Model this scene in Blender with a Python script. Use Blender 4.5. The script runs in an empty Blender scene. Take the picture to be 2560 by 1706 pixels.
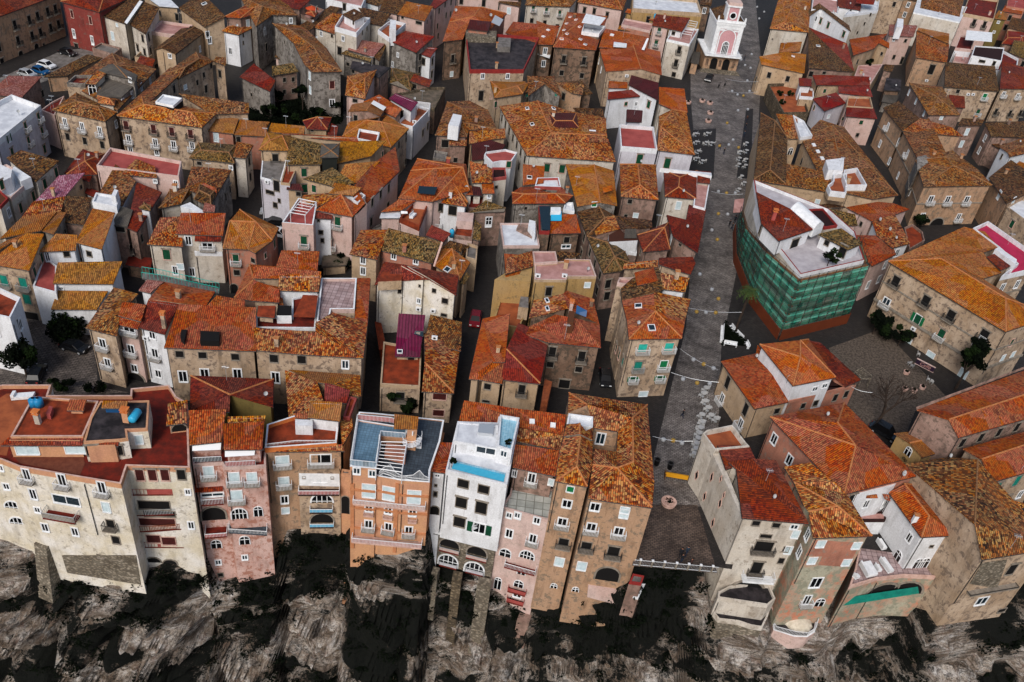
import bpy, bmesh, math, random
from mathutils import Vector, Matrix, geometry as G
sc = bpy.context.scene
# ---------------------------------------------------------------- camera, sky, sun
FPX, CX, CY, CAMZ = 2250.0, 1280.0, 853.0, 88.0
def camdir(x, y): return Vector(((x-CX)/FPX, -(y-CY)/FPX, -1.0))
_n = Vector((-.1363, .9907)); _down = camdir(CX+_n.x*2900, CY+_n.y*2900).normalized()
ZC = -_down                                   # world up seen from the camera
YC = (Vector((0,0,-1)) - ZC*ZC.dot(Vector((0,0,-1)))).normalized()
XC = YC.cross(ZC)
ROT = Matrix((XC, YC, ZC))                    # camera -> world
cam = bpy.data.objects.new('camera', bpy.data.cameras.new('camera'))
sc.collection.objects.link(cam); sc.camera = cam
cam.matrix_world = Matrix.Translation((0,0,CAMZ)) @ ROT.to_4x4()
cam.data.sensor_width = 36; cam.data.lens = 36*FPX/2560; cam.data.clip_end = 5000; cam.data.clip_start = .5
SUN_EL, SUN_AZ = 42, 196                      # azimuth clockwise from +Y
wd = bpy.data.worlds.new('World'); sc.world = wd; wd.use_nodes = True
nt = wd.node_tree; bg = nt.nodes['Background']; skyn = nt.nodes.new('ShaderNodeTexSky')
skyn.sky_type = 'NISHITA'; skyn.sun_disc = False; skyn.sun_elevation = math.radians(SUN_EL); skyn.sun_rotation = math.radians(SUN_AZ)
skyn.air_density = 1.0; skyn.dust_density = 3.0; skyn.ozone_density = 1.0
nt.links.new(skyn.outputs[0], bg.inputs[0]); bg.inputs[1].default_value = .075
sl = bpy.data.lights.new('sun', 'SUN'); sl.energy = 1.5; sl.angle = math.radians(22); sl.color = (1,.965,.925)
so = bpy.data.objects.new('sun', sl); sc.collection.objects.link(so)
_e, _a = math.radians(SUN_EL), math.radians(SUN_AZ)
_sd = Vector((math.sin(_a)*math.cos(_e), math.cos(_a)*math.cos(_e), math.sin(_e)))
so.rotation_euler = (-_sd).to_track_quat('-Z', 'Y').to_euler()
sc.view_settings.view_transform = 'Standard'; sc.view_settings.look = 'None'; sc.view_settings.exposure = .72; sc.view_settings.gamma = 1
try: sc.cycles.max_bounces = 5; sc.cycles.diffuse_bounces = 3
except Exception: pass
rnd = random.Random(7)
# ---------------------------------------------------------------- pixels to places
K = 640/2350.0; ROWS = [0, 427, 854, 1279]; TILE = [0, 0]
CAMP = Vector((0,0,CAMZ))
def tile(c, r): TILE[0] = c; TILE[1] = r
def ray(u, v): return (ROT @ camdir(640*TILE[0]+u*K, ROWS[TILE[1]]+v*K)).normalized()
def P(u, v, z):
    d = ray(u, v); return CAMP + d*((z-CAMZ)/d.z)
def hgt(u, v, u2, v2, z0=0):                  # height of a point that stands above the ground point (u2,v2)
    b = P(u2, v2, z0); d = ray(u, v); n = Vector((d.x, d.y)); k = Vector((b.x, b.y)).dot(n)/n.length_squared
    return CAMZ + d.z*k
def pts(s): return [tuple(float(q) for q in p.split(',')) for p in s.split()]
# ---------------------------------------------------------------- materials
def lin(h):
    h = h.lstrip('#'); c = [int(h[i:i+2], 16)/255 for i in (0,2,4)]
    return tuple(x/12.92 if x <= .04045 else ((x+.055)/1.055)**2.4 for x in c)+(1,)
MATS = {}
class NB:
    def __init__(s, name):
        s.m = bpy.data.materials.new(name); s.m.use_nodes = True; s.t = s.m.node_tree
        s.b = s.t.nodes['Principled BSDF']; s.b.inputs['Roughness'].default_value = .85
        s.b.inputs['Specular IOR Level'].default_value = .25; MATS[name] = s.m
    def n(s, k, **kw):
        o = s.t.nodes.new(k)
        for a, v in kw.items(): setattr(o, a, v)
        return o
    def l(s, a, b): s.t.links.new(a, b)
    def noise(s, vec, scale, det=3, rough=.6):
        o = s.n('ShaderNodeTexNoise'); o.inputs['Scale'].default_value = scale; o.inputs['Detail'].default_value = det
        o.inputs['Roughness'].default_value = rough; s.l(vec, o.inputs['Vector']); return o.outputs['Fac']
    def scale(s, vec, sx, sy, sz):
        o = s.n('ShaderNodeVectorMath', operation='MULTIPLY'); s.l(vec, o.inputs[0]); o.inputs[1].default_value = (sx,sy,sz); return o.outputs[0]
    def ramp(s, f, *st, const=False):
        o = s.n('ShaderNodeValToRGB'); e = o.color_ramp.elements
        if const: o.color_ramp.interpolation = 'CONSTANT'
        while len(e) < len(st): e.new(.5)
        for i, (p, c) in enumerate(st): e[i].position = p; e[i].color = c if isinstance(c, tuple) else lin(c)
        s.l(f, o.inputs[0]); return o.outputs[0]
    def mix(s, f, a, b, mode='MIX'):
        o = s.n('ShaderNodeMix', data_type='RGBA', blend_type=mode)
        for k, v in ((0, f), (6, a), (7, b)):
            if isinstance(v, (float, int)): o.inputs[k].default_value = v
            elif isinstance(v, tuple): o.inputs[k].default_value = v
            elif isinstance(v, str): o.inputs[k].default_value = lin(v)
            else: s.l(v, o.inputs[k])
        return o.outputs[2]
    def math(s, op, a, b=0.0):
        o = s.n('ShaderNodeMath', operation=op)
        for k, v in ((0, a), (1, b)):
            if isinstance(v, (float, int)): o.inputs[k].default_value = v
            else: s.l(v, o.inputs[k])
        return o.outputs[0]
    def bump(s, hh, st=.4, dist=.05):
        o = s.n('ShaderNodeBump'); o.inputs['Strength'].default_value = st; o.inputs['Distance'].default_value = dist
        s.l(hh, o.inputs['Height']); s.l(o.outputs[0], s.b.inputs['Normal'])
    def col(s, c):
        if isinstance(c, str): s.b.inputs['Base Color'].default_value = lin(c)
        else: s.l(c, s.b.inputs['Base Color'])
    def objc(s):
        tc = s.n('ShaderNodeTexCoord'); oi = s.n('ShaderNodeObjectInfo')
        m = s.math('MULTIPLY', oi.outputs['Random'], 97.0); cb = s.n('ShaderNodeCombineXYZ'); s.l(m, cb.inputs[0]); s.l(m, cb.inputs[1])
        a = s.n('ShaderNodeVectorMath', operation='ADD'); s.l(tc.outputs['Object'], a.inputs[0]); s.l(cb.outputs[0], a.inputs[1]); return a.outputs[0]
def W_(a): return (a, a, a, 1)
def plaster(name, base, dirt, alt, amt=.5, peel='8a7c6c', pamt=.62):
    s = NB(name); v = s.objc()
    n1 = s.noise(v, .28, 4); n2 = s.noise(s.scale(v, 1.1, 1.1, .3), .8, 5, .6); n3 = s.noise(v, 1.1, 6, .7); n4 = s.noise(v, 5.0, 3)
    c = s.mix(s.ramp(n1, (.38, W_(0)), (.62, W_(1))), base, alt)
    st = s.math('MULTIPLY', s.ramp(n2, (.5, W_(0)), (.72, W_(1))), amt*.9); c = s.mix(st, c, dirt)
    pe = s.math('MULTIPLY', s.ramp(n3, (pamt-.03, W_(0)), (pamt+.03, W_(1))), min(1, amt*1.3)); c = s.mix(pe, c, peel)
    n5 = s.noise(s.scale(v, 2.6, 2.6, .22), 1.4, 4, .7); run = s.math('MULTIPLY', s.ramp(n5, (.6, W_(0)), (.74, W_(1))), min(.9, amt*1.1)); c = s.mix(run, c, dirt)
    c = s.mix(.28, c, s.mix(1.0, c, s.ramp(n4, (.3, '8c8a88'), (.7, 'ffffff')), 'MULTIPLY'))
    s.col(c); s.bump(n3, .25, .04)
for a in (('white','e3e5e9','7f7a76','d6d8db',.4,'9b958c',.66), ('pale','cfc8bd','6f655b','bfb4a5',.55,'8d8173',.6), ('cream','e2ddd5','8d8068','d2c7b0',.5,'948a7c',.6),
          ('beige','bea891','5a493a','a58d74',.7,'77675a',.56), ('tan','ac8a6d','554234','b08f74',.7,'80705f',.56), ('brown','8a705e','3a2e25','6d5646',.75,'54483d',.53),
          ('pinkw','cdb4ac','857068','c4a69c',.5,'a09186',.6), ('salmon','b87d67','6a483c','a06c5a',.55,'8e7f72',.57), ('peach','c8966f','8a6450','c49072',.45,'a98a68',.68),
          ('ochre','ae8d58','64502f','a98c60',.55,'786a4c',.6), ('yellow','bda58a','6f5c48','b09678',.55,'85735e',.58), ('redp','873a33','48241f','75342f',.55,'705a52',.6),
          ('grey','948e87','3f3a37','78716a',.7,'5a544e',.53), ('rosy','a3877a','543e36','866c60',.7,'6d5c52',.54), ('olive','776739','4a3f20','6e5f34',.4,'5f5434',.66),
          ('lilac','cbc9d0','7c757e','bcb8c0',.4,'9a949a',.66), ('blotch','bd7b60','9c9c8c','aaa692',.9,'8f8d7a',.52), ('pinkold','d0b0a6','7f5f54','c29a8e',.7,'a3705e',.54), ('clock','c9989c','98757a','c28f94',.2,'a88488',.72)):
    plaster(*a)
def stone(name, a, b, mortar, sc_=2.2, bumpd=.12):
    s = NB(name); v = s.objc(); vo = s.n('ShaderNodeTexVoronoi'); vo.inputs['Scale'].default_value = sc_; s.l(s.scale(v, 1, 1, 1.5), vo.inputs['Vector'])
    n1 = s.noise(v, .5, 5, .7); n2 = s.noise(v, 6, 4); c = s.mix(vo.outputs['Color'], a, b); c = s.mix(s.ramp(n1, (.4, W_(0)), (.62, W_(.8))), c, mortar)
    d = s.ramp(vo.outputs['Distance'], (.28, W_(1)), (.5, W_(.25))); c = s.mix(.7, c, s.mix(1.0, c, d, 'MULTIPLY')); s.col(c); s.bump(s.math('ADD', s.math('MULTIPLY', d, .6), n2), .5, bumpd)
stone('stone', '8f7f69', '62543f', '4a4034'); stone('stonepale', 'a79d8c', '7d7262', '6a5f50')
def tiles(name, cols, patch, pcol, moss=.0, mcol='33301c', rib=.27, ln=.33, spread=1.0, bumps=.6):
    """clay tiles: UV in metres, u along the eave, v up the slope"""
    s = NB(name); tc = s.n('ShaderNodeUVMap'); uv = tc.outputs[0]; sp = s.n('ShaderNodeSeparateXYZ'); s.l(uv, sp.inputs[0]); U, V = sp.outputs[0], sp.outputs[1]
    wob = s.math('MULTIPLY', s.math('SUBTRACT', s.noise(uv, .8, 2), .5), .08); U = s.math('ADD', U, wob)
    iu = s.math('FLOOR', s.math('DIVIDE', U, rib)); fu = s.math('FRACT', s.math('DIVIDE', U, rib))
    jit = s.n('ShaderNodeTexWhiteNoise', noise_dimensions='1D'); s.l(iu, jit.inputs['W'])
    vv = s.math('ADD', s.math('DIVIDE', V, ln), jit.outputs['Value']); iv = s.math('FLOOR', vv); fv = s.math('FRACT', vv)
    cb = s.n('ShaderNodeCombineXYZ'); s.l(iu, cb.inputs[0]); s.l(iv, cb.inputs[1]); wn = s.n('ShaderNodeTexWhiteNoise', noise_dimensions='2D'); s.l(cb.outputs[0], wn.inputs['Vector'])
    big = s.noise(uv, .3, 6, .7); mid = s.noise(s.scale(uv, 1, .6, 1), 1.0, 6, .78)
    f = s.math('ADD', s.math('MULTIPLY', s.math('SUBTRACT', wn.outputs['Value'], .5), spread*.92), .5)
    f = s.math('ADD', f, s.math('MULTIPLY', s.math('SUBTRACT', mid, .5), 1.9))
    n = len(cols); c = s.ramp(f, *[((i+.5)/n, q) for i, q in enumerate(cols)])
    c = s.mix(s.math('MULTIPLY', s.ramp(big, (.42, W_(0)), (.66, W_(1))), patch), c, pcol)
    if moss:
        mo = s.math('MULTIPLY', s.ramp(s.math('ADD', mid, s.math('MULTIPLY', s.math('SUBTRACT', wn.outputs['Value'], .5), .35)), (.47, W_(0)), (.6, W_(1))), moss); c = s.mix(mo, c, mcol)
    vo = s.n('ShaderNodeTexVoronoi'); vo.inputs['Scale'].default_value = .3; s.l(s.scale(uv, 1, .7, 1), vo.inputs['Vector']); vs_ = s.n('ShaderNodeSeparateColor'); s.l(vo.outputs['Color'], vs_.inputs[0]); oi = s.n('ShaderNodeObjectInfo'); hs = s.n('ShaderNodeHueSaturation')
    s.l(s.math('ADD', .4965, s.math('MULTIPLY', s.math('ADD', oi.outputs['Random'], vs_.outputs[0]), .008)), hs.inputs['Hue']); s.l(s.math('ADD', .9, s.math('MULTIPLY', vs_.outputs[1], .17)), hs.inputs['Saturation']); s.l(s.math('ADD', .7, s.math('ADD', s.math('MULTIPLY', oi.outputs['Random'], .22), s.math('MULTIPLY', vs_.outputs[2], .32))), hs.inputs['Value']); s.l(c, hs.inputs['Color']); c = hs.outputs[0]
    prof = s.math('SINE', s.math('MULTIPLY', fu, math.pi)); gap = s.ramp(prof, (.05, W_(.12)), (.6, W_(1)))
    c = s.mix(.8, c, s.mix(1.0, c, gap, 'MULTIPLY')); s.col(c)
    hh = s.math('ADD', prof, s.math('MULTIPLY', s.math('SUBTRACT', 1.0, fv), .35)); s.bump(hh, bumps, .09)
tiles('old', ['20130b','5c2e14','9c5428','b9773a','d3a468','80401c'], .5, 'a8582a', .65, '32281a', spread=1.2, bumps=.8)
tiles('olv', ['1f180d','5c4420','856030','9c6e3a','c0a068','624824'], .35, '7f5824', .65, '282614', spread=1.2, bumps=.8)
tiles('oldor', ['43180a','9a421a','c2662a','d08a40','dcac66','93401a'], .45, 'b8541f', .45, '35200f', spread=1.25, bumps=.8)
tiles('dark', ['140d08','41240f','70421f','8c5a30','ab8452','4c2a16'], .5, '683c1c', .6, '1f180f', spread=1.15, bumps=.8)
tiles('or', ['8a2f0c','a83f12','bd551a','cb6c28','9c3a10'], .5, '9c3c14', .35, '4f1f0c', spread=.8, bumps=.8)
tiles('flame', ['74230a','9c3510','b64a18','c67038','852b0c'], .55, 'ac5426', .35, '3f190b', spread=.9, bumps=.8)
tiles('red', ['4c0d08','74190c','9c3418','64110a'], .55, '8a3a20', .45, '300c08', spread=.95, bumps=.6)
tiles('crim', ['5c0d0e','7c1614','9a2a20','6c1110'], .55, '8c3224', .35, '340c0c', spread=.85, bumps=.6)
tiles('yel', ['8a400e','a95818','be6e24','ca8638','984a10'], .55, 'a0541c', .4, '4f300f', spread=.9, bumps=.7)
tiles('must', ['8f520c','a96814','b87c20','9e5e10','7c480a'], .5, '985610', .4, '503608', spread=.85, bumps=.7)
tiles('gold', ['854a1a','a05e26','b47634','985630'], .55, 'a05a20', .4, '54380f', spread=.85, bumps=.7)
tiles('pinkt', ['7f3f52','a0607a','b88898','8c4864'], .3, '9a5a70', .2, '4a2838', spread=1.1)
tiles('rosyt', ['7a3a34','965850','ae786c','8c463e'], .5, '96645c', .4, '4a2826', spread=1.0)
tiles('mag', ['4e0c2c','5c1238','68183e','540e32'], .3, '5e1838', .1, '3a0a20', rib=.45, ln=9, spread=.3, bumps=.4)
tiles('maroon', ['3a1012','48161a','54201f','401214'], .4, '4c1c1c', .2, '241010', rib=.4, ln=9, spread=.3, bumps=.4)
tiles('fibre', ['4d4843','58524c','645d55','504a44'], .5, '5a5148', .4, '322f2b', rib=.22, ln=9, spread=.3, bumps=.35)
def plain(name, c, rough=.6, metal=0, alt=None, sc_=1.5, bump=0, spec=.3):
    s = NB(name); s.b.inputs['Roughness'].default_value = rough; s.b.inputs['Metallic'].default_value = metal; s.b.inputs['Specular IOR Level'].default_value = spec
    if alt:
        v = s.objc(); n = s.noise(v, sc_, 5, .65); s.col(s.mix(s.ramp(n, (.38, W_(0)), (.62, W_(1))), c, alt))
        if bump: s.bump(n, bump, .05)
    else: s.col(c)
plain('tar', '171416', .8, alt='3c3638', sc_=.7); plain('netg', '1d6e5a', .8, alt='0f5044', sc_=.35); plain('terra', '8c3718', .8, alt='63260f', sc_=.8); plain('redfl', '701c0c', .8, alt='4c150a', sc_=.9)
plain('pinkfl', 'b58a84', .8, alt='9a7068', sc_=.6); plain('lilacfl', 'b5b0b3', .8, alt='a09a9e', sc_=.6); plain('whitefl', 'd5d8dc', .7, alt='b9bcc2', sc_=.6); plain('orfl', '9c5430', .8, alt='7f4024', sc_=.5)
plain('magfl', 'b0264c', .8, alt='98203f', sc_=.5); plain('greyfl', '77726e', .85, alt='57524e', sc_=.8); plain('mossfl', '6d5f52', .85, alt='4b4538', sc_=.8); plain('coral', 'a04c46', .8, alt='8a3c38', sc_=.5)
plain('trimw', 'e4e6e8', .6, alt='cdd0d2'); plain('trimg', '8c8378', .8, alt='6f675c'); plain('trimp', 'c9a99c', .8, alt='b08d80'); plain('trimred', '8e2c28', .7, alt='7a221f'); plain('capd', '6f4a30', .9, alt='8c6844', sc_=3); plain('capo', '9c5a34', .85, alt='b07848', sc_=3); plain('trimor', 'c8763e', .8, alt='b8632e', sc_=2)
plain('glass', '0b0d10', .25, spec=.5); plain('void', '0a0808', .9); plain('glassb', '1b2a33', .2, spec=.5); plain('metal', 'c6cacd', .45, .6); plain('iron', '2b2a2a', .6); plain('wmetal', 'd6d8da', .45); plain('dishg', 'a3a5a6', .6); plain('trimpe', 'b97c55', .8, alt='a86e4a', sc_=2)
plain('green', '0d4a30', .6, alt='0a3c28'); plain('green2', '0b6b3f', .6); plain('teal', '14806f', .6, alt='0f6c60'); plain('turq', '2fae9e', .6, alt='26988c'); plain('shred', '471a18', .7, alt='39120f'); plain('shpale', 'c3d0d4', .6, alt='aebfc4')
plain('shdark', '1c1f1c', .7); plain('black', '0c0c0e', .3); plain('blue', '1b78a8', .4); plain('bluet', '2e9cc4', .4); plain('solar', '1e4a76', .15, spec=.6); plain('wood', '6d4a2c', .7, alt='54371f', sc_=4); plain('rust', '8c4a28', .8, alt='6d3620')
plain('carw', 'd8dbde', .25, spec=.5); plain('carb', '15171a', .25, spec=.5); plain('carblue', '134a78', .25, spec=.5); plain('carred', '6b0c12', .25, spec=.5); plain('rubber', '101010', .8)
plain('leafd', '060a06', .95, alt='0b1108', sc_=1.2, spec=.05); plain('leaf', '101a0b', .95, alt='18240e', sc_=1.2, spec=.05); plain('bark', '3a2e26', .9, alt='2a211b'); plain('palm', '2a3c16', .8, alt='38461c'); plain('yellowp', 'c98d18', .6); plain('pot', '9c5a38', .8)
def net(name, a, b_, al=.8):
    s = NB(name); v = s.objc(); n = s.noise(v, .5, 4); n2 = s.noise(v, 2.2, 4); s.col(s.mix(s.ramp(n, (.4, W_(0)), (.62, W_(1))), a, b_)); s.b.inputs['Roughness'].default_value = .9
    m = s.math('ADD', al-.25, s.math('MULTIPLY', n2, .5)); s.l(m, s.b.inputs['Alpha'])
net('netgreen', '125c4c', '2c8f74', .6); net('netlight', '3aa68a', '76c4ac', .72); net('netdark', '0c3f36', '1d6b58', .65); net('netwhite', 'a9aebb', '8b90a0', .85)
def checker(name, a, b, m, sz=.4):
    s = NB(name); v = s.objc(); br = s.n('ShaderNodeTexBrick'); br.offset = 0; br.inputs['Scale'].default_value = 1/sz; br.inputs['Brick Width'].default_value = 1; br.inputs['Row Height'].default_value = 1
    br.inputs['Mortar Size'].default_value = .05; br.inputs['Color1'].default_value = lin(a); br.inputs['Color2'].default_value = lin(b); br.inputs['Mortar'].default_value = lin(m); s.l(v, br.inputs['Vector'])
    n = s.noise(v, .6, 4); s.col(s.mix(.5, br.outputs[0], s.mix(1.0, br.outputs[0], s.ramp(n, (.3, '777777'), (.7, 'ffffff')), 'MULTIPLY')))
checker('bluefl', '5f7f96', '6d8fa6', '46606f'); checker('dkblue', '3c444d', '48525c', '2c3339'); checker('slab', 'b9bcb6', 'a4a8a2', '7e7f78', 1.1); checker('pinktile', 'b9a3a2', '9d8482', '75605e', .7); checker('pool', '7fb6cf', '96c6da', 'b9d8e4', .3)
# ---------------------------------------------------------------- objects
def obj(name, me, parent=None, loc=None):
    o = bpy.data.objects.new(name, me); sc.collection.objects.link(o)
    if parent is not None: o.parent = parent
    if loc is not None: o.location = loc
    return o
def tag(o, label=None, cat=None, group=None, kind=None):
    for k, v in (('label', label), ('category', cat), ('group', group), ('kind', kind)):
        if v: o[k] = v
    return o
class MB:
    """collects faces with a material each"""
    def __init__(s, org=None): s.v = []; s.f = []; s.m = []; s.uv = []; s.ms = []; s.org = org or Vector((0,0,0))
    def face(s, ps, mat, uv=None):
        i = len(s.v); s.v += [tuple(Vector(p)-s.org) for p in ps]; s.f.append(tuple(range(i, i+len(ps))))
        if mat not in s.ms: s.ms.append(mat)
        s.m.append(s.ms.index(mat)); s.uv.append(uv)
    def box(s, c, ax, ay, az, mat):
        """c centre; ax, ay, az half vectors"""
        c = Vector(c); ax, ay, az = Vector(ax), Vector(ay), Vector(az)
        p = [c+ax*i+ay*j+az*k for k in (-1,1) for j in (-1,1) for i in (-1,1)]
        for q in ((0,2,3,1),(4,5,7,6),(0,1,5,4),(2,6,7,3),(0,4,6,2),(1,3,7,5)): s.face([p[i] for i in q], mat)
    def bar(s, a, b, r, mat, n=4, r2=None):
        a, b = Vector(a), Vector(b); d = (b-a)
        if d.length < 1e-5: return
        d.normalize(); x = d.orthogonal().normalized(); y = d.cross(x); r2 = r if r2 is None else r2
        A = [a+(x*math.cos(t)+y*math.sin(t))*r for t in [6.2832*(i+.5)/n for i in range(n)]]; Bq = [b+(x*math.cos(t)+y*math.sin(t))*r2 for t in [6.2832*(i+.5)/n for i in range(n)]]
        for i in range(n): j = (i+1) % n; s.face([A[i], A[j], Bq[j], Bq[i]], mat)
        s.face(A[::-1], mat); s.face(Bq, mat)
    def lathe(s, c, prof, mat, n=12, ax=(1,0,0), ay=(0,1,0), az=(0,0,1)):
        c, ax, ay, az = Vector(c), Vector(ax), Vector(ay), Vector(az)
        R = [[c+ax*(r*math.cos(6.2832*i/n))+ay*(r*math.sin(6.2832*i/n))+az*z for i in range(n)] for r, z in prof]
        for k in range(len(R)-1):
            for i in range(n): j = (i+1) % n; s.face([R[k][i], R[k][j], R[k+1][j], R[k+1][i]], mat)
    def mesh(s, name, smooth=False):
        me = bpy.data.meshes.new(name); me.from_pydata(s.v, [], s.f)
        for m in s.ms: me.materials.append(MATS[m])
        me.polygons.foreach_set('material_index', s.m)
        if any(u is not None for u in s.uv):
            l = me.uv_layers.new(name='UVMap'); k = 0; dat = [0.0]*(2*len(me.loops))
            for f, u in zip(s.f, s.uv):
                for i in range(len(f)):
                    if u is not None: dat[2*k] = u[i][0]; dat[2*k+1] = u[i][1]
                    k += 1
            l.data.foreach_set('uv', dat)
        if smooth:
            bm = bmesh.new(); bm.from_mesh(me); bmesh.ops.remove_doubles(bm, verts=bm.verts, dist=1e-4); bm.to_mesh(me); bm.free(); me.polygons.foreach_set('use_smooth', [True]*len(me.polygons))
        me.update(); return me
    def build(s, name, parent=None, smooth=False, loc=None): return obj(name, s.mesh(name, smooth), parent, loc)
def nrm(ps):
    n = Vector((0,0,0))
    for i in range(len(ps)):
        a, b = ps[i], ps[(i+1) % len(ps)]; n += Vector(((a.y-b.y)*(a.z+b.z), (a.z-b.z)*(a.x+b.x), (a.x-b.x)*(a.y+b.y)))
    return n.normalized() if n.length > 1e-9 else Vector((0,0,1))
# ---------------------------------------------------------------- buildings
class Bld: pass
B = None; BLD = []
def b(label, wall='beige', h=11, name='house', base=-.4, cat=None, group=None):
    global B
    finish(); B = Bld(); B.label = label; B.wall = wall; B.h = h; B.name = name; B.base = base; B.cat = cat or name.replace('_', ' '); B.group = group
    B.org = None; B.tris = []; B.quads = []; B.root = None; BLD.append(B); B.uvo = rnd.random()*50; B.wm = None; B.balc = None; B.seq = 0
def root(p):
    if B.root is None:
        B.org = Vector((p.x, p.y, 0)); B.root = obj(B.name, None, None, B.org); tag(B.root, B.label, B.cat, B.group)
def finish():
    if B is not None and B.wm is not None and B.wm.f: B.wm.build('wall', B.root); B.wm = None
def addwall(a, bq, z0, mat):
    """a, bq top points; outward side to the right of a->b when seen from above (counter-clockwise outline)"""
    if B.wm is None: B.wm = MB(B.org)
    if (a-bq).length < .02: return
    q = [Vector((a.x,a.y,z0)), Vector((bq.x,bq.y,z0)), bq, a]; B.wm.face(q, mat)
    B.tris.append((q[0], q[1], q[2], 'w')); B.tris.append((q[0], q[2], q[3], 'w')); B.quads.append(q)
def inset(loop, d):
    n = len(loop); out = []
    for i in range(n):
        p0, p, p1 = loop[i-1], loop[i], loop[(i+1) % n]
        e0 = Vector((p.x-p0.x, p.y-p0.y)); e1 = Vector((p1.x-p.x, p1.y-p.y))
        if e0.length < 1e-4: e0 = e1.copy()
        if e1.length < 1e-4: e1 = e0.copy()
        e0.normalize(); e1.normalize(); n0 = Vector((-e0.y, e0.x)); n1 = Vector((-e1.y, e1.x)); m = n0+n1
        if m.length < .3: m = n0
        m.normalize(); k = d/max(.35, m.dot(n0)); out.append(Vector((p.x+m.x*k, p.y+m.y*k, p.z)))
    return out
def ccw(ps):
    a = sum(ps[i].x*ps[(i+1) % len(ps)].y - ps[(i+1) % len(ps)].x*ps[i].y for i in range(len(ps)))
    return a > 0
def gen3(vs, faces, mat, ov=.3, base=None, wall=None, wallfaces=(), th=.16, caps=True, cap=None):
    """roof from 3-D points and faces; walls drop from its outline"""
    cap = cap or ('capd' if mat in ('old','olv','dark','rosyt','fibre') else 'capo'); root(vs[0]); wall = wall or B.wall; base = B.base if base is None else base; z = Vector((0,0,1))
    F = []; orig = set(frozenset((f[i], f[(i+1) % len(f)])) for f in faces for i in range(len(f)))
    for k, f in enumerate(faces):
        f = list(f); n = nrm([vs[i] for i in f])
        if len(f) > 3:
            for tr in G.tessellate_polygon([[Vector((vs[i].x, vs[i].y, 0)) for i in f]]):
                g = [f[i] for i in tr]; F.append(g if nrm([vs[i] for i in g]).z > 0 else g[::-1])
        else: F.append(f if n.z > 0 else f[::-1])
    M = MB(B.org); edges = {}; wallfaces = ()
    for k, f in enumerate(F):
        for i in range(len(f)): edges.setdefault(frozenset((f[i], f[(i+1) % len(f)])), []).append((k, f[i], f[(i+1) % len(f)]))
    for k, f in enumerate(F):
        if k in wallfaces: continue
        ps = [vs[i] for i in f]; n = nrm(ps); t = z.cross(n)
        if t.length < .08: t = (vs[F[0][1]]-vs[F[0][0]]); t.z = 0
        t.normalize(); s = n.cross(t)
        uvf = lambda p: (p.dot(t)+B.uvo+200, p.dot(s)+200)
        M.face(ps, mat, [uvf(p) for p in ps]); M.face([p-z*th for p in ps[::-1]], 'trimg')
        for i in range(1, len(ps)-1): B.tris.append((ps[0], ps[i], ps[i+1], 'r'))
    # boundary: directed edges used by one sloping face
    nxt = {}; gut = []
    for e, us in edges.items():
        if len(us) == 1:
            k, a, c = us[0]; nxt.setdefault(a, []).append(c)
            if k not in wallfaces: M.face([vs[a]-z*th, vs[c]-z*th, vs[c], vs[a]], mat, [(0,0),((vs[c]-vs[a]).length,0),((vs[c]-vs[a]).length,.1),(0,.1)]); gut.append((vs[a], vs[c]))
        elif len(us) == 2 and caps and e in orig:
            (k1, a, c), (k2, _, _) = us
            if k1 in wallfaces or k2 in wallfaces: continue
            n1, n2 = nrm([vs[i] for i in F[k1]]), nrm([vs[i] for i in F[k2]])
            o = [i for i in F[k2] if i not in (a, c)][0]; convex = (vs[o]-vs[a]).dot(n1) < -.02
            if convex and n1.dot(n2) < .995: M.bar(vs[a]+z*.0, vs[c]+z*.0, .12, cap, 6)
    adj = {}
    for a_ in nxt:
        for c_ in nxt[a_]: adj.setdefault(a_, []).append(c_); adj.setdefault(c_, []).append(a_)
    loops = []; seen = set()
    for st in adj:
        if st in seen: continue
        lp = [st]; seen.add(st); c = st
        while True:
            q = [x for x in adj[c] if x not in seen]
            if not q: break
            c = q[0]; seen.add(c); lp.append(c)
        if not ccw([vs[i] for i in lp]): lp.reverse()
        loops.append(lp)
    for lp in loops:
        if len(lp) < 3: continue
        q = inset([vs[i] for i in lp], ov); q = [p-z*(th*.6) for p in q]
        for i in range(len(q)): addwall(q[i], q[(i+1) % len(q)], base, wall)
    M.build('roof', B.root)
    Gt = MB(B.org)
    for a, c in gut:
        if (c-a).length > 1.2 and abs(c.z-a.z) < .25*(c-a).length*.4: Gt.bar(a-z*(th+.06), c-z*(th+.06), .07, 'iron', 4)
    if Gt.f: Gt.build('gutter', B.root)
    return M
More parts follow.
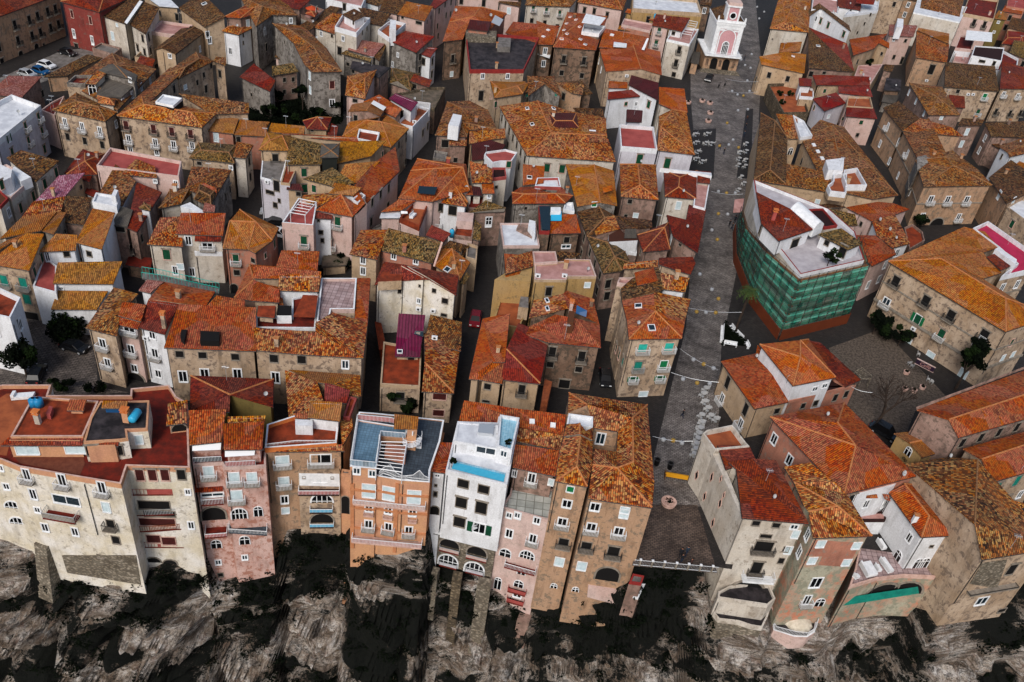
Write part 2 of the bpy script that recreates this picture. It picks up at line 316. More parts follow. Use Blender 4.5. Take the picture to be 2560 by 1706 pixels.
def hip(o, r, mat='old', rise=1.7, ends='hh', h=None, **kw):
    h = B.h if h is None else h; A = [P(u, v, h) for u, v in pts(o)]; E = pts(r)
    def gz(e, p, q):                                     # ridge end above the edge p-q
        d = ray(*e); n = Vector((-(q-p).y, (q-p).x, 0)); k = (p-CAMP).dot(n)/d.dot(n); return CAMP+d*k
    if len(E) == 1: return gen3(A+[P(E[0][0], E[0][1], h+rise)], [(i, (i+1) % len(A), len(A)) for i in range(len(A))], mat, **kw)
    a, bb, c, d = A; zz = None
    if ends[0] == 'g': zz = gz(E[0], d, a).z
    if ends[1] == 'g': z2 = gz(E[1], bb, c).z; zz = z2 if zz is None else (zz+z2)/2
    if zz is None: zz = h+rise
    zz = max(h+.5, min(h+3.6, zz))
    e, f = P(E[0][0], E[0][1], zz), P(E[1][0], E[1][1], zz)
    def snap(p, q, s):                                   # gable apex on the wall line
        t = max(.2, min(.8, (s-p).dot(q-p)/(q-p).length_squared)); m = p.lerp(q, t); return Vector((m.x, m.y, s.z))
    wf = []
    if ends[0] == 'g': e = snap(d, a, e)
    if ends[1] == 'g': f = snap(bb, c, f)
    fs = [(0,1,5,4), (2,3,4,5), (1,2,5), (3,0,4)]
    if ends == 'gg': fs = fs[:2]
    elif ends[1] == 'g': fs = [fs[0], fs[1], fs[3]]
    elif ends[0] == 'g': fs = fs[:3]
    return gen3([a,bb,c,d,e,f], fs, mat, **kw)
def shed(o, mat='old', dz='0 0 1.5 1.5', h=None, **kw):
    h = B.h if h is None else h; dz = [float(x) for x in dz.split()]; A = [P(u, v, h+d) for (u, v), d in zip(pts(o), dz)]
    f = [tuple(range(len(A)))] if len(A) != 4 else [(0,1,2), (0,2,3)]
    return gen3(A, f, mat, caps=False, **kw)
def gen(o, faces, mat='old', h=None, **kw):
    h = B.h if h is None else h; A = [P(p[0], p[1], h+(p[2] if len(p) > 2 else 0)) for p in pts(o)]
    return gen3(A, [tuple(int(c, 16) for c in f) for f in faces.split()], mat, **kw)
def flat(o, floor='terra', par=.7, pm=None, h=None, base=None, wall=None, rail=None, ptop=None, th=.22):
    h = B.h if h is None else h; A = [P(u, v, h+par) for u, v in pts(o)]; root(A[0]); z = Vector((0,0,1)); pm = pm or B.wall; base = B.base if base is None else base; wall = wall or B.wall
    if not ccw(A): A = A[::-1]
    lo = [Vector((p.x,p.y,h-.25)) for p in A]; I = inset(A, th)
    for i in range(len(A)): addwall(lo[i], lo[(i+1) % len(A)], base, wall)
    M = MB(B.org); fl = [Vector((p.x,p.y,h)) for p in I]; M.face(fl, floor); B.tris.append((fl[0], fl[1], fl[2], 'f'))
    for i in range(1, len(fl)-1): B.tris.append((fl[0], fl[i], fl[i+1], 'f'))
    M.build('terrace', B.root); M = MB(B.org); n = len(A); pt = ptop or pm
    for i in range(n):
        j = (i+1) % n; d = -z*(par+.25)
        M.face([A[i]+d, A[j]+d, A[j], A[i]], pm); M.face([A[i], A[j], I[j], I[i]], pt)
        M.face([I[i], I[j], fl[j], fl[i]], pm)
    M.build('parapet', B.root)
def hit(u, v, kinds='wrf', bl=None):
    d = ray(u, v); best = None
    for x in ([bl] if bl else [B]):
        for a, c, e, k in x.tris:
            if k not in kinds: continue
            p = G.intersect_ray_tri(a, c, e, d, CAMP, True)
            if p is not None:
                t = (p-CAMP).length; n = (c-a).cross(e-a).normalized()
                if n.dot(d) > 0:
                    if k == 'w': continue
                    n = -n
                if best is None or t < best[0]: best = (t, p, n, k)
    return best
MISS = []
def near(u, v, lim=3.2):
    d = ray(u, v); best = None
    for a, b_, c, e in B.quads:
        t = b_-a; L = t.length
        if L < .4: continue
        t = t/L; n = Vector((t.y, -t.x, 0)); dn = d.dot(n)
        if dn > -.02: continue
        k = (a-CAMP).dot(n)/dn; p = CAMP+d*k; x = (p-a).dot(t); x2 = max(.4, min(L-.4, x)); zt = min(c.z, e.z)-.5; z2 = max(a.z+.5, min(zt, p.z)); m = abs(x2-x)+abs(z2-p.z)
        if m < lim and (best is None or m < best[0]): q = a+t*x2; best = (m, Vector((q.x, q.y, z2)), n, 'w')
    return best
WM = {}
def winmesh(st, w, h):
    """meshes of one window kind in local axes: x along the wall, y out of the wall, z up, origin at its centre"""
    key = (st, w, h)
    if key in WM: return WM[key]
    X, Y, Z = Vector((1,0,0)), Vector((0,1,0)), Vector((0,0,1)); hw, hh = w/2, h/2; out = []
    def slab(M, x0, x1, z0, z1, y0, y1, m): M.box(((x0+x1)/2, (y0+y1)/2, (z0+z1)/2), X*(x1-x0)/2, Y*(y1-y0)/2, Z*(z1-z0)/2, m)
    def arch(x, n=9): return [(math.cos(math.pi*i/n)*hw*x, hh-hw+math.sin(math.pi*i/n)*hw*x) for i in range(n+1)]
    base = st.lower().rstrip('_'); pane = {'d':'void','w':'glass','g':'green','k':'green2','t':'teal','q':'turq','o':'glass','r':'shred','l':'shpale','s':'void','a':'glass','v':'void','z':'void','i':'green','c':'glassb'}[base]
    M = MB()
    if base in 'av':
        o = [(hw,-hh)]+arch(1)+[(-hw,-hh)]; M.face([(x,.03,z) for x, z in o][::-1], pane); out.append(('window', M.mesh('window'), None))
        F = MB(); big = [(hw*1.16+.02,-hh)]+[(x*1.16, z+.02+(z-(hh-hw))*.16) for x, z in arch(1)]+[(-hw*1.16-.02,-hh)]; fm = 'trimw' if base == 'a' else 'trimg'
        for i in range(len(o)-1):
            p, q, r, s = o[i], o[i+1], big[i+1], big[i]
            F.face([(p[0],.09,p[1]),(q[0],.09,q[1]),(r[0],.09,r[1]),(s[0],.09,s[1])][::-1], fm); F.face([(s[0],.09,s[1]),(r[0],.09,r[1]),(r[0],0,r[1]),(s[0],0,s[1])][::-1], fm); F.face([(p[0],0,p[1]),(q[0],0,q[1]),(q[0],.09,q[1]),(p[0],.09,p[1])][::-1], fm)
        if base == 'a':
            for x in ((0,) if w < 1.6 else (-hw/2, 0, hw/2)): slab(F, x-.05, x+.05, -hh, hh-.1*hw-abs(x)*.3, .03, .07, fm)
            slab(F, -hw, hw, hh-hw-.04, hh-hw+.04, .03, .075, fm)
        out.append(('frame', F.mesh('frame'), 0))
    elif base == 'z':
        o = [(0,hh),(hw,0),(0,-hh),(-hw,0)]; M.face([(x,.03,z) for x, z in o][::-1], pane); out.append(('window', M.mesh('window'), None)); F = MB()
        for i in range(4):
            p, q = o[i], o[(i+1) % 4]; F.bar((p[0],.04,p[1]), (q[0],.04,q[1]), .05, 'trimp')
        out.append(('frame', F.mesh('frame'), 0))
    else:
        slab(M, -hw, hw, -hh, hh, -.02, .03, pane)
        if pane in ('green','teal','turq','green2','shred','shpale'):
            for i in range(int(h/.16)): slab(M, -hw+.06, hw-.06, -hh+.05+i*.16, -hh+.1+i*.16, .02, .055, pane)
            slab(M, -.02, .02, -hh, hh, .02, .06, pane)
        out.append(('window', M.mesh('window'), None)); F = MB()
        fm = {'d':'trimg','s':'trimg','w':'trimw','c':'trimw','o':'trimw','g':'trimp','k':'trimw','r':'trimp','l':'trimw','i':'trimw','t':'trimg','q':'trimp'}[base]; b_ = .1 if base != 's' else .06
        slab(F, -hw-b_, -hw, -hh-b_, hh+b_, -.02, .08, fm); slab(F, hw, hw+b_, -hh-b_, hh+b_, -.02, .08, fm); slab(F, -hw, hw, hh, hh+b_, -.02, .08, fm); slab(F, -hw-.06, hw+.06, -hh-b_-.03, -hh, -.02, .16, fm)
        if base in 'dgtr' and h > 1.4: slab(F, -hw-.2, hw+.2, hh+b_+.08, hh+b_+.2, -.02, .24, 'trimg')
        if base in 'wco':
            slab(F, -.05, .05, -hh, hh, .03, .07, 'trimw')
            for x in (-hw+.04, hw-.04): slab(F, x-.035, x+.035, -hh, hh, .03, .068, 'trimw')
            for z_ in (-hh+.05, hh-.05)+((hh*.3,) if h > 1.9 else ()): slab(F, -hw, hw, z_-.04, z_+.04, .03, .065, 'trimw')
            if h > 1.9: slab(F, -hw, hw, -hh, -hh+.5, .03, .06, 'trimw')
        out.append(('frame', F.mesh('frame'), 0))
        if base in 'oi':
            for sx in (-1, 1):
                S = MB(); slab(S, *sorted((sx*(hw+.1), sx*(hw*2+.06))), -hh, hh, .09, .14, 'green' if base == 'o' else 'green2')
                for i in range(int(h/.2)): slab(S, *sorted((sx*(hw+.15), sx*(hw*2))), -hh+.06+i*.2, -hh+.12+i*.2, .14, .16, 'green')
                out.append(('shutter', S.mesh('shutter'), 0))
    if st.isupper() or st.endswith('_'):
        D = .75; S = MB(); bw = hw+.35; slab(S, -bw, bw, -hh-.22, -hh-.08, 0, D, 'trimg'); 
        for sx in (-1, 1): slab(S, *sorted((sx*(bw-.25), sx*(bw-.1))), -hh-.5, -hh-.22, 0, .35, 'trimg')
        out.append(('balcony', S.mesh('balcony'), None)); R_ = MB(); rm = 'wmetal' if base in 'wlkqcgi' else 'iron' if base in 'dro' else 'metal'; n = int(2*bw/.16)
        for i in range(n+1): x = -bw+2*bw*i/n; slab(R_, x-.018, x+.018, -hh-.08, -hh+.85, D-.06, D-.025, rm)
        for sx in (-1, 1):
            for k in range(4): y = .05+k*(D-.15)/3; slab(R_, sx*bw-.018, sx*bw+.018, -hh-.08, -hh+.85, y, y+.035, rm)
            slab(R_, sx*bw-.03, sx*bw+.03, -hh+.85, -hh+.9, 0, D, rm)
        slab(R_, -bw, bw, -hh+.85, -hh+.91, D-.075, D-.01, rm); out.append(('railing', R_.mesh('railing'), len(out)-1))
    WM[key] = out; return out
SZ = {'d':(1.05,1.75),'w':(1.05,1.65),'g':(1.05,1.8),'k':(1.05,1.8),'t':(1.1,1.9),'q':(1.2,1.5),'o':(1.0,1.7),'i':(1.0,1.7),'r':(1.1,1.9),'l':(1.1,1.8),'s':(.6,.75),'a':(1.2,2.0),'v':(2.2,3.2),'z':(.75,1.9),'c':(1.2,1.4)}
def place(res, nm, p, n, up=Vector((0,0,1))):
    n = Vector((n.x, n.y, 0)).normalized() if abs(n.z) < .5 else n
    t = n.cross(up).normalized() if abs(n.z) < .5 else Vector((1,0,0)); t = -t
    mt = Matrix.Identity(4)
    t2 = n.cross(Vector((0,0,1))).normalized()       # x,y,z = t2, n, up  (right handed: x cross y = z)
    for i in range(3): mt[i][0] = t2[i]; mt[i][1] = n[i]; mt[i][2] = (0,0,1)[i]; mt[i][3] = (p-B.org)[i]
    os_ = []
    for name, me, par in res:
        o = obj(name, me, B.root if par is None else os_[par])
        if par is None: o.matrix_local = mt
        os_.append(o)
    return os_
def w(s, st='d', W=None, H=None):
    k = st.lower().rstrip('_')[0]; W0, H0 = SZ[k]
    if (st.isupper() or st.endswith('_')) and k not in 'av' and H is None: H0 = 2.3
    for q in pts(s):
        r = hit(q[0], q[1], 'w') or near(q[0], q[1])
        if r is None: MISS.append((B.label, TILE[:], q)); continue
        place(winmesh(st, W or W0, H or H0), 'window', r[1], r[2])
def anyhit(u, v, kinds='rfw'):
    best = None
    for x in BLD:
        r = hit(u, v, kinds, x)
        if r and (best is None or r[0] < best[0]): best = r
    return best
def chim(s, hh=1.2, ww=.3, mat='beige', top='trimor'):
    for u, v in pts(s):
        r = hit(u, v, 'rf')
        if r is None: MISS.append((B.label, 'chim', TILE[:], (u, v))); continue
        p = r[1]; M = MB(B.org); z = Vector((0,0,1)); M.box(p+z*(hh/2-.3), (ww,0,0), (0,ww*.8,0), z*(hh/2+.3), mat); M.box(p+z*(hh+.06), (ww+.1,0,0), (0,ww*.8+.1,0), z*.06, top)
        for sx in (-1,1):
            for sy in (-1,1): M.box(p+z*(hh+.24)+Vector((sx*ww*.7, sy*ww*.5, 0)), (.06,0,0), (0,.06,0), z*.12, mat)
        M.box(p+z*(hh+.42), (ww+.12,0,0), (0,ww*.8+.12,0), z*.06, top); M.build('chimney', B.root)
def sky(s, W=.8, L=1.1, mat='glassb'):
    for u, v in pts(s):
        r = hit(u, v, 'rf')
        if r is None: MISS.append((B.label, 'sky', TILE[:], (u, v))); continue
        p, n = r[1], r[2]; t = Vector((0,0,1)).cross(n)
        t = t.normalized() if t.length > .05 else Vector((1,0,0)); q = n.cross(t); M = MB(B.org); M.box(p+n*.08, t*W/2, q*L/2, n*.08, mat); o = M.build('skylight', B.root); F = MB(B.org)
        for sg in (-1, 1): F.box(p+n*.1+t*sg*(W/2+.04), t*.05, q*(L/2+.09), n*.1, 'wmetal'); F.box(p+n*.1+q*sg*(L/2+.04), t*(W/2), q*.05, n*.1, 'wmetal')
        f = F.build('frame', o)
def dish(s, r0=.4):
    for u, v in pts(s):
        r = hit(u, v, 'rfw')
        if r is None: MISS.append((B.label, 'dish', TILE[:], (u, v))); continue
        p = r[1]; z = Vector((0,0,1)); c = p+z*.9; ax = Vector((.5,-.75,.45)).normalized(); x = ax.orthogonal().normalized(); y = ax.cross(x)
        M = MB(B.org); M.bar(p-z*.1, c, .035, 'iron'); M.lathe(c, [(0,.0),(r0*.5,.04),(r0*.85,.12),(r0,.18)], 'dishg', 12, x, y, ax); M.lathe(c, [(0,-.02),(r0*.5,.02),(r0*.85,.1),(r0,.18)], 'metal', 12, x, y, ax); M.bar(c, c+ax*.45-z*.1, .02, 'iron'); M.build('satellite_dish', B.root)
def aerial(s, hh=2.2):
    for u, v in pts(s):
        r = hit(u, v, 'rf')
        if r is None: continue
        p = r[1]; z = Vector((0,0,1)); M = MB(B.org); M.bar(p-z*.2, p+z*hh, .03, 'wmetal')
        for k in range(5): M.bar(p+z*hh+Vector((-.3+.15*k,-.35,0)), p+z*hh+Vector((-.3+.15*k,.35,0)), .018, 'wmetal')
        M.bar(p+z*hh+Vector((-.45,0,0)), p+z*hh+Vector((.5,0,0)), .02, 'wmetal'); M.build('aerial', B.root)
def ac(s):
    for u, v in pts(s):
        r = hit(u, v, 'wrf')
        if r is None: continue
        n = Vector((r[2].x, r[2].y, 0)); n = n.normalized() if n.length > .3 else Vector((0,-1,0)); t = n.cross(Vector((0,0,1))); p = r[1]+n*.17+(Vector((0,0,.35)) if abs(r[2].z) > .5 else Vector((0,0,0)))
        M = MB(B.org); M.box(p, t*.42, n*.16, (0,0,.3), 'wmetal'); M.lathe(p+n*.165, [(.2,0),(.0,.01)], 'iron', 12, t, Vector((0,0,1)), n); M.build('air_conditioner', B.root)
def rail(s, z, mat='wmetal', hh=.95, gap=.16, solid=None, name='railing', closed=False, dz=0):
    A = [P(u, v, z+dz) for u, v in pts(s)]
    if closed: A.append(A[0])
    M = MB(B.org); Z = Vector((0,0,1))
    for a, c in zip(A, A[1:]):
        d = c-a; n = max(1, int(d.length/gap)); t = d.normalized(); q = t.cross(Z)
        for i in range(n+1): x = a.lerp(c, i/n); M.box(x+Z*hh/2, t*.018, q*.018, Z*hh/2, mat)
        M.box(a.lerp(c, .5)+Z*hh, d/2, q*.03, Z*.03, mat)
        if solid: M.box(a.lerp(c, .5)+Z*(hh/2+.02), d/2*.98, q*.012, Z*(hh/2-.08), solid)
    M.build(name, B.root)
def prism(s, z0, z1, mat, name='annex', top=None, par=None):
    A = [P(u, v, z1) for u, v in pts(s)]
    if not ccw(A): A = A[::-1]
    if par is None: root(A[0])
    M = MB(B.org); M.face(A, top or mat)
    for i in range(len(A)):
        p, q = A[i], A[(i+1) % len(A)]; f = [Vector((p.x,p.y,z0)), Vector((q.x,q.y,z0)), q, p]; M.face(f, mat)
        B.tris.append((f[0], f[1], f[2], 'w')); B.tris.append((f[0], f[2], f[3], 'w'))
    for i in range(1, len(A)-1): B.tris.append((A[0], A[i], A[i+1], 'f'))
    M.build(name, B.root)
def awning(s, dz, mat='maroon', name='awning'):
    """thin sloping canopy from four pixels with their heights"""
    A = [P(u, v, z) for (u, v), z in zip(pts(s), dz)]; M = MB(B.org); n = nrm(A); n = n if n.z > 0 else -n
    if nrm(A).z < 0: A = A[::-1]
    t = Vector((0,0,1)).cross(n); t = t.normalized() if t.length > .05 else (A[1]-A[0]).normalized(); q = n.cross(t)
    M.face(A, mat, [(p.dot(t)+99, p.dot(q)+99) for p in A]); M.face([p-n*.08 for p in A[::-1]], 'trimg')
    for i in range(4): a, c = A[i], A[(i+1) % 4]; M.face([a-n*.08, c-n*.08, c, a], mat)
    M.build(name, B.root)

def band(z, d=.14, hh=.12, mat='trimg', lo=-3.0):
    """string course round the walls of the current building"""
    M = MB(B.org)
    for a, c, e, k in B.tris:
        if k != 'w' or abs(a.z-c.z) > .01 or e.z < z+.6 or a.z > z: continue
        t = (c-a); t.z = 0
        if t.length < 2: continue
        n = Vector((t.y, -t.x, 0)).normalized()
        if n.dot(CAMP-a) < 0: continue
        m = (a+c)/2; M.box(Vector((m.x, m.y, z))+n*d/2, t/2, n*d/2, (0,0,hh), mat)
    if M.f: M.build('string_course', B.root)
def wpt(u, v, kinds='w', out=0.0):
    r = hit(u, v, kinds) or near(u, v, 5)
    if r is None: MISS.append((B.label, 'wpt', TILE[:], (u, v))); return None
    return r[1]+r[2]*out, Vector((r[2].x, r[2].y, 0)).normalized()
def loggia(s, dep=1.1, floor='redfl', rl='wmetal', void='shred', w_=None, top=None, solid=None, hh=.9):
    """balcony given by its front floor edge 'u,v u,v' found on the wall"""
    p = pts(s); a = wpt(*p[0]); c = wpt(*p[1])
    if not a or not c: return
    n = a[1]; a, c = a[0], c[0]; z = (a.z+c.z)/2; a.z = c.z = z; t = (c-a); L = t.length; t.normalize(); Z = Vector((0,0,1)); M = MB(B.org)
    m = (a+c)/2; M.box(m+n*dep/2-Z*.1, t*L/2, n*dep/2, Z*.1, floor); o = M.build('balcony', B.root); R_ = MB(B.org)
    for i in range(int(L/.17)+1): R_.box(a+t*min(L, i*.17)+n*(dep-.05)+Z*hh/2, t*.018, n*.018, Z*hh/2, rl)
    R_.box(m+n*(dep-.05)+Z*hh, t*L/2, n*.035, Z*.035, rl)
    if solid: R_.box(m+n*(dep-.05)+Z*hh/2, t*L/2*.99, n*.012, Z*(hh/2-.05), solid)
    for q in (a, c):
        R_.box(q+n*dep/2+Z*hh, t*.03, n*dep/2, Z*.03, rl)
        for k in range(5): R_.box(q+n*(.1+k*(dep-.2)/4)+Z*hh/2, t*.015, n*.015, Z*hh/2, rl)
    R_.build('railing', o)
def panel(s, mat, out=.05, name='panel', th=.04):
    """flat piece lying on the wall, corners given by pixels"""
    q = [wpt(u, v) for u, v in pts(s)]
    if any(x is None for x in q): return
    n = q[0][1]; A = [x[0]+n*out for x in q]; M = MB(B.org); M.face(A if nrm(A).dot(n) > 0 else A[::-1], mat)
    for i in range(len(A)): a, c = A[i], A[(i+1) % len(A)]; M.face([a, c, c-n*out, a-n*out], mat)
    M.build(name, B.root)
def leaves(M, c, r, n, mat, sz=.16, flat_=.8):
    for _ in range(n):
        d = Vector((rnd.gauss(0,1), rnd.gauss(0,1), rnd.gauss(0,1))).normalized(); q = r*(rnd.random()**.4); p = c+Vector((d.x*q, d.y*q, d.z*q*flat_)); a = Vector((rnd.gauss(0,1), rnd.gauss(0,1), rnd.gauss(0,.6))).normalized(); e = a.orthogonal().normalized()
        k = sz*rnd.uniform(.6, 1.5); M.face([p-a*k, p-e*k*.6, p+a*k, p+e*k*.6], mat)
# ================================================================ first row of the town, far end
tile(0,0)
b('grey stained palazzo with three rows of balcony windows beside the parked cars', 'tan', 10, 'palazzo')
hip('-300,258 548,-52 330,-290 -520,-40', '-260,60 200,-150', 'red', 2.2)
w('135,230 268,185 345,150 437,110 508,85', 'D', .95, 1.9); w('165,375 295,330 372,300 465,258 538,225', 'D', .95, 1.9); w('20,575 -10,440'); w('345,480', 'v', 1.3, 2); w('195,520', 'v', 1.3, 2.6); w('405,435', 's')
b('brick red painted house with white cornice and pale base', 'redp', 10.5)
hip('555,12 910,108 1190,-20 830,-140', '740,-20 960,-50', 'red', 1.6); w('662,130 832,190', 'r', .7, 1.7); w('680,310 848,372', 'w', .7, 2.1); w('705,440', 'd', 1.1, 2)
b('stained cream house with a white fire wall running up its red brown roof', 'pale', 9)
shed('925,140 1150,217 1300,5 1110,-50', 'dark', '0 0 1.4 1.4'); shed('1190,222 1338,312 1462,70 1318,15', 'dark', '0 0 1.6 1.6'); awning('1143,205 1165,222 1310,15 1280,5', (9.7,9.7,10.9,10.9), 'trimw', 'fire_wall')
w('1075,230', 'l', .6, .7); w('1035,330', 'l', .9, 1.9); w('1240,240', 'w', 1.6, .8)
b('cream house with a pink roof terrace and potted plants in front of its gable', 'yellow', 8.6)
shed('1640,72 1880,248 2070,150 1850,-70', 'dark', '0 0 2 2', h=9.4); shed('1300,-60 1460,55 1640,70 1500,-70', 'whitefl', '0 0 0 0', h=9); flat('1365,285 1480,190 1770,230 1690,335', 'pinkfl', .6, 'pinkw', h=7)
w('1625,160 1665,160', 'd', .7, 1.6); w('1470,120', 'd', 1, 1.2); sky('1875,38', 1, 1); w('1905,320 1925,370', 'w', .8, 1.6)
b('sand coloured gable house with a fresh red brown roof and one side window', 'yellow', 7.5)
hip('1612,497 1882,292 1665,262 1417,455', '1500,425 1770,262', 'dark', 1, 'gg'); w('1560,515', 'w', .8, 1); w('1835,450', 'w', .7, 1.3)
b('low brown tiled outbuildings beside the parked white car', 'tan', 3.6); shed('400,705 620,690 940,530 800,500', 'dark', '0 0 .8 .8')
b('small flat concrete roofed store below the stained cream house', 'rosy', 3.4); flat('845,440 930,392 1115,440 1040,500', 'greyfl', .4)
b('low wall sided house with rose pink mottled tiles behind the white flat block', 'rosy', 6.5); shed('-120,860 205,890 382,703 80,695', 'rosyt', '0 0 1 1'); w('390,860', 'd', .8, 1.4)
b('white flat roofed block with green shuttered balconies at the left edge', 'lilac', 8.8); flat('-40,1300 374,967 105,868 -330,1090', 'whitefl', .9, 'white')
w('232,1165 352,1080', 'g_', .75, 1.7); w('262,1300 385,1210', 'g_', .75, 1.7); w('80,1270', 'o', .6, 1.4); w('408,1370 110,1400', 'g', .8, 1.6)
b('pale low link house between the white flat block and the brown palazzo', 'pinkw', 6.8); flat('375,1010 500,1060 590,880 470,940', 'redfl', .3)
b('brown palazzo with a grey sheeted attic rising from its mottled roof', 'beige', 9.6, 'palazzo')
hip('480,1008 968,1112 1075,1030 700,850', '700,930 900,980', 'old', 1.2); hip('1080,1012 1432,638 1030,488 620,760', '860,740 1080,600', 'old', 1.6)
hip('1240,760 1260,690 1000,590 900,650', '1230,690 955,620', 'fibre', 1, 'gg', h=12.3, wall='grey'); shed('880,880 1120,890 1230,790 960,690', 'fibre', '0 0 .6 .6', h=10.6, wall='grey'); shed('785,765 880,772 972,675 900,650', 'oldor', '0 0 .5 .5', h=12, wall='pale'); w('850,825', 'a', 1.3, 2.2)
flat('610,760 780,770 850,690 690,690', 'redfl', .6, 'grey', h=10.4); hip('900,945 1050,965 1060,910 890,880', '1000,905', 'oldor', .7, h=10.5, wall='pale')
w('600,1130 757,1170 920,1210', 'W', .75, 1.9); w('622,1255 780,1295 940,1330', 'd', .8, 1.4); w('1378,740 1297,800 1215,870 1130,940 1065,1140', 'w', .7, 1.4); w('1195,735', 'w', .7, .9)
b('long brown palazzo with maroon shutters on its upper balconies', 'beige', 9.6, 'palazzo')
hip('1072,1062 1855,1168 1990,1040 1300,885', '1320,960 1750,1030', 'oldor', 1.4); shed('1940,1045 2285,1035 2285,945 1640,858', 'old', '0 0 .6 .6'); shed('1075,1055 1350,960 1700,640 1560,620', 'old', '0 .5 .8 0')
hip('1640,720 1960,560 1800,478 1500,680', '1700,620 1830,540', 'old', 1.3, h=9.9); shed('1960,560 2070,600 2075,530 1985,520', 'old', '0 0 .4 .4', h=9.6); flat('1425,935 1590,972 1672,900 1495,866', 'whitefl', .25, 'trimw', h=11.6, wall='void')
w('1158,1150 1410,1185 1578,1210 1750,1230', 'R', .9, 1.7); w('1183,1280 1427,1315 1595,1335 1765,1345', 'W', .85, 1.8); w('1198,1375 1440,1400', 'w', .8, 1.2); w('1870,690 1950,600 1810,760', 's', .7, 1.1); w('2020,680 1890,820', 'd', .8, 1.6); w('1700,800', 'l', .9, .9)
b('salmon house under a golden tiled roof with a white verge', 'salmon', 7.6); shed('1852,1192 2145,1225 2190,1090 1930,1062', 'gold', '0 0 .9 .9'); w('1985,1262', 'l', .9, 1.7)
b('salmon house with a long golden roof right of the white verge', 'salmon', 7.4); shed('2152,1235 2450,1250 2445,1125 2205,1098', 'gold', '0 0 .8 .8'); w('2190,1290', 'd', .8, 1.5)
b('white walled small house by the ruined arch with a tiny red mottled roof', 'white', 8); hip('2040,285 2192,318 2315,258 2160,188', '2090,250 2250,215', 'oldor', .9); w('2232,325 2232,395', 's', .4, .8); w('2115,470', 'w', .8, 1.6)
b('tall mottled orange roofed house behind the white walled small one', 'rosy', 11); hip('2060,155 2210,165 2480,90 2260,50', '2180,95 2330,70', 'flame', 1.2)
tile(1,0)
b('grey old convent wing with an arched stair door under a lichen roof', 'grey', 11.2); gen('0,243,0 150,135,0 380,138,0 200,-60,0 -150,-40,0 60,60,1.8', '015 125 235 345 405', 'old'); w('320,190', 'w', .7, 1.2); w('80,290', 'a', 1.0, 2); w('95,435', 'd', 1, 1.8)
b('long curved grey convent range with brown lichen tiles', 'grey', 10.6, 'convent')
gen('150,215,0 345,395,0 445,590,0 520,660,0 790,655,0 650,445,0 470,275,0 390,232,0 330,285,1.2 530,430,1.3 615,565,1.3', '0198 129 23a9 34a 459 4a9 5689 6708', 'old')
w('698,780', 'r', 1, 1.7); w('698,945', 'w', 1.1, 1.6); w('265,390 370,570', 's')
b('crimson roofed low grey house in the dark convent yard', 'grey', 6.5); shed('-150,705 130,838 178,740 -20,585', 'red', '0 0 1 1'); w('-40,870', 's')
b('small brown house with four blind windows and a mossy roof in the yard', 'rosy', 6.5); shed('148,692 388,655 340,578 148,608', 'olv', '0 0 .8 .8'); w('260,735 340,730 260,845 340,835', 'd', .7, 1)
b('tiny dark roofed shed by the curved grey wall', 'pinkw', 3); shed('170,520 255,560 300,520 205,430', 'dark', '0 0 .5 .5')
b('far red roofed house above the orange parasol terrace', 'rosy', 11); shed('255,60 400,85 500,0 200,-80', 'red', '0 0 1.2 1.2')
b('house with a roof terrace under an orange parasol', 'pale', 8.8); flat('385,120 520,190 625,90 500,40', 'pinkfl', .7, 'rosy'); hip('455,125 540,155 570,115 480,80', '512,110', 'terra', .5, h=10.6, base=10.5); w('570,45', 'g', 1, 1.8); w('415,225', 'w', .8, 1)
b('long low ridge of dark tiles between the parasol terrace and the white terrace', 'rosy', 8.6); shed('400,235 490,280 800,70 720,30', 'dark', '0 0 .8 .8')
b('brown tiled house carrying a bright white roof terrace', 'pale', 8.6); shed('528,248 882,358 1045,165 700,120', 'oldor', '0 0 1.6 1.6'); flat('723,245 922,302 1048,165 800,125', 'pinkfl', .9, 'white', h=10.4); shed('795,130 905,190 1010,140 900,80', 'dark', '0 0 .6 .6', h=12.6, wall='white')
w('600,310 800,355', 'w', .7, 1.2); w('698,330', 's'); w('768,470', 'd', 1.1, 1.8); w('895,205', 's', .5, 1); w('1018,262 975,300', 's', .6, .9)
b('house with a dark tiled roof and a small white terrace above the crimson roof', 'pale', 9.4); shed('1045,215 1165,235 1240,130 930,60', 'dark', '0 0 1 1'); flat('1118,275 1225,350 1375,215 1240,180', 'orfl', .8, 'white', h=9.2); prism('1225,270 1285,270 1285,185 1235,185', 8, 12, 'white'); w('1255,225', 'd', .6, 1.4)
b('house with a sharp crimson roof above a tall white outhouse', 'grey', 9); shed('1218,368 1472,482 1637,335 1372,285', 'crim', '0 0 1.6 1.6'); shed('1470,478 1603,525 1665,442 1508,428', 'crim', '0 0 .8 .8', h=7.8, wall='white'); w('1303,505 1255,587', 'w', .6, 1)
b('low house with a rose mottled roof framed in concrete', 'grey', 7); shed('842,455 1080,520 1182,402 905,358', 'rosyt', '0 0 1.2 1.2'); shed('780,490 1050,565 1085,520 840,455', 'olv', '0 0 .8 .8', h=5.8); shed('1080,520 1135,560 1200,400 1180,400', 'dark', '0 0 1 1', h=6.8); w('845,590 1165,530', 's', .8, .8)
b('pale house with an orange tiled roof and a glazed porch', 'pinkw', 10.4); shed('1298,132 1552,190 1625,60 1380,15', 'yel', '0 0 1 1'); shed('1130,95 1298,130 1420,20 1200,-60', 'dark', '0 0 1 1'); w('1495,210', 'd', 1.6, .7); w('1345,160', 'd', .6, .7); w('1570,200 1610,150', 's', .6, .8)
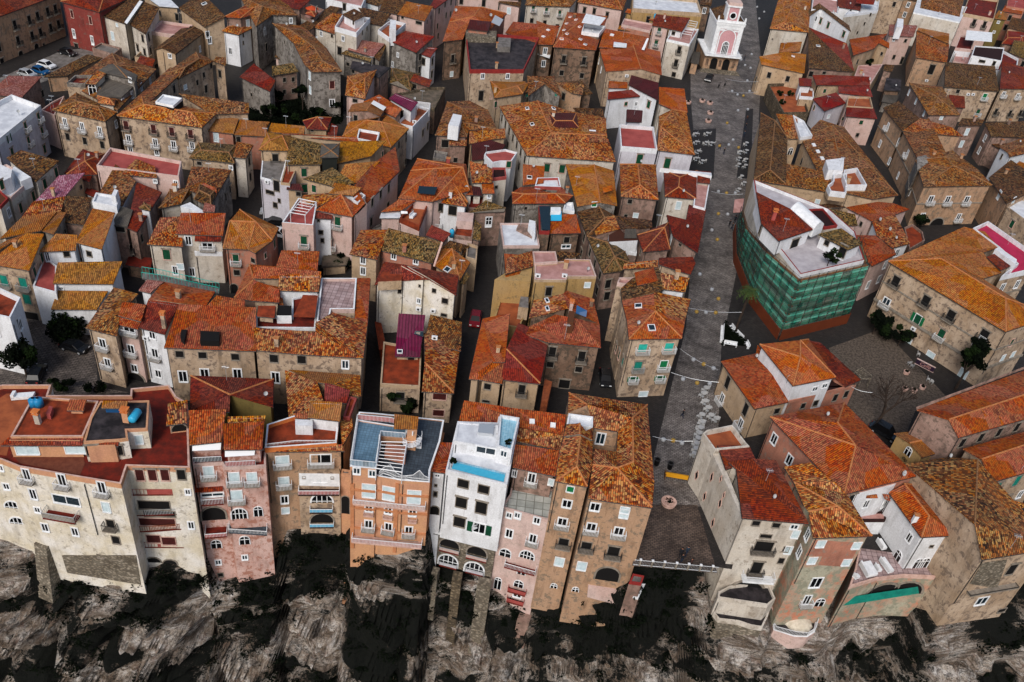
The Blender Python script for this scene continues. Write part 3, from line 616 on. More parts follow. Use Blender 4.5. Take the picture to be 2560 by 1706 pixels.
b('long pink grey house lining the narrow alley at its left side', 'pinkw', 11); shed('1600,50 1645,78 1850,-70 1700,-110', 'crim', '0 0 .8 .8'); w('1735,40 1790,20 1745,140 1785,130 1665,240 1670,330 1680,100', 'd', .6, 1.3)
b('white house on the far edge above the long dark ridge', 'white', 10.5); flat('640,-10 970,60 1010,-30 700,-80', 'pinkfl', .3); w('812,20', 'd', .8, 1.6)
b('white house with an orange eave between the dark tiled roofs', 'white', 9.4); shed('975,10 1120,50 1250,-10 1090,-60', 'dark', '0 0 .8 .8'); w('1040,60', 'l', 1.2, .9)
b('narrow brown house with one balcony left of the tarred roof palazzo', 'brown', 10); shed('1714,380 1900,358 1962,192 1770,208', 'flame', '0 0 1.4 1.4'); w('1805,540', 'D', .9, 1.9); w('1795,680', 'l', .8, 1.2)
b('red tiled house with skylight panels behind the tarred roof', 'salmon', 11); hip('1772,205 2160,260 2302,125 1830,55', '2000,150 2060,65', 'flame', 1.4); shed('1940,265 2130,285 2160,200 1965,180', 'maroon', '0 0 .5 .5', h=11.8); awning('2160,205 2235,240 2270,180 2195,140', (12.2,12.2,12.9,12.9), 'metal', 'skylight'); dish('1830,125 2150,170')
b('ochre banded palazzo with a black tarred flat roof and red brown parapet', 'beige', 9.3, 'palazzo')
flat('1962,640 2460,640 2600,345 1922,290', 'tar', .7, 'trimred'); prism('2215,430 2335,435 2340,350 2225,345', 9, 10.6, 'greyfl', 'roof_hatch'); prism('1930,335 2205,340 2210,285 1925,280', 9, 10.8, 'stonepale'); w('2080,700 2310,700', 'w', .8, 1.2); w('2065,880', 'd', 1.1, 2.3)
b('ochre tiled orange house with green shuttered side wall', 'yellow', 9); hip('2190,900 2450,860 2510,760 2150,745', '2250,830 2400,790', 'gold', 1); w('2145,850 2170,880 2200,960', 'g', .7, 1.4)
b('orange mottled corner house with a skewed roof beside the black sheeted lean-to', 'pinkw', 9); hip('820,872 1000,905 1105,645 838,700', '905,780 1000,720', 'oldor', 1); w('910,925', 'd', 1, .7)
b('roofless looking lean-to covered in torn black sheeting', 'rosy', 8); shed('865,625 1130,712 1232,620 885,560', 'tar', '0 0 .5 .5'); w('845,640', 'd', .8, .8)
b('low house with a mossy brown roof below the tall white outhouse', 'rosy', 5.5); hip('1230,760 1420,830 1500,680 1240,620', '1300,740 1390,690', 'olv', 1.2)
b('little red roofed hut with a dark doorway beside the alley wall', 'rosy', 6.4); shed('1415,740 1590,797 1617,735 1450,680', 'red', '0 0 .6 .6'); w('1450,790', 'd', 1.4, 1)
b('stone walled ruin with an open floor edged in orange plaster', 'brown', 5.4); flat('1235,870 1640,1000 1740,800 1600,800', 'mossfl', .6, 'stone'); w('1500,890', 'v', 1, 1.2)
b('grey gabled house with a golden roof and pale skylight strip', 'rosy', 9.6); gen('848,1022,0 1015,1012,1.2 1145,1062,0 1195,990,0 1080,925,.8 880,960,0', '0145 1234', 'gold'); awning('1058,950 1170,1015 1195,985 1080,922', (11.2,10.3,10.4,11.3), 'wmetal', 'skylight'); w('915,1085', 'd', .8, 1.2)
b('rust red roofed house wedged between the golden gable and the purple roof', 'rosy', 9); shed('985,935 1282,1075 1342,1000 1130,868', 'flame', '0 0 1.2 1.2')
b('bright white cube house with a vivid purple roof and a terrace', 'white', 9); shed('1222,902 1425,1018 1487,940 1280,858', 'mag', '0 0 .7 .7', wall='white', h=9.6); flat('1290,1130 1440,1165 1600,1000 1470,960', 'orfl', .6, 'white', h=6.8); w('1340,1055', 'd', .8, 1.8); w('1575,1160 1530,1220', 'd', .8, 1.5); ac('1455,1130 1490,1140')
b('broad house under a big ochre hipped roof with a long alley side', 'beige', 8.6); gen('792,1252,0 1240,1352,0 1402,1182,0 1200,1060,0 850,1120,0 1150,1120,1.6 1010,1105,1.4', '0156 125 235 3456 406', 'yel'); flat('925,1270 1110,1308 1135,1215 945,1182', 'terra', .5, 'trimw', h=9.7); w('1400,1210', 's', .6, 1); w('1390,1260 1310,1330 1285,1400 1420,1430', 'd', .7, 1.3)
b('small crimson hipped hut standing behind the golden roofs', 'yellow', 5.6); hip('470,1182 655,1190 692,1080 430,1110', '565,1075', 'crim', 1); w('515,1195', 's', .5, .5); shed('655,1235 740,1240 755,1160 690,1130', 'red', '0 0 .5 .5', h=4.6)
b('long low house with a golden roof behind the yellow hip', 'yellow', 6.8); shed('105,1213 440,1225 452,1160 140,1130', 'gold', '0 0 .8 .8'); shed('-40,1240 70,1245 125,1120 20,1112', 'gold', '0 0 .8 .8')
b('tall white house under a joined yellow and olive roof with a grey pavilion', 'yellow', 11, 'house')
hip('25,1375 300,1380 330,1245 100,1215', '130,1290 240,1245', 'must', 1.2); shed('230,1240 940,1300 930,1260 240,1225', 'flame', '0 0 .4 .4'); shed('270,1510 600,1505 640,1330 320,1255', 'olv', '0 0 1.4 1.4', h=10.6); shed('740,1500 1060,1430 1195,1290 775,1300', 'must', '0 0 .9 .9', h=10); hip('590,1442 757,1440 766,1320 600,1318', '690,1385', 'fibre', .7, h=12, wall='shdark')
w('178,1460', 'D', 1, 1.9); w('1160,1420', 'g', .6, 1.4)
tile(2,0)
b('pale three window house with green half blinds on the far edge', 'pale', 11); hip('120,45 540,60 640,-60 160,-90', '240,-30 480,-30', 'old', 1.4); w('195,80 315,100 437,125', 'g_', .8, 1.6); w('180,190 300,210 415,245', 'd', .9, 1.2)
b('brown stone palazzo with a red roof and a white canopy pavilion', 'brown', 10, 'palazzo'); hip('378,430 772,458 875,150 510,112', '460,330 650,180', 'flame', 1.3, 'hh'); awning('640,208 805,235 862,165 680,125', (13.2,13.2,13.2,13.2), 'trimw', 'canopy'); flat('640,288 800,310 860,240 660,220', 'whitefl', .7, 'trimw', h=11); w('475,545 660,560', 'D', .95, 1.8); w('455,670 640,695', 'd', 1, 1.3); sky('628,365 672,412', .6, .7); sky('535,160 588,185 500,220 478,280 455,362 620,250 505,315', .8, .5, 'trimor')
b('red roofed house with two skylights above a white awning in the gap', 'brown', 9.4); shed('-60,300 250,400 440,240 10,200', 'flame', '0 0 1 1'); shed('245,405 380,410 432,265 225,190', 'flame', '0 0 1 1'); sky('332,280 288,340', .7, .5, 'wmetal'); awning('235,500 345,535 372,425 240,410', (6.5,6.5,7,7), 'wmetal')
b('rose house with four dark windows behind the white canopy', 'pinkw', 10); hip('600,18 1015,92 1075,-60 640,-110', '700,-40 960,-20', 'oldor', 1.4); w('665,95 755,105 873,140', 'd', .8, 1.5)
b('broad house with a pale roof terrace and iron fence at the far edge', 'ochre', 10.4); flat('1105,78 1745,122 1705,0 1110,-60', 'whitefl', .8, 'yellow'); shed('1040,110 1300,190 1360,130 1060,80', 'or', '0 0 .6 .6', h=8.6)
b('small house with a pink terrace and golden eave behind the red roofed pair', 'salmon', 8.4); flat('1005,225 1270,285 1300,220 1030,170', 'pinkfl', .4, 'pinkw'); shed('970,265 1285,320 1285,275 990,235', 'gold', '0 0 .4 .4', h=7.6)
b('slim pink house with green doors joined to the white corner tower house', 'pinkw', 10.6); shed('1285,232 1440,258 1472,150 1320,130', 'red', '0 0 1 1'); w('1350,285', 'G', .9, 1.6); w('1322,400', 'G', .9, 1.7)
b('tall white corner house with a pergola terrace left of the clock tower', 'pale', 9.2); flat('1420,360 1632,408 1715,268 1500,250', 'pinkfl', .4, 'trimw'); shed('1436,262 1562,288 1635,165 1475,150', 'red', '0 0 .9 .9', h=11.2, wall='white'); w('1482,305', 'd', .8, .9); w('1535,460 1505,580', 'D', .9, 1.7); w('1485,685', 'd', 1, 1.2)
w('1640,430 1625,560', 'd', .6, 1.3)
b('flame orange roofed house with a pale roof panel and leaning white wall', 'yellow', 9.6); shed('798,432 1190,450 1255,345 850,262', 'flame', '0 0 1.3 1.3'); sky('918,325', .8, .8, 'wmetal'); awning('930,430 1050,438 1055,400 935,385', (10.2,10.2,10.5,10.5), 'whitefl', 'roof_panel'); awning('1190,455 1215,460 1255,355 1240,350', (10.2,10.2,11.6,11.6), 'trimw', 'fire_wall')
b('gabled house with the broad orange roof facing the piazza side street', 'beige', 9); hip('1375,685 1362,475 800,430 862,655', '1160,592 1130,452', 'or', 1, 'gg')
ac('1052,695'); w('820,640 800,560', 'w', .7, 1.5)
b('cluster house with a deep maroon roof and white walled terrace', 'white', 8.6); shed('1070,775 1342,915 1345,760 1095,690', 'maroon', '0 0 .7 .7', h=9); shed('878,910 1198,880 1200,815 885,845', 'crim', '0 0 .4 .4', h=7.6); shed('885,805 1060,808 1060,755 890,745', 'or', '0 0 .3 .3', h=8.4, wall='white'); w('1138,955', 'w', .7, 1); w('1255,962', 'g', .9, 1.6); w('1045,955', 'g', .8, .9)
b('house with a smooth orange roof beside the piazza', 'pale', 8.8); gen('1350,950,0 1465,1000,0 1612,1032,0 1582,815,.9 1350,800,.9', '01234', 'or')
b('white walled house with a coral terrace and tan hipped roof', 'lilac', 9.2); flat('1000,1345 1335,1372 1300,1165 985,1140', 'coral', .8, 'white'); gen('1335,1375,0 1677,1418,0 1602,1032,0 1350,1065,0 1365,1165,.9 1470,1005,.9', '014 1254 235 3045', 'oldor', h=9.5)
w('1170,1465 1425,1500', 'g', 1.2, 2.2); shed('1050,1115 1190,1120 1200,1015 1055,1005', 'maroon', '0 0 .4 .4', h=10)
b('orange hipped palazzo with a maroon box roof sunk in its broken tiles', 'pale', 9.4, 'palazzo')
gen('-115,975,0 138,1425,0 955,1482,0 862,1085,0 540,1022,0 235,925,1.5 362,1222,1.6 870,1245,1.3', '0165 1276 546 6734', 'oldor'); hip('355,1172 612,1172 590,1040 340,1035', '400,1110 560,1110', 'maroon', .3, h=10.6, wall='grey'); w('320,1542 460,1552', 'g', 1.1, 1.7); sky('140,1000 185,1145 380,1000', .9, .6, 'void'); awning('708,1222 770,1226 770,1195 710,1192', (10.4,10.4,10.6,10.6), 'wmetal', 'roof_panel')
b('grey patched house with a lichen gable and teal shutters behind the broken orange roof', 'grey', 8.4); gen('150,880,0 300,770,1.2 455,890,0 390,700,.6 140,700,.6', '014 1234', 'old'); shed('-40,880 160,840 120,745 -60,760', 'gold', '0 0 .6 .6', h=8.2); w('135,878', 't', .7, .6); w('405,870', 't', .6, .8); w('500,860', 'w', 1, 1)
b('tan patched house right of the lichen gable with a sloping tile roof', 'tan', 8.2); shed('540,850 650,870 660,770 400,755', 'old', '0 0 .7 .7')
tile(3,0)
b('broad corner house with a faded orange hipped roof by the wire lit street', 'pale', 9.6); hip('18,262 372,295 400,-60 120,-90', '160,200 250,-20', 'oldor', 1.6); w('40,360', 's', .3, .3)
b('white gable house with a rounded lichen roof and twin little window', 'white', 9.6); gen('368,160,0 485,75,1.6 762,290,0 745,235,.4 470,30,1.7 375,90,.2', '015 145 1234', 'dark') ; w('427,208', 'w', .7, .9)
b('house with a roof split between crimson sheet and dark old tiles', 'rosy', 8.4); (gen('375,622,0 793,657,0 368,248,1.2', '012', 'dark', caps=False), gen('793,657,0 725,400,1 368,248,1.25', '012', 'crim', caps=False))
w('515,670', 'd', .9, .7); w('395,680', 'd', 1, 1.4); sky('460,425', .9, .8)
b('white house with a red roof terrace on the far edge', 'white', 10); flat('400,85 640,120 660,0 420,-60', 'pinkfl', .6, 'white'); shed('640,60 850,95 860,-20 640,-40', 'red', '0 0 .5 .5', h=10.6); w('750,105', 'd', .8, .9)
b('tall pale house with a crimson terrace canopy at the far edge', 'pale', 9.8); flat('700,140 1010,100 1030,-40 860,-40', 'whitefl', .5, 'white'); awning('805,30 970,45 985,0 815,-20', (12,12,12.3,12.3), 'crim'); w('940,135', 'd', .7, .8); w('885,218 820,300', 'd', .6, .8)
b('plain beige tower house with one window at the far edge', 'beige', 10.6); flat('1000,-20 1235,10 1260,-60 1020,-80', 'greyfl', .3); w('1158,40', 'd', .9, 1.4)
b('cream house with a yellow hipped roof and a wall of windows facing the alley', 'yellow', 8.2); gen('-60,590,0 335,672,0 352,500,0 160,478,.9 -80,520,.6', '01234', 'yel'); shed('100,480 292,470 312,383 118,395', 'yel', '0 0 .5 .5', h=8.8, wall='pale'); sky('230,520', .5, .7, 'coral'); w('180,725 10,690', 'd', .9, 1.4)
b('cream L shaped house with a brown sheet roof and planted ledge', 'yellow', 8.4); shed('785,508 975,445 1095,310 748,362', 'flame', '0 0 .9 .9'); shed('1000,385 1112,440 1115,395 1005,340', 'or', '0 0 .4 .4', h=8.6); w('820,570', 'd', .8, 1.4); w('1045,495', 'd', .7, .8); flat('790,705 950,760 1055,590 830,600', 'pinkfl', .2, 'pinkw', h=4.5)
b('pinkish white house with paired windows and a red tiled ledge', 'pinkw', 8.8); shed('1108,325 1335,335 1370,235 1115,225', 'rosyt', '0 0 .5 .5'); prism('1180,250 1240,255 1245,175 1190,170', 8, 11.4, 'white'); w('1215,205', 'd', .7, 1.6); w('1155,365', 'w', .7, .8); w('1262,375', 'd', .8, .9); w('1155,525', 'd', .8, 1.2); w('1265,560', 'd', .9, 2)
b('house wrapped in pale scaffold netting under an old brown roof', 'pale', 10, 'netted_house'); hip('1400,70 1760,150 1810,-60 1420,-60', '1500,0 1700,20', 'old', 1.4); flat('1335,115 1760,205 1830,65 1375,-10', 'whitefl', .15, 'trimw', h=9.8)
b('stone house with an orange lean-to over a steep old tiled roof', 'tan', 8.4); shed('1355,525 1645,572 1665,405 1365,280', 'oldor', '0 0 1 1'); shed('1370,275 1660,400 1665,310 1385,255', 'gold', '0 0 .5 .5', h=9.8); w('1500,640', 'd', 1.5, 2.6); ac('1455,740')
b('rose fronted house with two tall dark windows and a roof loggia', 'pinkw', 9.6); flat('1790,120 2075,175 2120,0 1850,-40', 'redfl', .8, 'yellow'); w('1890,210 1985,230', 'D', .9, 1.9); w('1985,60', 'd', 1.8, 1.2)
b('narrow olive house with a golden roof and two square windows', 'olive', 9.2); shed('2070,165 2190,185 2205,130 2120,95', 'gold', '0 0 .5 .5'); w('2115,205 2075,295', 'c', .7, .7)
b('orange eaved pink house at the upper right corner', 'salmon', 9.4); shed('2150,100 2330,130 2350,60 2180,50', 'or', '0 0 .4 .4'); flat('2190,55 2360,85 2380,-30 2210,-40', 'coral', .5, 'salmon', h=9.8); w('2280,30', 'c', .8, .9)
b('white house with stepped crimson terraces under a white awning', 'white', 8); flat('1720,440 1870,455 1900,340 1770,320', 'redfl', .6, 'pinkw'); awning('1810,365 2055,385 2060,300 1825,278', (10.8,10.8,11,11), 'trimw'); flat('1870,510 2145,560 2170,440 1900,420', 'maroon', .3, 'white', h=9.2); flat('1830,590 2115,650 2290,600 2300,540 2150,460 1860,560', 'redfl', .7, 'white', h=7) ; w('1980,530', 'd', 1.6, .6); w('2085,560', 'd', .7, 1.2); w('2220,565', 'w', .6, .8)
b('curved white stair house with a pink ramp below the awning terraces', 'pale', 6.2); flat('1700,560 1850,600 1880,470 1740,440', 'pinkfl', .8, 'pinkw')
b('tan house with a very dark mossy roof and a bright green shutter', 'beige', 9.2); shed('1620,795 2118,838 2085,610 1630,570', 'dark', '0 0 1.3 1.3'); w('1742,840', 'd', .9, .9); ac('1835,865 1880,865'); w('1987,890', 'K', 1.1, 1.7); w('1925,1035', 'G', 1, 1.8); dish('2090,655 2140,680')
b('balconied house with a red roof right of the mossy dark one', 'beige', 9.4); shed('2130,812 2450,815 2420,640 2150,560', 'red', '0 0 1 1'); w('2160,870 2290,885', 'W', .9, 1.5); w('2090,1028 2220,1042 2335,1040', 'D', .9, 1.5)
b('long crimson roofed house with a little balcony above the planted yard', 'yellow', 8.4); shed('445,778 938,785 930,705 545,690', 'crim', '0 0 .5 .5'); gen('410,690,0 445,778,0 545,690,.5', '012', 'crim'); shed('290,785 400,790 400,725 285,715', 'crim', '0 0 .3 .3', h=7.6, wall='white'); flat('290,885 420,895 420,820 300,780', 'orfl', .5, 'white', h=5.6); w('520,837', 'g', .8, 1); w('400,780', 'd', .6, 1.4); dish('920,755 860,715', .35)
b('house with a red sheet gable facing the planted yard', 'lilac', 6.4); shed('412,908 520,1018 715,945 625,850', 'crim', '0 0 .7 .7'); w('425,990', 'g', .7, 1.2); w('555,1070', 'l', .9, .9)
b('crimson roofed house around a tiny roof patio with plants', 'pinkw', 8); shed('650,850 960,888 930,790 645,795', 'crim', '0 0 .4 .4'); flat('720,975 965,990 940,890 735,885', 'orfl', .5, 'yellow', h=7.4); shed('715,1065 1003,1088 968,990 722,972', 'crim', '0 0 .5 .5', h=7.2); w('855,1125', 'g', .9, 1); w('820,1240', 'd', .7, .9); w('685,1090', 'g', .5, .9)
b('planted roof yard enclosed by a long stone wall', 'stone', 3.6, 'walled_yard'); flat('0,770 145,1035 375,1030 290,760', 'orfl', .8, 'stone')
b('brown palazzo stepping down along the right alley under weathered roofs', 'tan', 9.6, 'palazzo')
shed('1058,990 1235,1200 1392,1085 1200,930', 'dark', '0 0 .8 .8'); shed('1235,1200 1370,1450 1650,1440 1480,1085', 'old', '0 0 .9 .9'); shed('1240,1200 1790,1250 1690,1170 1400,1085', 'oldor', '0 0 .7 .7', h=10); prism('1370,1560 1520,1460 1530,1410 1370,1440', 3, 9.9, 'grey')
gen('1355,1475,0 1430,1710,0 2060,1700,0 1930,1560,0 1690,1380,0 1640,1440,1.1 1700,1520,1.2', '0165 126 236 3456 405', 'old', h=9.5)
w('1100,1165 1195,1300 1280,1415', 'W', .8, 1.8); w('1030,1320 1115,1480', 'w', .8, 1.6)
b('grey flanked house with an old roof and a red sheet lean-to above the alley', 'rosy', 9.2); gen('1295,760,0 1475,1055,0 1765,1055,0 1600,800,0 1560,900,1', '014 124 234 304', 'old'); shed('1690,980 1810,990 1805,885 1660,870', 'red', '0 0 .5 .5', h=8.6); w('1295,850 1360,930 1435,1040', 'l', .7, 1.4); w('1590,1085', 'l', .8, .7)
b('great courtyard palazzo with four roof wings beside the main street', 'yellow', 10, 'palazzo')
hip('165,1690 180,1268 -65,1038 -130,1645', '20,1560 65,1110', 'dark', 1.2); shed('180,1268 305,1272 260,1060 75,1045', 'oldor', '0 0 .9 .9'); gen('-130,1650,0 560,1762,0 720,1780,0 450,1562,0 160,1500,0', '01234', 'old'); gen('305,1274,0 450,1562,0 720,1770,.4 965,1825,0 1192,1792,0 700,1170,0 480,1098,0 590,1155,1.3', '0127 2347 457 5607', 'old')
sky('420,1335 458,1395 497,1458', 1, .5, 'wmetal'); w('205,1390', 'a', 1, 1.6); w('310,1485', 'v', .9, 1.6)
flat('548,1700 575,1755 720,1772 725,1590 600,1600 600,1660', 'orfl', .9, 'white', h=10.6, base=9.5); flat('690,1610 720,1700 910,1700 820,1540 700,1560', 'orfl', 1.0, 'white', h=10.8, base=9.5); prism('530,1470 555,1560 690,1570 700,1450', 9.5, 12.2, 'white', 'stair_house'); flat('300,1260 410,1245 330,1110 230,1055', 'whitefl', .5, 'white', h=10.6, base=9.5)
tile(3,1)
w('450,295', 'l', .8, 1.4); 
tile(3,0)
b('brown tile roofed house in the shade at the right edge', 'rosy', 7.8); shed('2050,1250 2350,1260 2400,1110 1990,1130', 'dark', '0 0 .8 .8')
b('small white gabled house with a brown roof at the right edge', 'white', 8); hip('2215,1440 2480,1380 2360,1260 2120,1345', '2160,1400 2400,1300', 'old', .9, 'gh'); w('2145,1440', 'd', .5, 1.2); w('2245,1480', 'w', .6, .7)
b('small house with torn crimson tarpaulin at the upper right edge', 'rosy', 7.4); hip('2150,400 2340,420 2400,300 2200,285', '2200,350 2330,345', 'crim', .6)
b('lichen roofed house behind the stepped crimson terraces', 'rosy', 7.8); shed('2220,480 2420,560 2450,400 2260,370', 'olv', '0 0 .8 .8')
b('rose stone house with a brown roof below the balconied red roof house', 'rosy', 8.2); shed('1745,1150 1960,1150 1990,1100 1780,1085', 'dark', '0 0 .5 .5')
# ================================================================ second row
tile(0,1)
b('long pale house with a brick cornice running up the left edge', 'pale', 8.6)
shed('-420,470 100,245 300,60 120,-20', 'whitefl', '0 0 0 0', h=8); flat('-260,60 -60,180 100,245 295,68 60,-60', 'whitefl', .5, 'pinkw', h=8.4); flat('-160,170 0,330 75,250 -40,140', 'flame', .3, 'trimred', h=8.9)
shed('60,-120 330,100 540,-90 190,-190', 'dark', '0 0 .8 .8', h=9); prism('0,-60 110,-10 100,60 0,110', 7, 11, 'white', 'stair_house'); prism('110,-10 190,100 285,60 130,-40', 8, 9.8, 'trimw', 'parapet')
w('15,130 75,60', 'g', .7, 1.6); w('80,385', 'w', .8, 1.5); w('190,345 305,235 410,120 515,15', 'g', .8, 1.7)
b('pink magenta tiled house with a yellow gable wall', 'yellow', 7.2); shed('320,285 600,232 778,20 540,45', 'pinkt', '0 0 1.2 1.2'); w('742,150', 's', .5, .7)
b('small house with a crimson roof behind the magenta tiled one', 'rosy', 6.8); shed('590,20 820,100 930,-130 760,-200', 'red', '0 0 1 1')
b('dark brown mottled roofed house beside the mustard gables', 'rosy', 7); shed('200,425 560,370 600,235 300,285', 'oldor', '0 0 .8 .8'); shed('590,470 765,495 845,245 600,232', 'dark', '0 0 1 1', h=6.8)
b('mustard roofed house cluster behind the white verged gable', 'grey', 8); shed('0,620 380,545 520,375 200,425', 'gold', '0 0 .6 .6', h=7.8); shed('385,550 495,580 608,385 520,372', 'gold', '0 0 .6 .6', h=7.6); w('595,555', 's')
b('ochre walled corner house with teal shutters and a mustard roof', 'beige', 9.4); shed('-120,848 268,912 402,580 240,575', 'yel', '0 0 1 1'); shed('-200,790 0,720 250,575 60,640', 'gold', '0 0 .5 .5', h=9.8)
w('40,1010 215,1035', 'T', 1.1, 1.9); w('250,1180', 't', 1.1, 1.7); w('295,1335', 'd', 2, 1.4)
b('white stepped house with three mustard roofs and a small red walled loggia', 'white', 8.6)
shed('695,655 935,715 1055,385 850,345', 'yel', '0 0 1 1', h=9.2); shed('358,740 695,725 710,590 515,578', 'yel', '0 0 .6 .6', h=8.8)
shed('485,1030 1040,1035 1122,832 530,842', 'must', '0 0 1.2 1.2', h=7.2); shed('468,1268 890,1270 990,1105 530,1100', 'must', '0 0 1 1', h=5); flat('300,1060 515,1120 520,870 400,780', 'coral', .2, 'white', h=6.6)
w('612,765 820,762', 'd', .8, .9); w('405,790', 'w', .6, 1.6); w('390,1010', 'd', 1.4, 2); w('562,1080', 'w', .6, .5)
b('dark tiled house with a grey sheet roof over its loggia and a long red roof', 'rosy', 8); shed('1165,520 1258,562 1485,195 1255,105', 'red', '0 0 .6 .8'); shed('1020,497 1170,512 1220,360 1110,325', 'fibre', '0 0 .5 .5', h=8.2); hip('1275,340 1380,365 1385,320 1320,290', '1330,315', 'olv', .3, h=9.6, wall='white')
w('1100,535', 'd', 1.6, 1); w('1200,700', 'D', 1.6, 1.2); w('1300,620', 'd', .8, 1.4)
b('lichen tiled house with a round white stepped roof hut', 'white', 8.4); shed('915,200 1120,330 1245,95 1060,-60', 'old', '0 0 .9 .9'); flat('845,285 1070,330 1098,235 880,200', 'whitefl', .35, 'white', h=9.4); prism('1020,230 1060,235 1085,180 1050,170', 9, 11, 'white', 'stair_house'); shed('780,200 860,240 905,190 800,150', 'redfl', '0 0 0 0', h=5)
b('terrace house with a pink walled roof garden and old tiles along one side', 'pinkw', 8.8); tile(0,0); flat('885,1520 1640,1620 1665,1480 1010,1355', 'coral', .6, 'pinkw', h=9); tile(0,1); shed('1110,30 1440,60 1420,-40 1250,-110', 'oldor', '0 0 .5 .5', h=9.3); w('1425,95', 'c', .6, .7); w('1615,120', 'w', .7, 1.2)
tile(0,0)
b('small red roof behind the pink walled roof garden', 'rosy', 7.4); hip('610,1600 890,1600 960,1410 780,1385', '780,1480', 'red', 1)
b('olive brown tiled house below the long brown palazzo', 'beige', 7.8); hip('1738,1450 2150,1495 2170,1330 1820,1308', '1850,1380 2100,1400', 'olv', .9); shed('2140,1440 2260,1450 2325,1330 2170,1300', 'old', '0 0 .4 .4', h=8.4, wall='pale'); w('1830,1500', 'd', .8, .7); w('2120,1540', 'w', .6, .8)
tile(0,1)
b('lichen roofed house with washing on its narrow side balconies', 'grey', 8); shed('1700,160 1960,270 2125,-10 1760,-40', 'old', '0 0 .8 .8'); hip('1780,260 1935,330 1990,160 1830,130', '1830,180 1930,230', 'dark', .5, h=8.4); shed('1850,120 1990,200 1985,160 1870,110', 'flame', '0 0 .2 .2', h=8.6)
w('2070,240 2110,170', 'd', .7, 1.5); w('2170,135', 's', .5, .8); w('2195,265', 'd', .9, 1.3)
b('house with a mottled hip roof stepping to a low white chapel wall', 'pale', 7.4); hip('1455,345 1660,300 1810,150 1560,170', '1560,260 1730,170', 'old', .8); prism('1655,325 1865,400 1870,370 1745,290', 5, 8.2, 'white', 'annex')
b('little rose tiled hut behind the bright orange red roof terrace', 'pinkw', 8.4, 'hut'); shed('1860,370 1970,375 1975,320 1880,290', 'rosyt', '0 0 .3 .3')
b('house with a bright orange red roof terrace and peeling balconies', 'pale', 8.6)
shed('1610,575 2045,592 2072,390 1660,385', 'flame', '0 0 1.3 1.3', h=9.2)
shed('1348,672 1680,692 1650,420 1470,430', 'oldor', '0 0 1 1', h=8); awning('1785,650 2025,652 2030,600 1790,600', (8.2,8.2,8.8,8.8), 'red')
w('1730,640', 'w', .9, 1.6); w('1905,690', 'W', 1.6, 1.2); w('1530,770', 'g', 1.1, 1.8); w('1610,915 1765,930', 'w', .8, 1.6); w('1910,915', 'd', .9, 1.3); w('2000,800', 'd', .8, 1); w('1655,880', 'l', 1.0, 1.0); 
flat('1785,745 2040,752 2045,690 1785,680', 'pinkfl', .5, 'white', h=5.4)
b('orange house with a big mustard hipped roof and green shutters', 'salmon', 8.8); gen('2050,708,0 2275,718,0 2345,752,0 2500,640,0 2560,520,0 2200,355,0 2110,460,1.2 2350,470,1.4', '0176 1237 3457 056 567', 'yel'); w('2165,812', 'G', .9, 1.7); w('2175,935', 'd', .9, 1); w('2325,825', 'd', .8, .8); w('2150,1090', 'v', 1.2, 2.2); ac('2065,755 2085,915')
tile(1,1)
w('85,780', 'g', .5, 1)
tile(0,1)
b('long red roofed row house with a green rail walkway behind its ridge', 'beige', 9.6, 'row_house')
gen('785,1440,0 1075,1515,0 1100,1310,.8 1270,1130,1.2 1045,1070,.2', '01234', 'old')
shed('1062,1405 1265,1450 1345,1250 1120,1215', 'flame', '0 0 1 1', h=9.9, wall='pinkw'); shed('1085,1325 1295,1378 1340,1230 1130,1205', 'flame', '0 0 .5 .5', h=10.8)
gen('1270,1435,0 1515,1498,0 1640,1225,1.5 1360,1185,1.5', '0123', 'red', h=9.9, wall='white'); gen('1360,1185,1.6 1640,1225,1.4 1885,1250,.2 1975,1110,0 1500,1020,1.4', '01234', 'flame', h=9.9)
gen('1505,1620,0 2350,1650,0 2350,1255,1.7 1640,1225,1.7', '0123', 'flame', h=9.7); shed('1890,1250 2250,1250 2250,1190 1990,1145', 'flame', '0 0 .2 .2', h=10.4); shed('1272,1095 1380,1120 1500,1020 1350,1000', 'rosyt', '0 0 .4 .4', h=11.2, wall='white')
w('1190,1465', 'W', 1.6, 1); w('1400,1510', 'w', .9, 1.2); ac('1345,1530'); chim('1510,1440', 2.2, .25)
prism('1655,1530 1690,1560 1715,1460 1665,1458', 9.5, 10.6, 'void', 'roof_light') ; prism('1835,1560 2010,1565 2015,1478 1840,1470', 9.5, 10.7, 'void', 'roof_light')
tile(0,2)
w('945,20 1205,75 1425,110', 'W', .95, 1.7); w('990,195', 'W', .9, 1.5); w('1235,245 1455,295', 'w', .9, 1.3); w('1255,380', 'v', 2.6, 2.4); w('1650,115 1860,125 2160,140', 'd', 1, 1.05); w('1680,320 1880,300 2180,300', 'w', 1.1, 1.9)
tile(1,1)

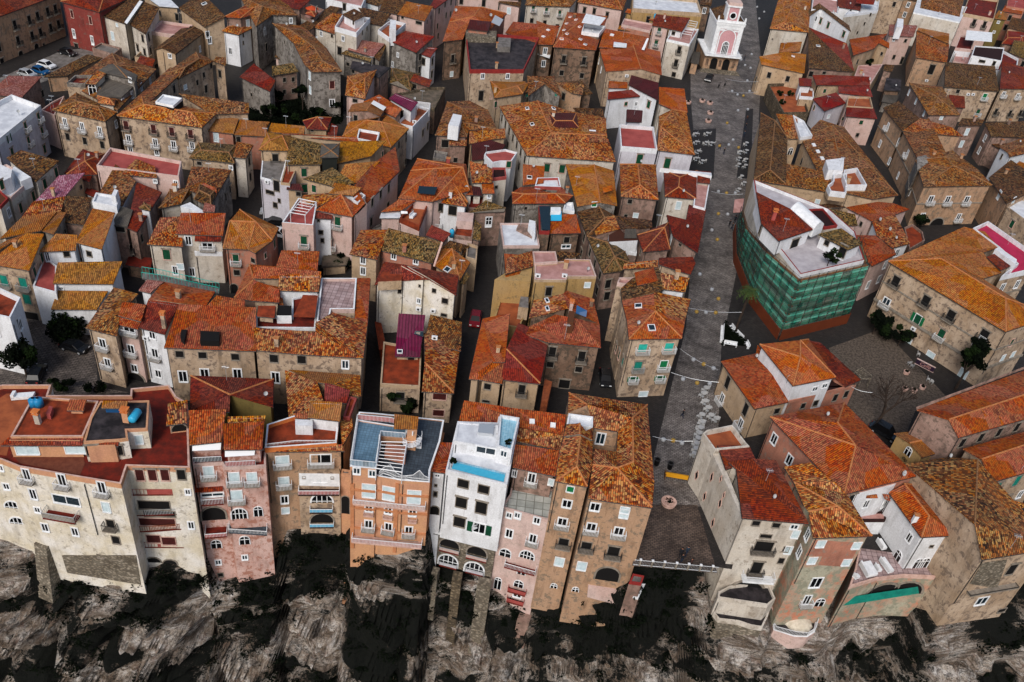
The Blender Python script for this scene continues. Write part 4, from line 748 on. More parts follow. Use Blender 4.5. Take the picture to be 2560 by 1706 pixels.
gen('-20,1640,0 395,1680,0 985,1715,0 1025,1395,0 700,1300,1.2 545,1400,1.3 545,1480,1.1 -20,1440,1', '016 1256 2345 067', 'oldor', h=9.7)
gen('905,1360,0 1025,1395,0 1050,985,.1 930,985,.4', '0123', 'flame', h=9.8)
flat('555,1380 665,1385 690,1270 905,1270 925,985 600,985', 'pinktile', .5, 'pinkw', h=9.9, ptop='trimw'); flat('0,1440 545,1445 575,1120 330,1170 330,1350 0,1330', 'redfl', .25, 'white', h=9.4)
shed('200,1095 575,1105 600,960 215,960', 'oldor', '0 0 1 1', h=10.6, wall='white'); shed('-30,985 590,985 600,925 -20,870', 'flame', '0 0 .4 .4', h=10.9); shed('-30,1190 215,1205 215,1090 -30,1000', 'flame', '0 0 .7 .7', h=10); shed('10,1330 170,1345 180,1240 20,1240', 'terra', '0 0 .2 .2', h=11.2, base=10); awning('340,1340 540,1345 570,1145 430,1140', (11,11,11.4,11.4), 'terra'); prism('190,1330 325,1330 325,1240 200,1240', 9, 10.8, 'trimw', 'roof_box', 'void')
tile(1,2)
w('165,155 420,165', 'd', 1.1, 1.3); w('820,210', 'c', .9, 1.4); w('180,330', 'w', 1.1, 1.9)
b('mottled hip roofed house with an aerial behind the long red row', 'rosy', 9); tile(0,1); gen('2150,1165,0 2600,1230,0 2560,880,0 2290,860,0 2330,1000,1', '014 124 234 304', 'flame')
tile(1,1)
b('white three storey house with a lace terrace pergola and hipped red roof', 'pinkw', 10, 'house')
gen('550,358,0 888,420,0 960,330,0 780,215,1.5 720,250,1.2', '013 123 034', 'flame', h=10.3)
flat('238,475 525,500 560,290 390,250', 'coral', .8, 'pinkw', h=9.3, ptop='trimw'); gen('560,330,0 720,250,1.2 780,215,1.4 660,205,.6 430,225,0 420,265,0', '012345', 'oldor', h=9.9); shed('520,430 700,440 705,385 545,368', 'red', '0 0 .3 .3', h=9.5, wall='white')
w('440,650', 'G', 1, 2); w('690,670', 'G', 1, 2); w('750,475', 'G', .95, 2.1); w('575,458', 's', .4, .4); w('595,565', 'd', .7, .7); w('610,640', 'd', .5, .8); w('680,790', 's', .6, .6)
gen('890,418,0 1320,0,0 1280,-220,0 1070,-60,1 905,130,1.2 1000,300,1.2', '012345', 'flame', h=10.3); gen('435,70,0 690,135,0 905,110,1 700,-30,1', '0123', 'olv', h=10.3, wall='yellow'); shed('700,145 960,100 1140,-90 820,-60', 'yel', '0 0 .8 .8', h=10.6); shed('665,205 895,225 970,155 760,115', 'gold', '0 0 .7 .7', h=11.4, wall='white'); flat('880,260 935,300 1005,225 965,200', 'redfl', .3, 'white', h=11)
w('917,435 955,385 983,348', 'd', .6, 1.1); w('1065,290 1142,215 1217,160 1055,470 935,600', 'd', .8, 1.6); w('1210,315', 'd', 1, 1.1); w('533,165', 'g', .8, 1.4)
b('tall white narrow house with balconies over the parked silver car', 'lilac', 10); tile(1,0); tile(1,1); flat('40,60 225,110 290,-120 60,-140', 'greyfl', .1, 'white', h=8.6); flat('225,110 310,120 390,-60 290,-120', 'terra', .2, 'yellow', h=9); shed('280,165 435,180 400,120 290,118', 'maroon', '0 0 .3 .3', h=8.4, wall='yellow'); w('185,60', 'd', 1.1, 2); w('130,198', 'd', 1.6, .7); w('178,315', 'd', .8, 1); w('215,275', 's', .5, .8); w('415,215', 'd', .8, .8); w('262,30', 'd', .8, .9); dish('150,120', .3); ac('105,98')
b('low house with an ochre tiled lean-to under the pergola house', 'salmon', 5.6); gen('180,880,0 560,915,0 585,740,.6 235,730,.6', '0123', 'flame'); 
b('tile edged terrace house with an orange front room and oval white table', 'pinkw', 7.8); tile(1,1)
shed('1150,375 1340,360 1470,270 1310,265', 'flame', '0 0 .8 .8', h=8.4); flat('1320,430 1500,510 1580,300 1470,270', 'orfl', .8, 'terra', h=7.4); shed('1135,430 1330,430 1320,370 1150,385', 'whitefl', '0 0 0 0', h=7.8); awning('1330,370 1390,375 1392,395 1330,395', (8.5,8.5,8.2,8.2), 'trimw'); w('1500,370', 'd', .9, 1.6); shed('1300,265 1590,290 1600,200 1390,190', 'flame', '0 0 .3 .3', h=8.8, wall='salmon')
b('flat grey roofed shed with blue bags on its edge', 'grey', 4.6); flat('1060,530 1470,570 1490,510 1230,435', 'greyfl', .3)
b('large red orange roofed house with a long glass roof light', 'coral', 9.4); gen('1310,250,0 1620,280,0 1960,180,0 1930,-60,0 1480,-110,0 1420,0,0 1640,-20,1.4 1900,-30,1.4', '016 127 2347 6745 065 167', 'flame', wall='pinkw'); awning('1480,205 1640,220 1665,150 1495,140', (10.3,10.3,10.7,10.7), 'glassb', 'roof_light')
b('lichen hipped house with white plaster front and dark garage doors', 'white', 8.6); gen('1590,275,0 1930,325,0 1945,290,0 1880,120,0 1700,115,0 1810,110,1.4', '015 125 235 345 405', 'oldor'); w('1680,335 1805,365', 'd', 1.4, 1.8); tile(1,1); prism('1585,370 1830,400 1940,375 1945,330 1930,300 1600,270', 0, 5.2, 'stone', 'lower_wall'); w('1668,470', 'W', 1, 2)
b('orange tiled houses stepping down beside the narrow dark alley', 'pale', 8.8); shed('1985,110 2170,105 2170,-20 1960,-90', 'oldor', '0 0 1 1', h=9.4); shed('2080,205 2190,205 2180,110 2070,110', 'or', '0 0 .4 .4', h=8.6); shed('1900,215 1990,220 1980,140 1890,120', 'flame', '0 0 .3 .3', h=8.6); shed('1985,220 2075,225 2060,150 1985,140', 'maroon', '0 0 .3 .3', h=8.4); w('2140,235', 'w', .6, .8); flat('2170,70 2300,55 2290,-30 2170,-30', 'maroon', .4, 'coral', h=8.2); w('2205,150', 'd', .5, .5); dish('1925,190', .35)
b('dark tiled house with a green doored yard beside the alley', 'rosy', 7.4); shed('1960,380 2280,370 2290,340 2110,270', 'olv', '0 0 .7 .7'); flat('1945,340 2080,350 2090,230 1940,230', 'redfl', .3, h=6.4); shed('1975,620 2060,640 2070,500 2010,450', 'olv', '0 0 .5 .5', h=6); w('2135,470', 'w', 1.1, 2)
b('pinkish terrace house with a blue water butt and draped sheet', 'pinkw', 5.8); flat('1810,590 1985,615 2010,470 1850,460', 'terra', .5, 'rosy'); prism('1840,460 1990,470 2000,390 1850,380', 4, 7.4, 'pinkw', 'annex')
b('small smooth red roofed house behind the lichen saddle roof', 'rosy', 7.6); shed('1560,590 1720,650 1790,575 1610,498', 'crim', '0 0 .7 .7')
b('salmon house with a large lichen saddle roof and yellow neighbour wing', 'salmon', 8.8)
shed('1125,722 1620,845 1705,655 1215,525', 'olv', '0 0 1.8 1.8'); gen('858,762,0 1115,812,0 1180,640,1 1210,540,1 960,545,0', '01234', 'oldor', wall='yellow', h=8.6); awning('1625,875 1640,880 1715,660 1700,650', (9.2,9.2,11,11), 'trimp', 'verge'); w('1265,785 1468,830', 'w', .8, 1.1); w('983,820 983,920', 'w', .8, 1.4)
b('mustard hipped house with one roof light and a shaded back yard', 'yellow', 7.8); gen('1640,870,0 1870,1005,0 1968,840,0 1800,715,1.6 1700,715,.6', '034 013 123', 'yel'); sky('1757,910', .9, .8); shed('1770,700 1880,745 1920,690 1790,650', 'dark', '0 0 .4 .4', h=7.4); flat('1925,790 2025,820 2035,690 1940,660', 'greyfl', .5, h=6); shed('1870,1030 1920,1040 1965,960 1935,930', 'olv', '0 0 .3 .3', h=7)
b('cream and white gable ended house with a crimson roof facing the camera', 'cream', 9.6, 'house')
(gen('1088,1045,0 1335,1008,.5 1582,992,1.9 1345,860,1.9 1175,835,0.2', '01234', 'red', wall='cream'), gen('1582,992,1.9 1838,1142,0 1860,960,0 1345,860,1.9', '0123', 'red', wall='cream'))
prism('1120,1020 1335,1010 1345,935 1160,925', 9, 10.6, 'yellow', 'roof_box', 'terra'); w('1495,1195', 'c', .6, .9); w('1735,1195', 'd', .9, .9); w('1320,1105 1635,1100', 's', .6, .7); w('1503,1057', 's', .3, .4); w('1725,1325', 'd', .9, .5); ac('1495,1265 1628,1280')

b('low mottled orange house at the foot of the cream gable with a maroon sheet roof', 'beige', 5.6, 'house')
shed('1275,1700 1505,1705 1555,1325 1310,1310', 'mag', '0 0 2 2', wall='yellow') ; gen('1550,1560,0 1880,1650,0 1890,1390,0 1600,1320,0 1720,1450,.1', '014 124 234 304', 'old', h=6.4); tile(1,2)
gen('1520,455,0 1815,472,0 1872,60,0 1545,-80,1.2 1550,190,1.3', '014 124 234', 'oldor', h=5.9)
flat('1140,390 1505,412 1520,60 1170,0', 'terra', .35, 'yellow', h=4.7); w('1325,500', 'D', 1.1, 1.4); w('1685,505', 'r', 1.8, 1.1); w('1675,655', 'r', 1.5, 1.1); w('1422,185', 'd', .9, 1.6); sky('1320,97', .6, .5)
tile(1,1); awning('1450,1500 1530,1525 1538,1475 1460,1470', (7.6,7.6,8,8), 'glassb', 'roof_light') ; ac('1640,1545')
tile(2,1)
b('white walled house with blue roof terrace rail under the tan roofed range', 'grey', 9) ; shed('100,130 290,110 300,-40 100,-60', 'or', '0 0 .7 .7'); sky('160,65', .8, .8, 'void'); w('50,90', 'd', .6, .6)
b('house with an orange hipped roof and small white roof tank parapet', 'grey', 8.4); gen('5,300,0 490,295,0 560,230,0 440,140,0 80,150,0 0,200,0 110,215,.9 400,210,.9', '0176 127 237 3476 456 065', 'or'); flat('210,140 450,150 430,60 230,65', 'whitefl', .5, 'coral', h=8.8, ptop='trimw'); w('125,345', 's', .5, .6); flat('470,350 575,375 560,290 490,290', 'whitefl', .5, 'trimw', h=7.4)
b('house with a solar panel and orange roof between the white terraces', 'brown', 8); shed('345,575 632,568 590,400 360,400', 'or', '0 0 1.2 1.2'); flat('250,555 345,560 350,325 245,320', 'greyfl', .4, 'trimred', h=8.6); awning('355,460 455,460 455,370 358,370', (9,9,9.9,9.9), 'bluet', 'solar_panel'); prism('355,375 450,375 448,335 357,335', 9.4, 10.2, 'trimw', 'water_tank'); awning('275,540 350,545 350,325 248,325', (9.1,9.1,10,10), 'glassb', 'roof_light'); w('502,635', 'd', 1, 1.2); w('495,695', 'c', 1.6, .7)
b('white roof terrace house with rubble and iron posts by the dark alley', 'grey', 7.2); tile(1,1); flat('2270,690 2605,690 2570,480 2240,480', 'whitefl', .3, 'pinkw'); w('2210,570', 'd', .7, 1.2); tile(2,1); prism('150,500 215,580 215,465 160,450', 7, 8.8, 'white', 'stair_house'); prism('40,535 190,610 175,500 60,490', 7, 7.6, 'rosy', 'rubble_heap')
b('gabled orange roofed house with a green blind in its end wall', 'grey', 8.8); hip('965,318 935,0 495,-60 598,325', '790,252 755,-20', 'yel', 1, 'gg'); w('755,308', 'k', .9, .9); awning('840,205 925,180 920,130 830,160', (10.2,10.2,10.5,10.5), 'or', 'dormer')
b('grey house with a striped tile hipped roof between the two orange ones', 'rosy', 8.8); hip('1345,265 1320,-50 990,-60 1000,235', '1175,130 1155,-60', 'oldor', 1.3, 'hh'); w('1082,282', 'd', .8, .9); w('1135,410', 'l', .9, .9); w('1045,412', 'd', .6, .5)
b('pale house with a red hipped roof and a long white roof walk beside the street', 'pale', 8.8); gen('1405,235,0 1690,258,0 1700,0,0 1395,-5,0 1530,150,1 1540,60,1', '014 1254 235 3045', 'red'); flat('1665,320 1775,350 1830,30 1700,20', 'pinkfl', .4, 'white', h=8.4); shed('1700,100 1815,115 1825,10 1705,0', 'red', '0 0 .4 .4', h=9.2); prism('1700,22 1835,50 1830,20 1360,-25', 9, 9.9, 'trimw', 'parapet', 'whitefl')
b('house with a bent crimson roof over the street and white flue', 'rosy', 8.4); gen('1420,405,0 1480,600,0 1705,750,0 1780,365,0 1625,310,0 1600,450,0.0', '012345', 'red'); hip('1205,742 1450,720 1440,470 1150,590', '1400,520', 'red', .9, h=8); w('1545,680', 's', .6, .5); w('1180,750', 'd', .6, 1)
b('dark shaded house with a long olive ridge snaking down the narrow lane', 'rosy', 7.6)
gen('600,375,0 690,600,0 840,560,0 960,420,0 800,330,1 850,430,1', '014 154 125 235 345', 'dark'); gen('735,455,0 770,590,0 990,530,1.2 940,410,1.2', '0123', 'oldor', h=7.8); gen('990,530,1.2 1100,530,.6 1290,520,0 1280,455,0 940,410,1.2', '01234', 'dark', h=7.8)
prism('885,655 1155,640 1145,575 1030,575 990,535 890,590', 5, 8.6, 'white', 'dormer', 'oldor'); w('960,610', 'r', .7, 1); awning('1030,620 1145,620 1140,535 1040,535', (8.8,8.8,9.3,9.3), 'fibre'); flat('1030,740 1145,760 1150,650 1050,640', 'pinkfl', .3, 'white', h=6)
gen('690,600,0 840,940,0 1010,915,0 1090,850,0 1040,740,0 900,650,0 880,660,1.2 942,790,1.3', '0176 127 237 347 457 567 056' , 'olv', h=7.8) ; w('880,1040 870,1150', 'd', 1, 1.6)
b('ochre yellow house with a pink double roof terrace', 'yellow', 9, 'house')
flat('205,1000 500,1003 505,970 775,970 720,815 485,810 480,830 210,850', 'pinkfl', .25, 'yellow', ptop='pinkw', wall='ochre'); flat('205,850 420,835 400,740 190,740', 'pinkfl', .2, 'pinkw', h=9.4); shed('400,835 520,810 640,760 420,735', 'dark', '0 0 .4 .4', h=9); w('692,1048', 'l', .9, .9); ac('235,975 480,975')
shed('-60,945 195,870 185,735 -40,800', 'oldor', '0 0 .4 .4', h=9, wall='ochre')
b('tall ochre walls stepping down to the alley left of the pink terrace', 'ochre', 8.6); tile(1,1); flat('2170,1400 2420,1440 2530,1160 2250,1150', 'orfl', .3, 'ochre', h=4) ; shed('2290,980 2420,950 2500,780 2280,760', 'flame', '0 0 .6 .6', h=8.4); tile(2,1); prism('60,1250 150,1260 150,1160 80,1155', 4, 6.4, 'yellow', 'annex', 'greyfl'); prism('-160,1000 170,1020 190,870 -60,940', 0, 8.4, 'ochre', 'rear_wing')
b('brown house under a joined dark and orange roof with a blue solar panel', 'brown', 8.8, 'house')
gen('155,1350,0 330,1310,.6 510,1260,1.2 470,1130,1.3 200,1190,.3', '01234', 'oldor'); gen('510,1260,1.2 800,1400,0 745,1175,.2 500,1100,1.2 470,1130,1.3', '01234', 'flame'); gen('140,1440,0 400,1320,1 600,1360,1 805,1410,0 815,1620,0 330,1570,0 120,1500,0', '0123456', 'flame', h=8.7) ; awning('585,1310 680,1345 690,1285 595,1235', (10,10,10.8,10.8), 'solar', 'solar_panel'); prism('515,1390 565,1395 575,1290 525,1285', 9, 11, 'flame', 'dormer'); sky('325,1270 322,1195', .9, .4); chim('540,1270', 1.2, .25, 'pinkw')
tile(2,2); w('370,95 640,135', 'd_', 1, 1.8); w('350,210 612,255', 'd', 1, 1); w('480,390', 'd', 1.6, 1.6)
b('orange and crimson hipped twin house with a balcony over the alley', 'yellow', 7.8, 'house')
tile(1,2); gen('1955,340,0 2045,345,0 2175,185,.9 2285,185,1 2330,-260,1.2 2080,-210,0', '012345', 'or'); shed('2045,345 2262,382 2285,180 2170,188', 'flame', '0 0 .7 .7', h=7.7); tile(2,1)
tile(1,2); w('2125,412', 'd', .9, 1); w('2110,548', 'd', 1, .4); tile(2,2)
gen('-100,345,0 260,385,0 345,-60,0 60,-170,1.4 -50,70,1.3', '014 124 234', 'crim', h=7.8); w('90,440', 'D', .9, 1.7); prism('270,545 330,545 370,370 300,345', 1, 5.4, 'rust', 'stair_roof')
tile(2,1)
b('tan corner house with turquoise and green shutters at the end of the lane', 'beige', 11.4, 'palazzo')
gen('1075,1545,0 1560,1535,0 1590,1370,0 1315,1290,1.5 1055,1370,.4', '013 123 034', 'flame'); gen('1055,1370,.4 1315,1290,1.5 1300,1130,1.4 1010,1190,.2', '0123', 'flame', h=11.4); gen('1315,1290,1.5 1590,1370,0 1640,1180,0 1300,1110,1.4', '0123', 'oldor', h=11.4); sky('1280,1445 1160,1245', .9, .9)
gen('1010,1190,.2 1300,1130,1.4 1390,1090,1.3 1350,890,1.4 1100,990,1.0 1000,1080,.4', '012345', 'dark', h=11.4); shed('1150,1050 1340,1010 1300,890 1125,935', 'or', '0 0 .3 .3', h=12.7); gen('1375,1080,0 1590,1110,0 1630,985,.7 1365,935,.7', '0123', 'oldor', h=12.4, wall='white')
gen('1350,855,0 1640,950,0 1600,1190,0 1685,850,0 1660,790,0 1350,800,0', '01345', 'red', h=12); flat('965,1030 1100,1050 1170,980 985,980', 'pinkfl', .4, 'pinkw', h=11); shed('1020,900 1340,880 1340,820 1030,850', 'oldor', '0 0 .5 .5', h=11.4)
tile(2,2); w('1198,60 1440,50', 'Q', 1.3, 1.5); w('1155,225', 'T', 1.1, 1.6); w('1390,215', 'K', 1.1, 1.6); w('1108,345', 'i_', .8, .9); w('1355,335', 'i_', .8, .9); w('1205,480', 'l', 1.3, .9); w('1020,180', 't', .8, 1.6); w('960,60 985,120', 'g', .8, 1.6)
# ================================================================ right side of the second row
tile(3,1)
b('building wrapped in green netting and scaffold poles beside the main street', 'pale', 12, 'netted_building')
flat('300,950 885,818 800,560 560,350 -130,80 -95,330 55,640', 'lilacfl', .6, 'white', h=12, ptop='trimred')
gen('100,640,0 412,535,0 205,350,.8 -105,195,.8 -60,480,0', '01234', 'red', h=15, wall='white', base=11.9)
gen('465,580,0 740,722,0 872,665,0 672,528,0', '0123', 'olv', h=14.6, wall='white', base=11.9, caps=False); flat('372,352 505,345 640,500 520,520', 'maroon', .3, 'trimred', h=14.2, base=12)
w('240,680', 'd', 1.8, 2.2); w('540,663', 'd', .8, .9); w('685,740', 'd', 1.2, 2.2); chim('45,450', 1.6, .3, 'coral')
def vault():
    M = MB(B.org); a, c, d, e = P(205,350,15.6), P(425,530,15.2), P(515,490,15.2), P(310,300,15.6); n = 8
    for i in range(n):
        f = lambda k: (math.sin(math.pi*k/n)*.8); l0, l1 = a.lerp(e, i/n), a.lerp(e, (i+1)/n); r0, r1 = c.lerp(d, i/n), c.lerp(d, (i+1)/n); Z = Vector((0,0,1))
        M.face([l0+Z*f(i), l1+Z*f(i+1), r1+Z*f(i+1), r0+Z*f(i)], 'trimw')
    for p, q in ((a, e), (c, d)):
        M.face([p.lerp(q, i/n)+Vector((0,0,math.sin(math.pi*i/n)*.8)) for i in range(n+1)]+[q-Vector((0,0,1.8)), p-Vector((0,0,1.8))], 'trimw')
    M.face([a, c, c-Vector((0,0,1.8)), a-Vector((0,0,1.8))], 'trimw'); M.build('barrel_roof', B.root)
vault()
def netting():
    Z = Vector((0,0,1)); zt = 11.7; ZT = [5.2, 7.4, 10.4, 11.8, 11.8, 11.6]
    A = [P(u, v, zt+.9) for u, v in pts('-130,80 -95,330 55,640 300,950 885,818 800,560')]
    for p in A: p.z = 0
    c0 = sum(A, Vector((0,0,0)))/len(A); A = [p+(p-c0).normalized()*1.1 for p in A]
    for i in range(len(A)-1):
        a, c = A[i], A[i+1]; L = (c-a).length; t = (c-a).normalized(); n = Vector((t.y, -t.x, 0)); 
        if n.dot(a-c0) < 0: n = -n
        z0, z1 = 2.0, ZT[i]; z2 = ZT[i+1]; M = MB(B.org); k = max(1, int(L/1.9)); rows = 6
        for x in range(k):
            for r in range(rows):
                p = a+t*L*x/k; q = a+t*L*(x+1)/k; zp, zq = z1+(z2-z1)*x/k-z0, z1+(z2-z1)*(x+1)/k-z0; o = n*rnd.uniform(-.12,.12)
                for f0, f1, mt in ((r/rows, (r+.62)/rows, ('netgreen','netdark')[(r+i) % 2] if rnd.random() < .85 else 'netgreen'), ((r+.62)/rows, (r+1)/rows, 'netlight' if (r != 2 and rnd.random() < .9) else 'netgreen')): M.face([p+Z*(z0+zp*f0), q+Z*(z0+zq*f0), q+Z*(z0+zq*f1)+o, p+Z*(z0+zp*f1)+o], mt)
        M.build('scaffold_net', B.root); M = MB(B.org)
        for x in range(k+1): M.bar(a+t*L*x/k+n*.12, a+t*L*x/k+n*.12+Z*(z1+(z2-z1)*x/k+1.0), .045, 'iron')
        for r in range(rows+1): za, zb_ = z0+(z1-z0)*r/rows, z0+(z2-z0)*r/rows; M.bar(a+n*.14+Z*za, c+n*.14+Z*zb_, .04, 'iron'); M.bar(a-n*.4+Z*(za-.06), c-n*.4+Z*(zb_-.06), .2, 'wood', 4)
        M.bar(a+n*.1+Z*(z1+.9), c+n*.1+Z*(z2+.9), .03, 'iron'); M.build('scaffold', B.root)
        M = MB(B.org); M.box((a+c)/2+n*.25+Z*1.0, t*L/2, n*.05, Z*1.05, 'hoard'); M.build('hoarding', B.root)
NBm = NB('hoard'); NBm.col(NBm.mix(NBm.noise(NBm.objc(), .6, 3), '6e3216', '52220e'))
netting()
w('352,1065 545,1025 742,980 330,1150 520,1100 670,1150 290,1235 480,1190 665,1225 445,1270 250,1310 430,1350 600,1310 230,1400', 'd', 1.1, .9); w('130,930 110,1010 40,1170 190,1050 20,1290 60,900 130,1180', 'd', 1.0, 1.1)
tile(2,1); w('2215,710 2150,560 2280,540 2310,830', 'd', .9, 2); panel('2075,700 2200,850 2215,800 2100,650', 'trimg', .5, 'balcony')
awning('2030,385 2110,380 2130,255 2045,265', (5,5,5.4,5.4), 'pinkfl') 
tile(3,1)
b('house with flame roofs and one sharp white gable beside the netted building', 'pinkw', 9)
gen('720,335,0 830,392,0 955,460,.6 1165,400,0 1300,352,0 1150,300,0 1010,285,0', '0123456', 'flame'); gen('955,460,.6 1000,590,0 1145,705,0 1306,665,0 1165,400,.4', '01234', 'oldor', h=8.8, wall='white'); shed('600,495 825,500 800,400 530,340', 'olv', '0 0 .9 .9', h=9.2); gen('800,590,0 1105,598,.8 1175,765,0 960,872,0 830,775,0', '01234', 'flame', h=8); w('855,490', 'd', .6, .9); dish('1010,480 1100,570', .35)
b('rust roofed low house behind the white roof pavilion', 'brown', 8.2); shed('-110,390 210,350 335,290 90,165', 'flame', '0 0 .8 .8', h=11); shed('205,350 520,345 720,330 560,300', 'dark', '0 0 .3 .3', h=7)
b('mustard roofed palazzo with rows of dark tall windows above the garden', 'beige', 11.6, 'palazzo')
gen('1105,830,0 2185,1475,0 2560,1350,0 2350,1230,.8 1970,990,.3 2145,935,0 2050,850,0 1975,750,.2 2113,702,0 1992,560,0 1800,515,0 1590,808,1.7 2182,1170,1.9', '01cb 123c bc3456789a0', 'yel')
flat('1885,525 2022,462 2420,740 2420,905 2145,965 2290,850 2120,700', 'magfl', .8, 'white', h=11); prism('2085,720 2275,860 2285,815 2115,700', 10, 13, 'white', 'stair_house'); shed('2010,790 2140,910 2260,860 2110,750', 'red', '0 0 .3 .3', h=12)
w('1175,1015 1450,1195 1680,1330 1985,1510', 'D', 1.3, 1.8); w('1085,1212', 'C', 1.3, 1.8); w('1372,1368', 'i', 1.1, 1.9); w('1590,1505', 'G', 1.1, 2); ac('1340,1450')
tile(3,2); w('1878,145', 'i', 1.1, 1.8); w('1960,5', 'C', 1.2, 1.8); w('1485,140 1275,10 1790,300', 'l', 1.3, 1.9); w('1425,275', 'c', 1.1, 2.2); w('2150,160 2240,130', 'l', .8, 1.6); w('2235,10', 'g', .7, 1.4)
tile(3,1); band(7.6); band(3.9, .3, .2)
tile(3,0)

for x in BLD:
    if 'stepping down along the right alley' in x.label: BR = x
_b = B; finish(); B = BR; B.wm = None
tile(3,1); w('1490,268 1645,272 1820,272', 'W', 1.1, 1.9); w('1412,425 1745,430', 'W', .95, 1.8); w('1540,500', 'v', 3.2, 3.4); w('1195,45 1305,195', 'w', .7, 1.5); band(5.2)
finish(); B = _b
b('brown old house with long pale shutters at the right edge', 'tan', 9); shed('2030,60 2190,300 2560,120 2230,-100', 'dark', '0 0 .8 .8'); w('2172,125 2275,235', 'l', .9, 1.9)
b('tan flat roofed house beside the parked dark car in the right alley', 'beige', 7.5); flat('2195,330 2480,540 2560,330 2330,250', 'whitefl', .4, 'beige'); w('2240,492', 'g', .9, 1.6)
tile(3,2)
b('orange hipped villa with white upper walls and a low red annex', 'salmon', 6.2, 'villa')
gen('-430,180,0 -122,615,0 190,552,0 70,265,.9 -95,30,.9 -110,110,.3', '012345', 'flame', wall='yellow'); gen('380,-10,.5 480,10,0 850,350,0 712,412,0 610,330,.5', '01234', 'red', h=6.4, wall='salmon')
flat('190,552 810,396 720,400 600,330 240,420', 'maroon', .15, 'salmon', h=5.9)
hip('232,402 622,326 372,-20 -75,25', '298,140 297,-10', 'or', 1.6, h=9.3, wall='white')
w('430,435 520,405', 'c', .9, .8); w('615,515 715,482', 'd', .8, 1.3); w('435,565 320,590', 'd', .8, 1); w('80,638', 'd', .9, 1); dish('170,380', .5)
tile(2,2); w('1980,375 2145,625', 'd', 1, 2.2); w('1928,525 2100,755', 'W', .9, 1.8)
tile(3,2)
b('big hipped red house with mottled tiles between the villa and the chapel', 'salmon', 8.6, 'house')
hip('700,1400 1362,1232 700,560 20,690', '805,955 640,745', 'flame', 2.2); w('57,895 197,1088', 'w', 1.0, 1.7); dish('1220,1250', .4)
tile(3,3); b('white house wing with twin arched windows around the sea terrace', 'white', 6.6)
tile(3,2); prism('722,1412 1112,1350 1180,1300 760,1350', -1, 7.6, 'white', 'front_wing'); w('900,1490 1065,1485', 'w', .8, 1.4); awning('900,1440 1010,1440 1000,1405 905,1415', (6.4,6.4,6.9,6.9), 'flame'); awning('1075,1450 1125,1470 1110,1405 1050,1400', (6.4,6.4,6.9,6.9), 'flame'); flat('840,1640 1080,1640 1100,1560 800,1560', 'pinkfl', .2, 'maroon', h=2.6)
tile(3,3); hip('1410,232 1735,215 1350,-245 1110,-180', '1480,40 1255,-255', 'flame', 1.2, h=6.4, base=-6)

w('1297,240', 'w', .8, 1.4); w('1190,415 1375,480 1435,475', 'a', 1.1, 2); w('1500,318', 's', .5, .4); shed('1575,425 1660,510 1690,470 1620,400', 'flame', '0 0 .2 .2', h=1.6, wall='white', base=-8); w('1600,520', 'a', .8, 1.6)
b('pink walled terrace on blotched arches hung with turquoise sheeting', 'blotch', 0, 'sea_terrace', base=-9)
flat('745,690 1000,615 1250,585 1570,600 1640,520 1240,400 1060,120 860,230 800,520', 'pinktile', .35, 'trimp', h=-.3, wall='blotch', base=-8.5); 
panel('690,865 800,778 1380,690 1390,752', 'teal', .02, 'teal_sheeting'); w('1060,720', 'v', 5, 2.4); w('1290,700', 'v', 4, 2.2); awning('650,880 1400,760 1390,690 720,800', (-6,-4.5,-2.8,-4.2), 'turq', 'sheeting'); rail('650,885 800,850 1000,810 1200,790 1400,765', -5.5, 'metal')
b('pair of mottled tile roofs on the salmon and blotched cliff house with pale shutters', 'blotch', 9, 'house', base=-9)
tile(3,2); gen('150,1150,.3 385,1112,.8 610,1290,.9 725,1400,.3 958,1782,0 415,1800,0 375,1560,.6 330,1500,.6 240,1290,.3 640,1510,1.5', '012398 39 349 4569 6789', 'oldor')
tile(3,3); panel('422,262 925,285 800,508 305,482', 'salmon', .012, 'upper_render'); w('485,297 812,312', 'l', 1, 1.1); w('405,450 720,467', 'l', 1, 1.1); 
w('440,652', 'w', 1.4, 1.9); w('355,810', 'W', .9, 1.8); w('475,835', 'a', 1.2, 1.6); 

panel('38,874 600,892 560,1005 -10,995', 'pinkw', .16, 'pink_base')
b('smooth white cliff building with diamond windows and a fresh red roof', 'pale', 9, 'white_building', base=-12)
tile(2,2); flat('1752,842 1860,992 2180,962 2150,930 2025,765 1790,812', 'orfl', .8, 'pale', h=8.4)
gen('1890,950,.2 1965,1172,.2 2235,1082,.2 2180,960,.2', '0123', 'red', h=8.8) ; gen('2060,1165,.5 2115,1617,0 2722,1668,0 2425,1090,.5 2200,1075,.8 1990,1105,.6', '012345', 'red', h=9)
prism('1752,842 2115,1617 2120,1560 1890,1000', -12, 8.3, 'pale', 'side_wall') 
w('1697,1228 1835,1245 1770,1422 1912,1487', 'z'); w('1918,1262 1947,1410', 'z', .5, 1.3); tile(2,3); w('1845,105', 'z'); w('2240,105', 'd', .9, .8); tile(3,3); w('75,125', 'd', .9, .8); w('240,140', 'c', .9, .8)
tile(2,3); w('2330,225', 'd', 1.4, .6); w('2310,320', 'D', 2.2, 1.8); w('2245,515', 'D', 1.3, 2.2); w('2150,720', 'v', 4.4, 3.6); tile(3,3); w('120,450', 's', .7, 1); w('165,345', 's', .7, .9); w('335,215 260,360', 'l', .8, 1.3)
tile(2,3); loggia('2110,560 2380,610', 1.2, 'trimw'); 
b('dark floored curved terrace stepping out below the white cliff building', 'stonepale', -4, 'cliff_terrace', base=-11)
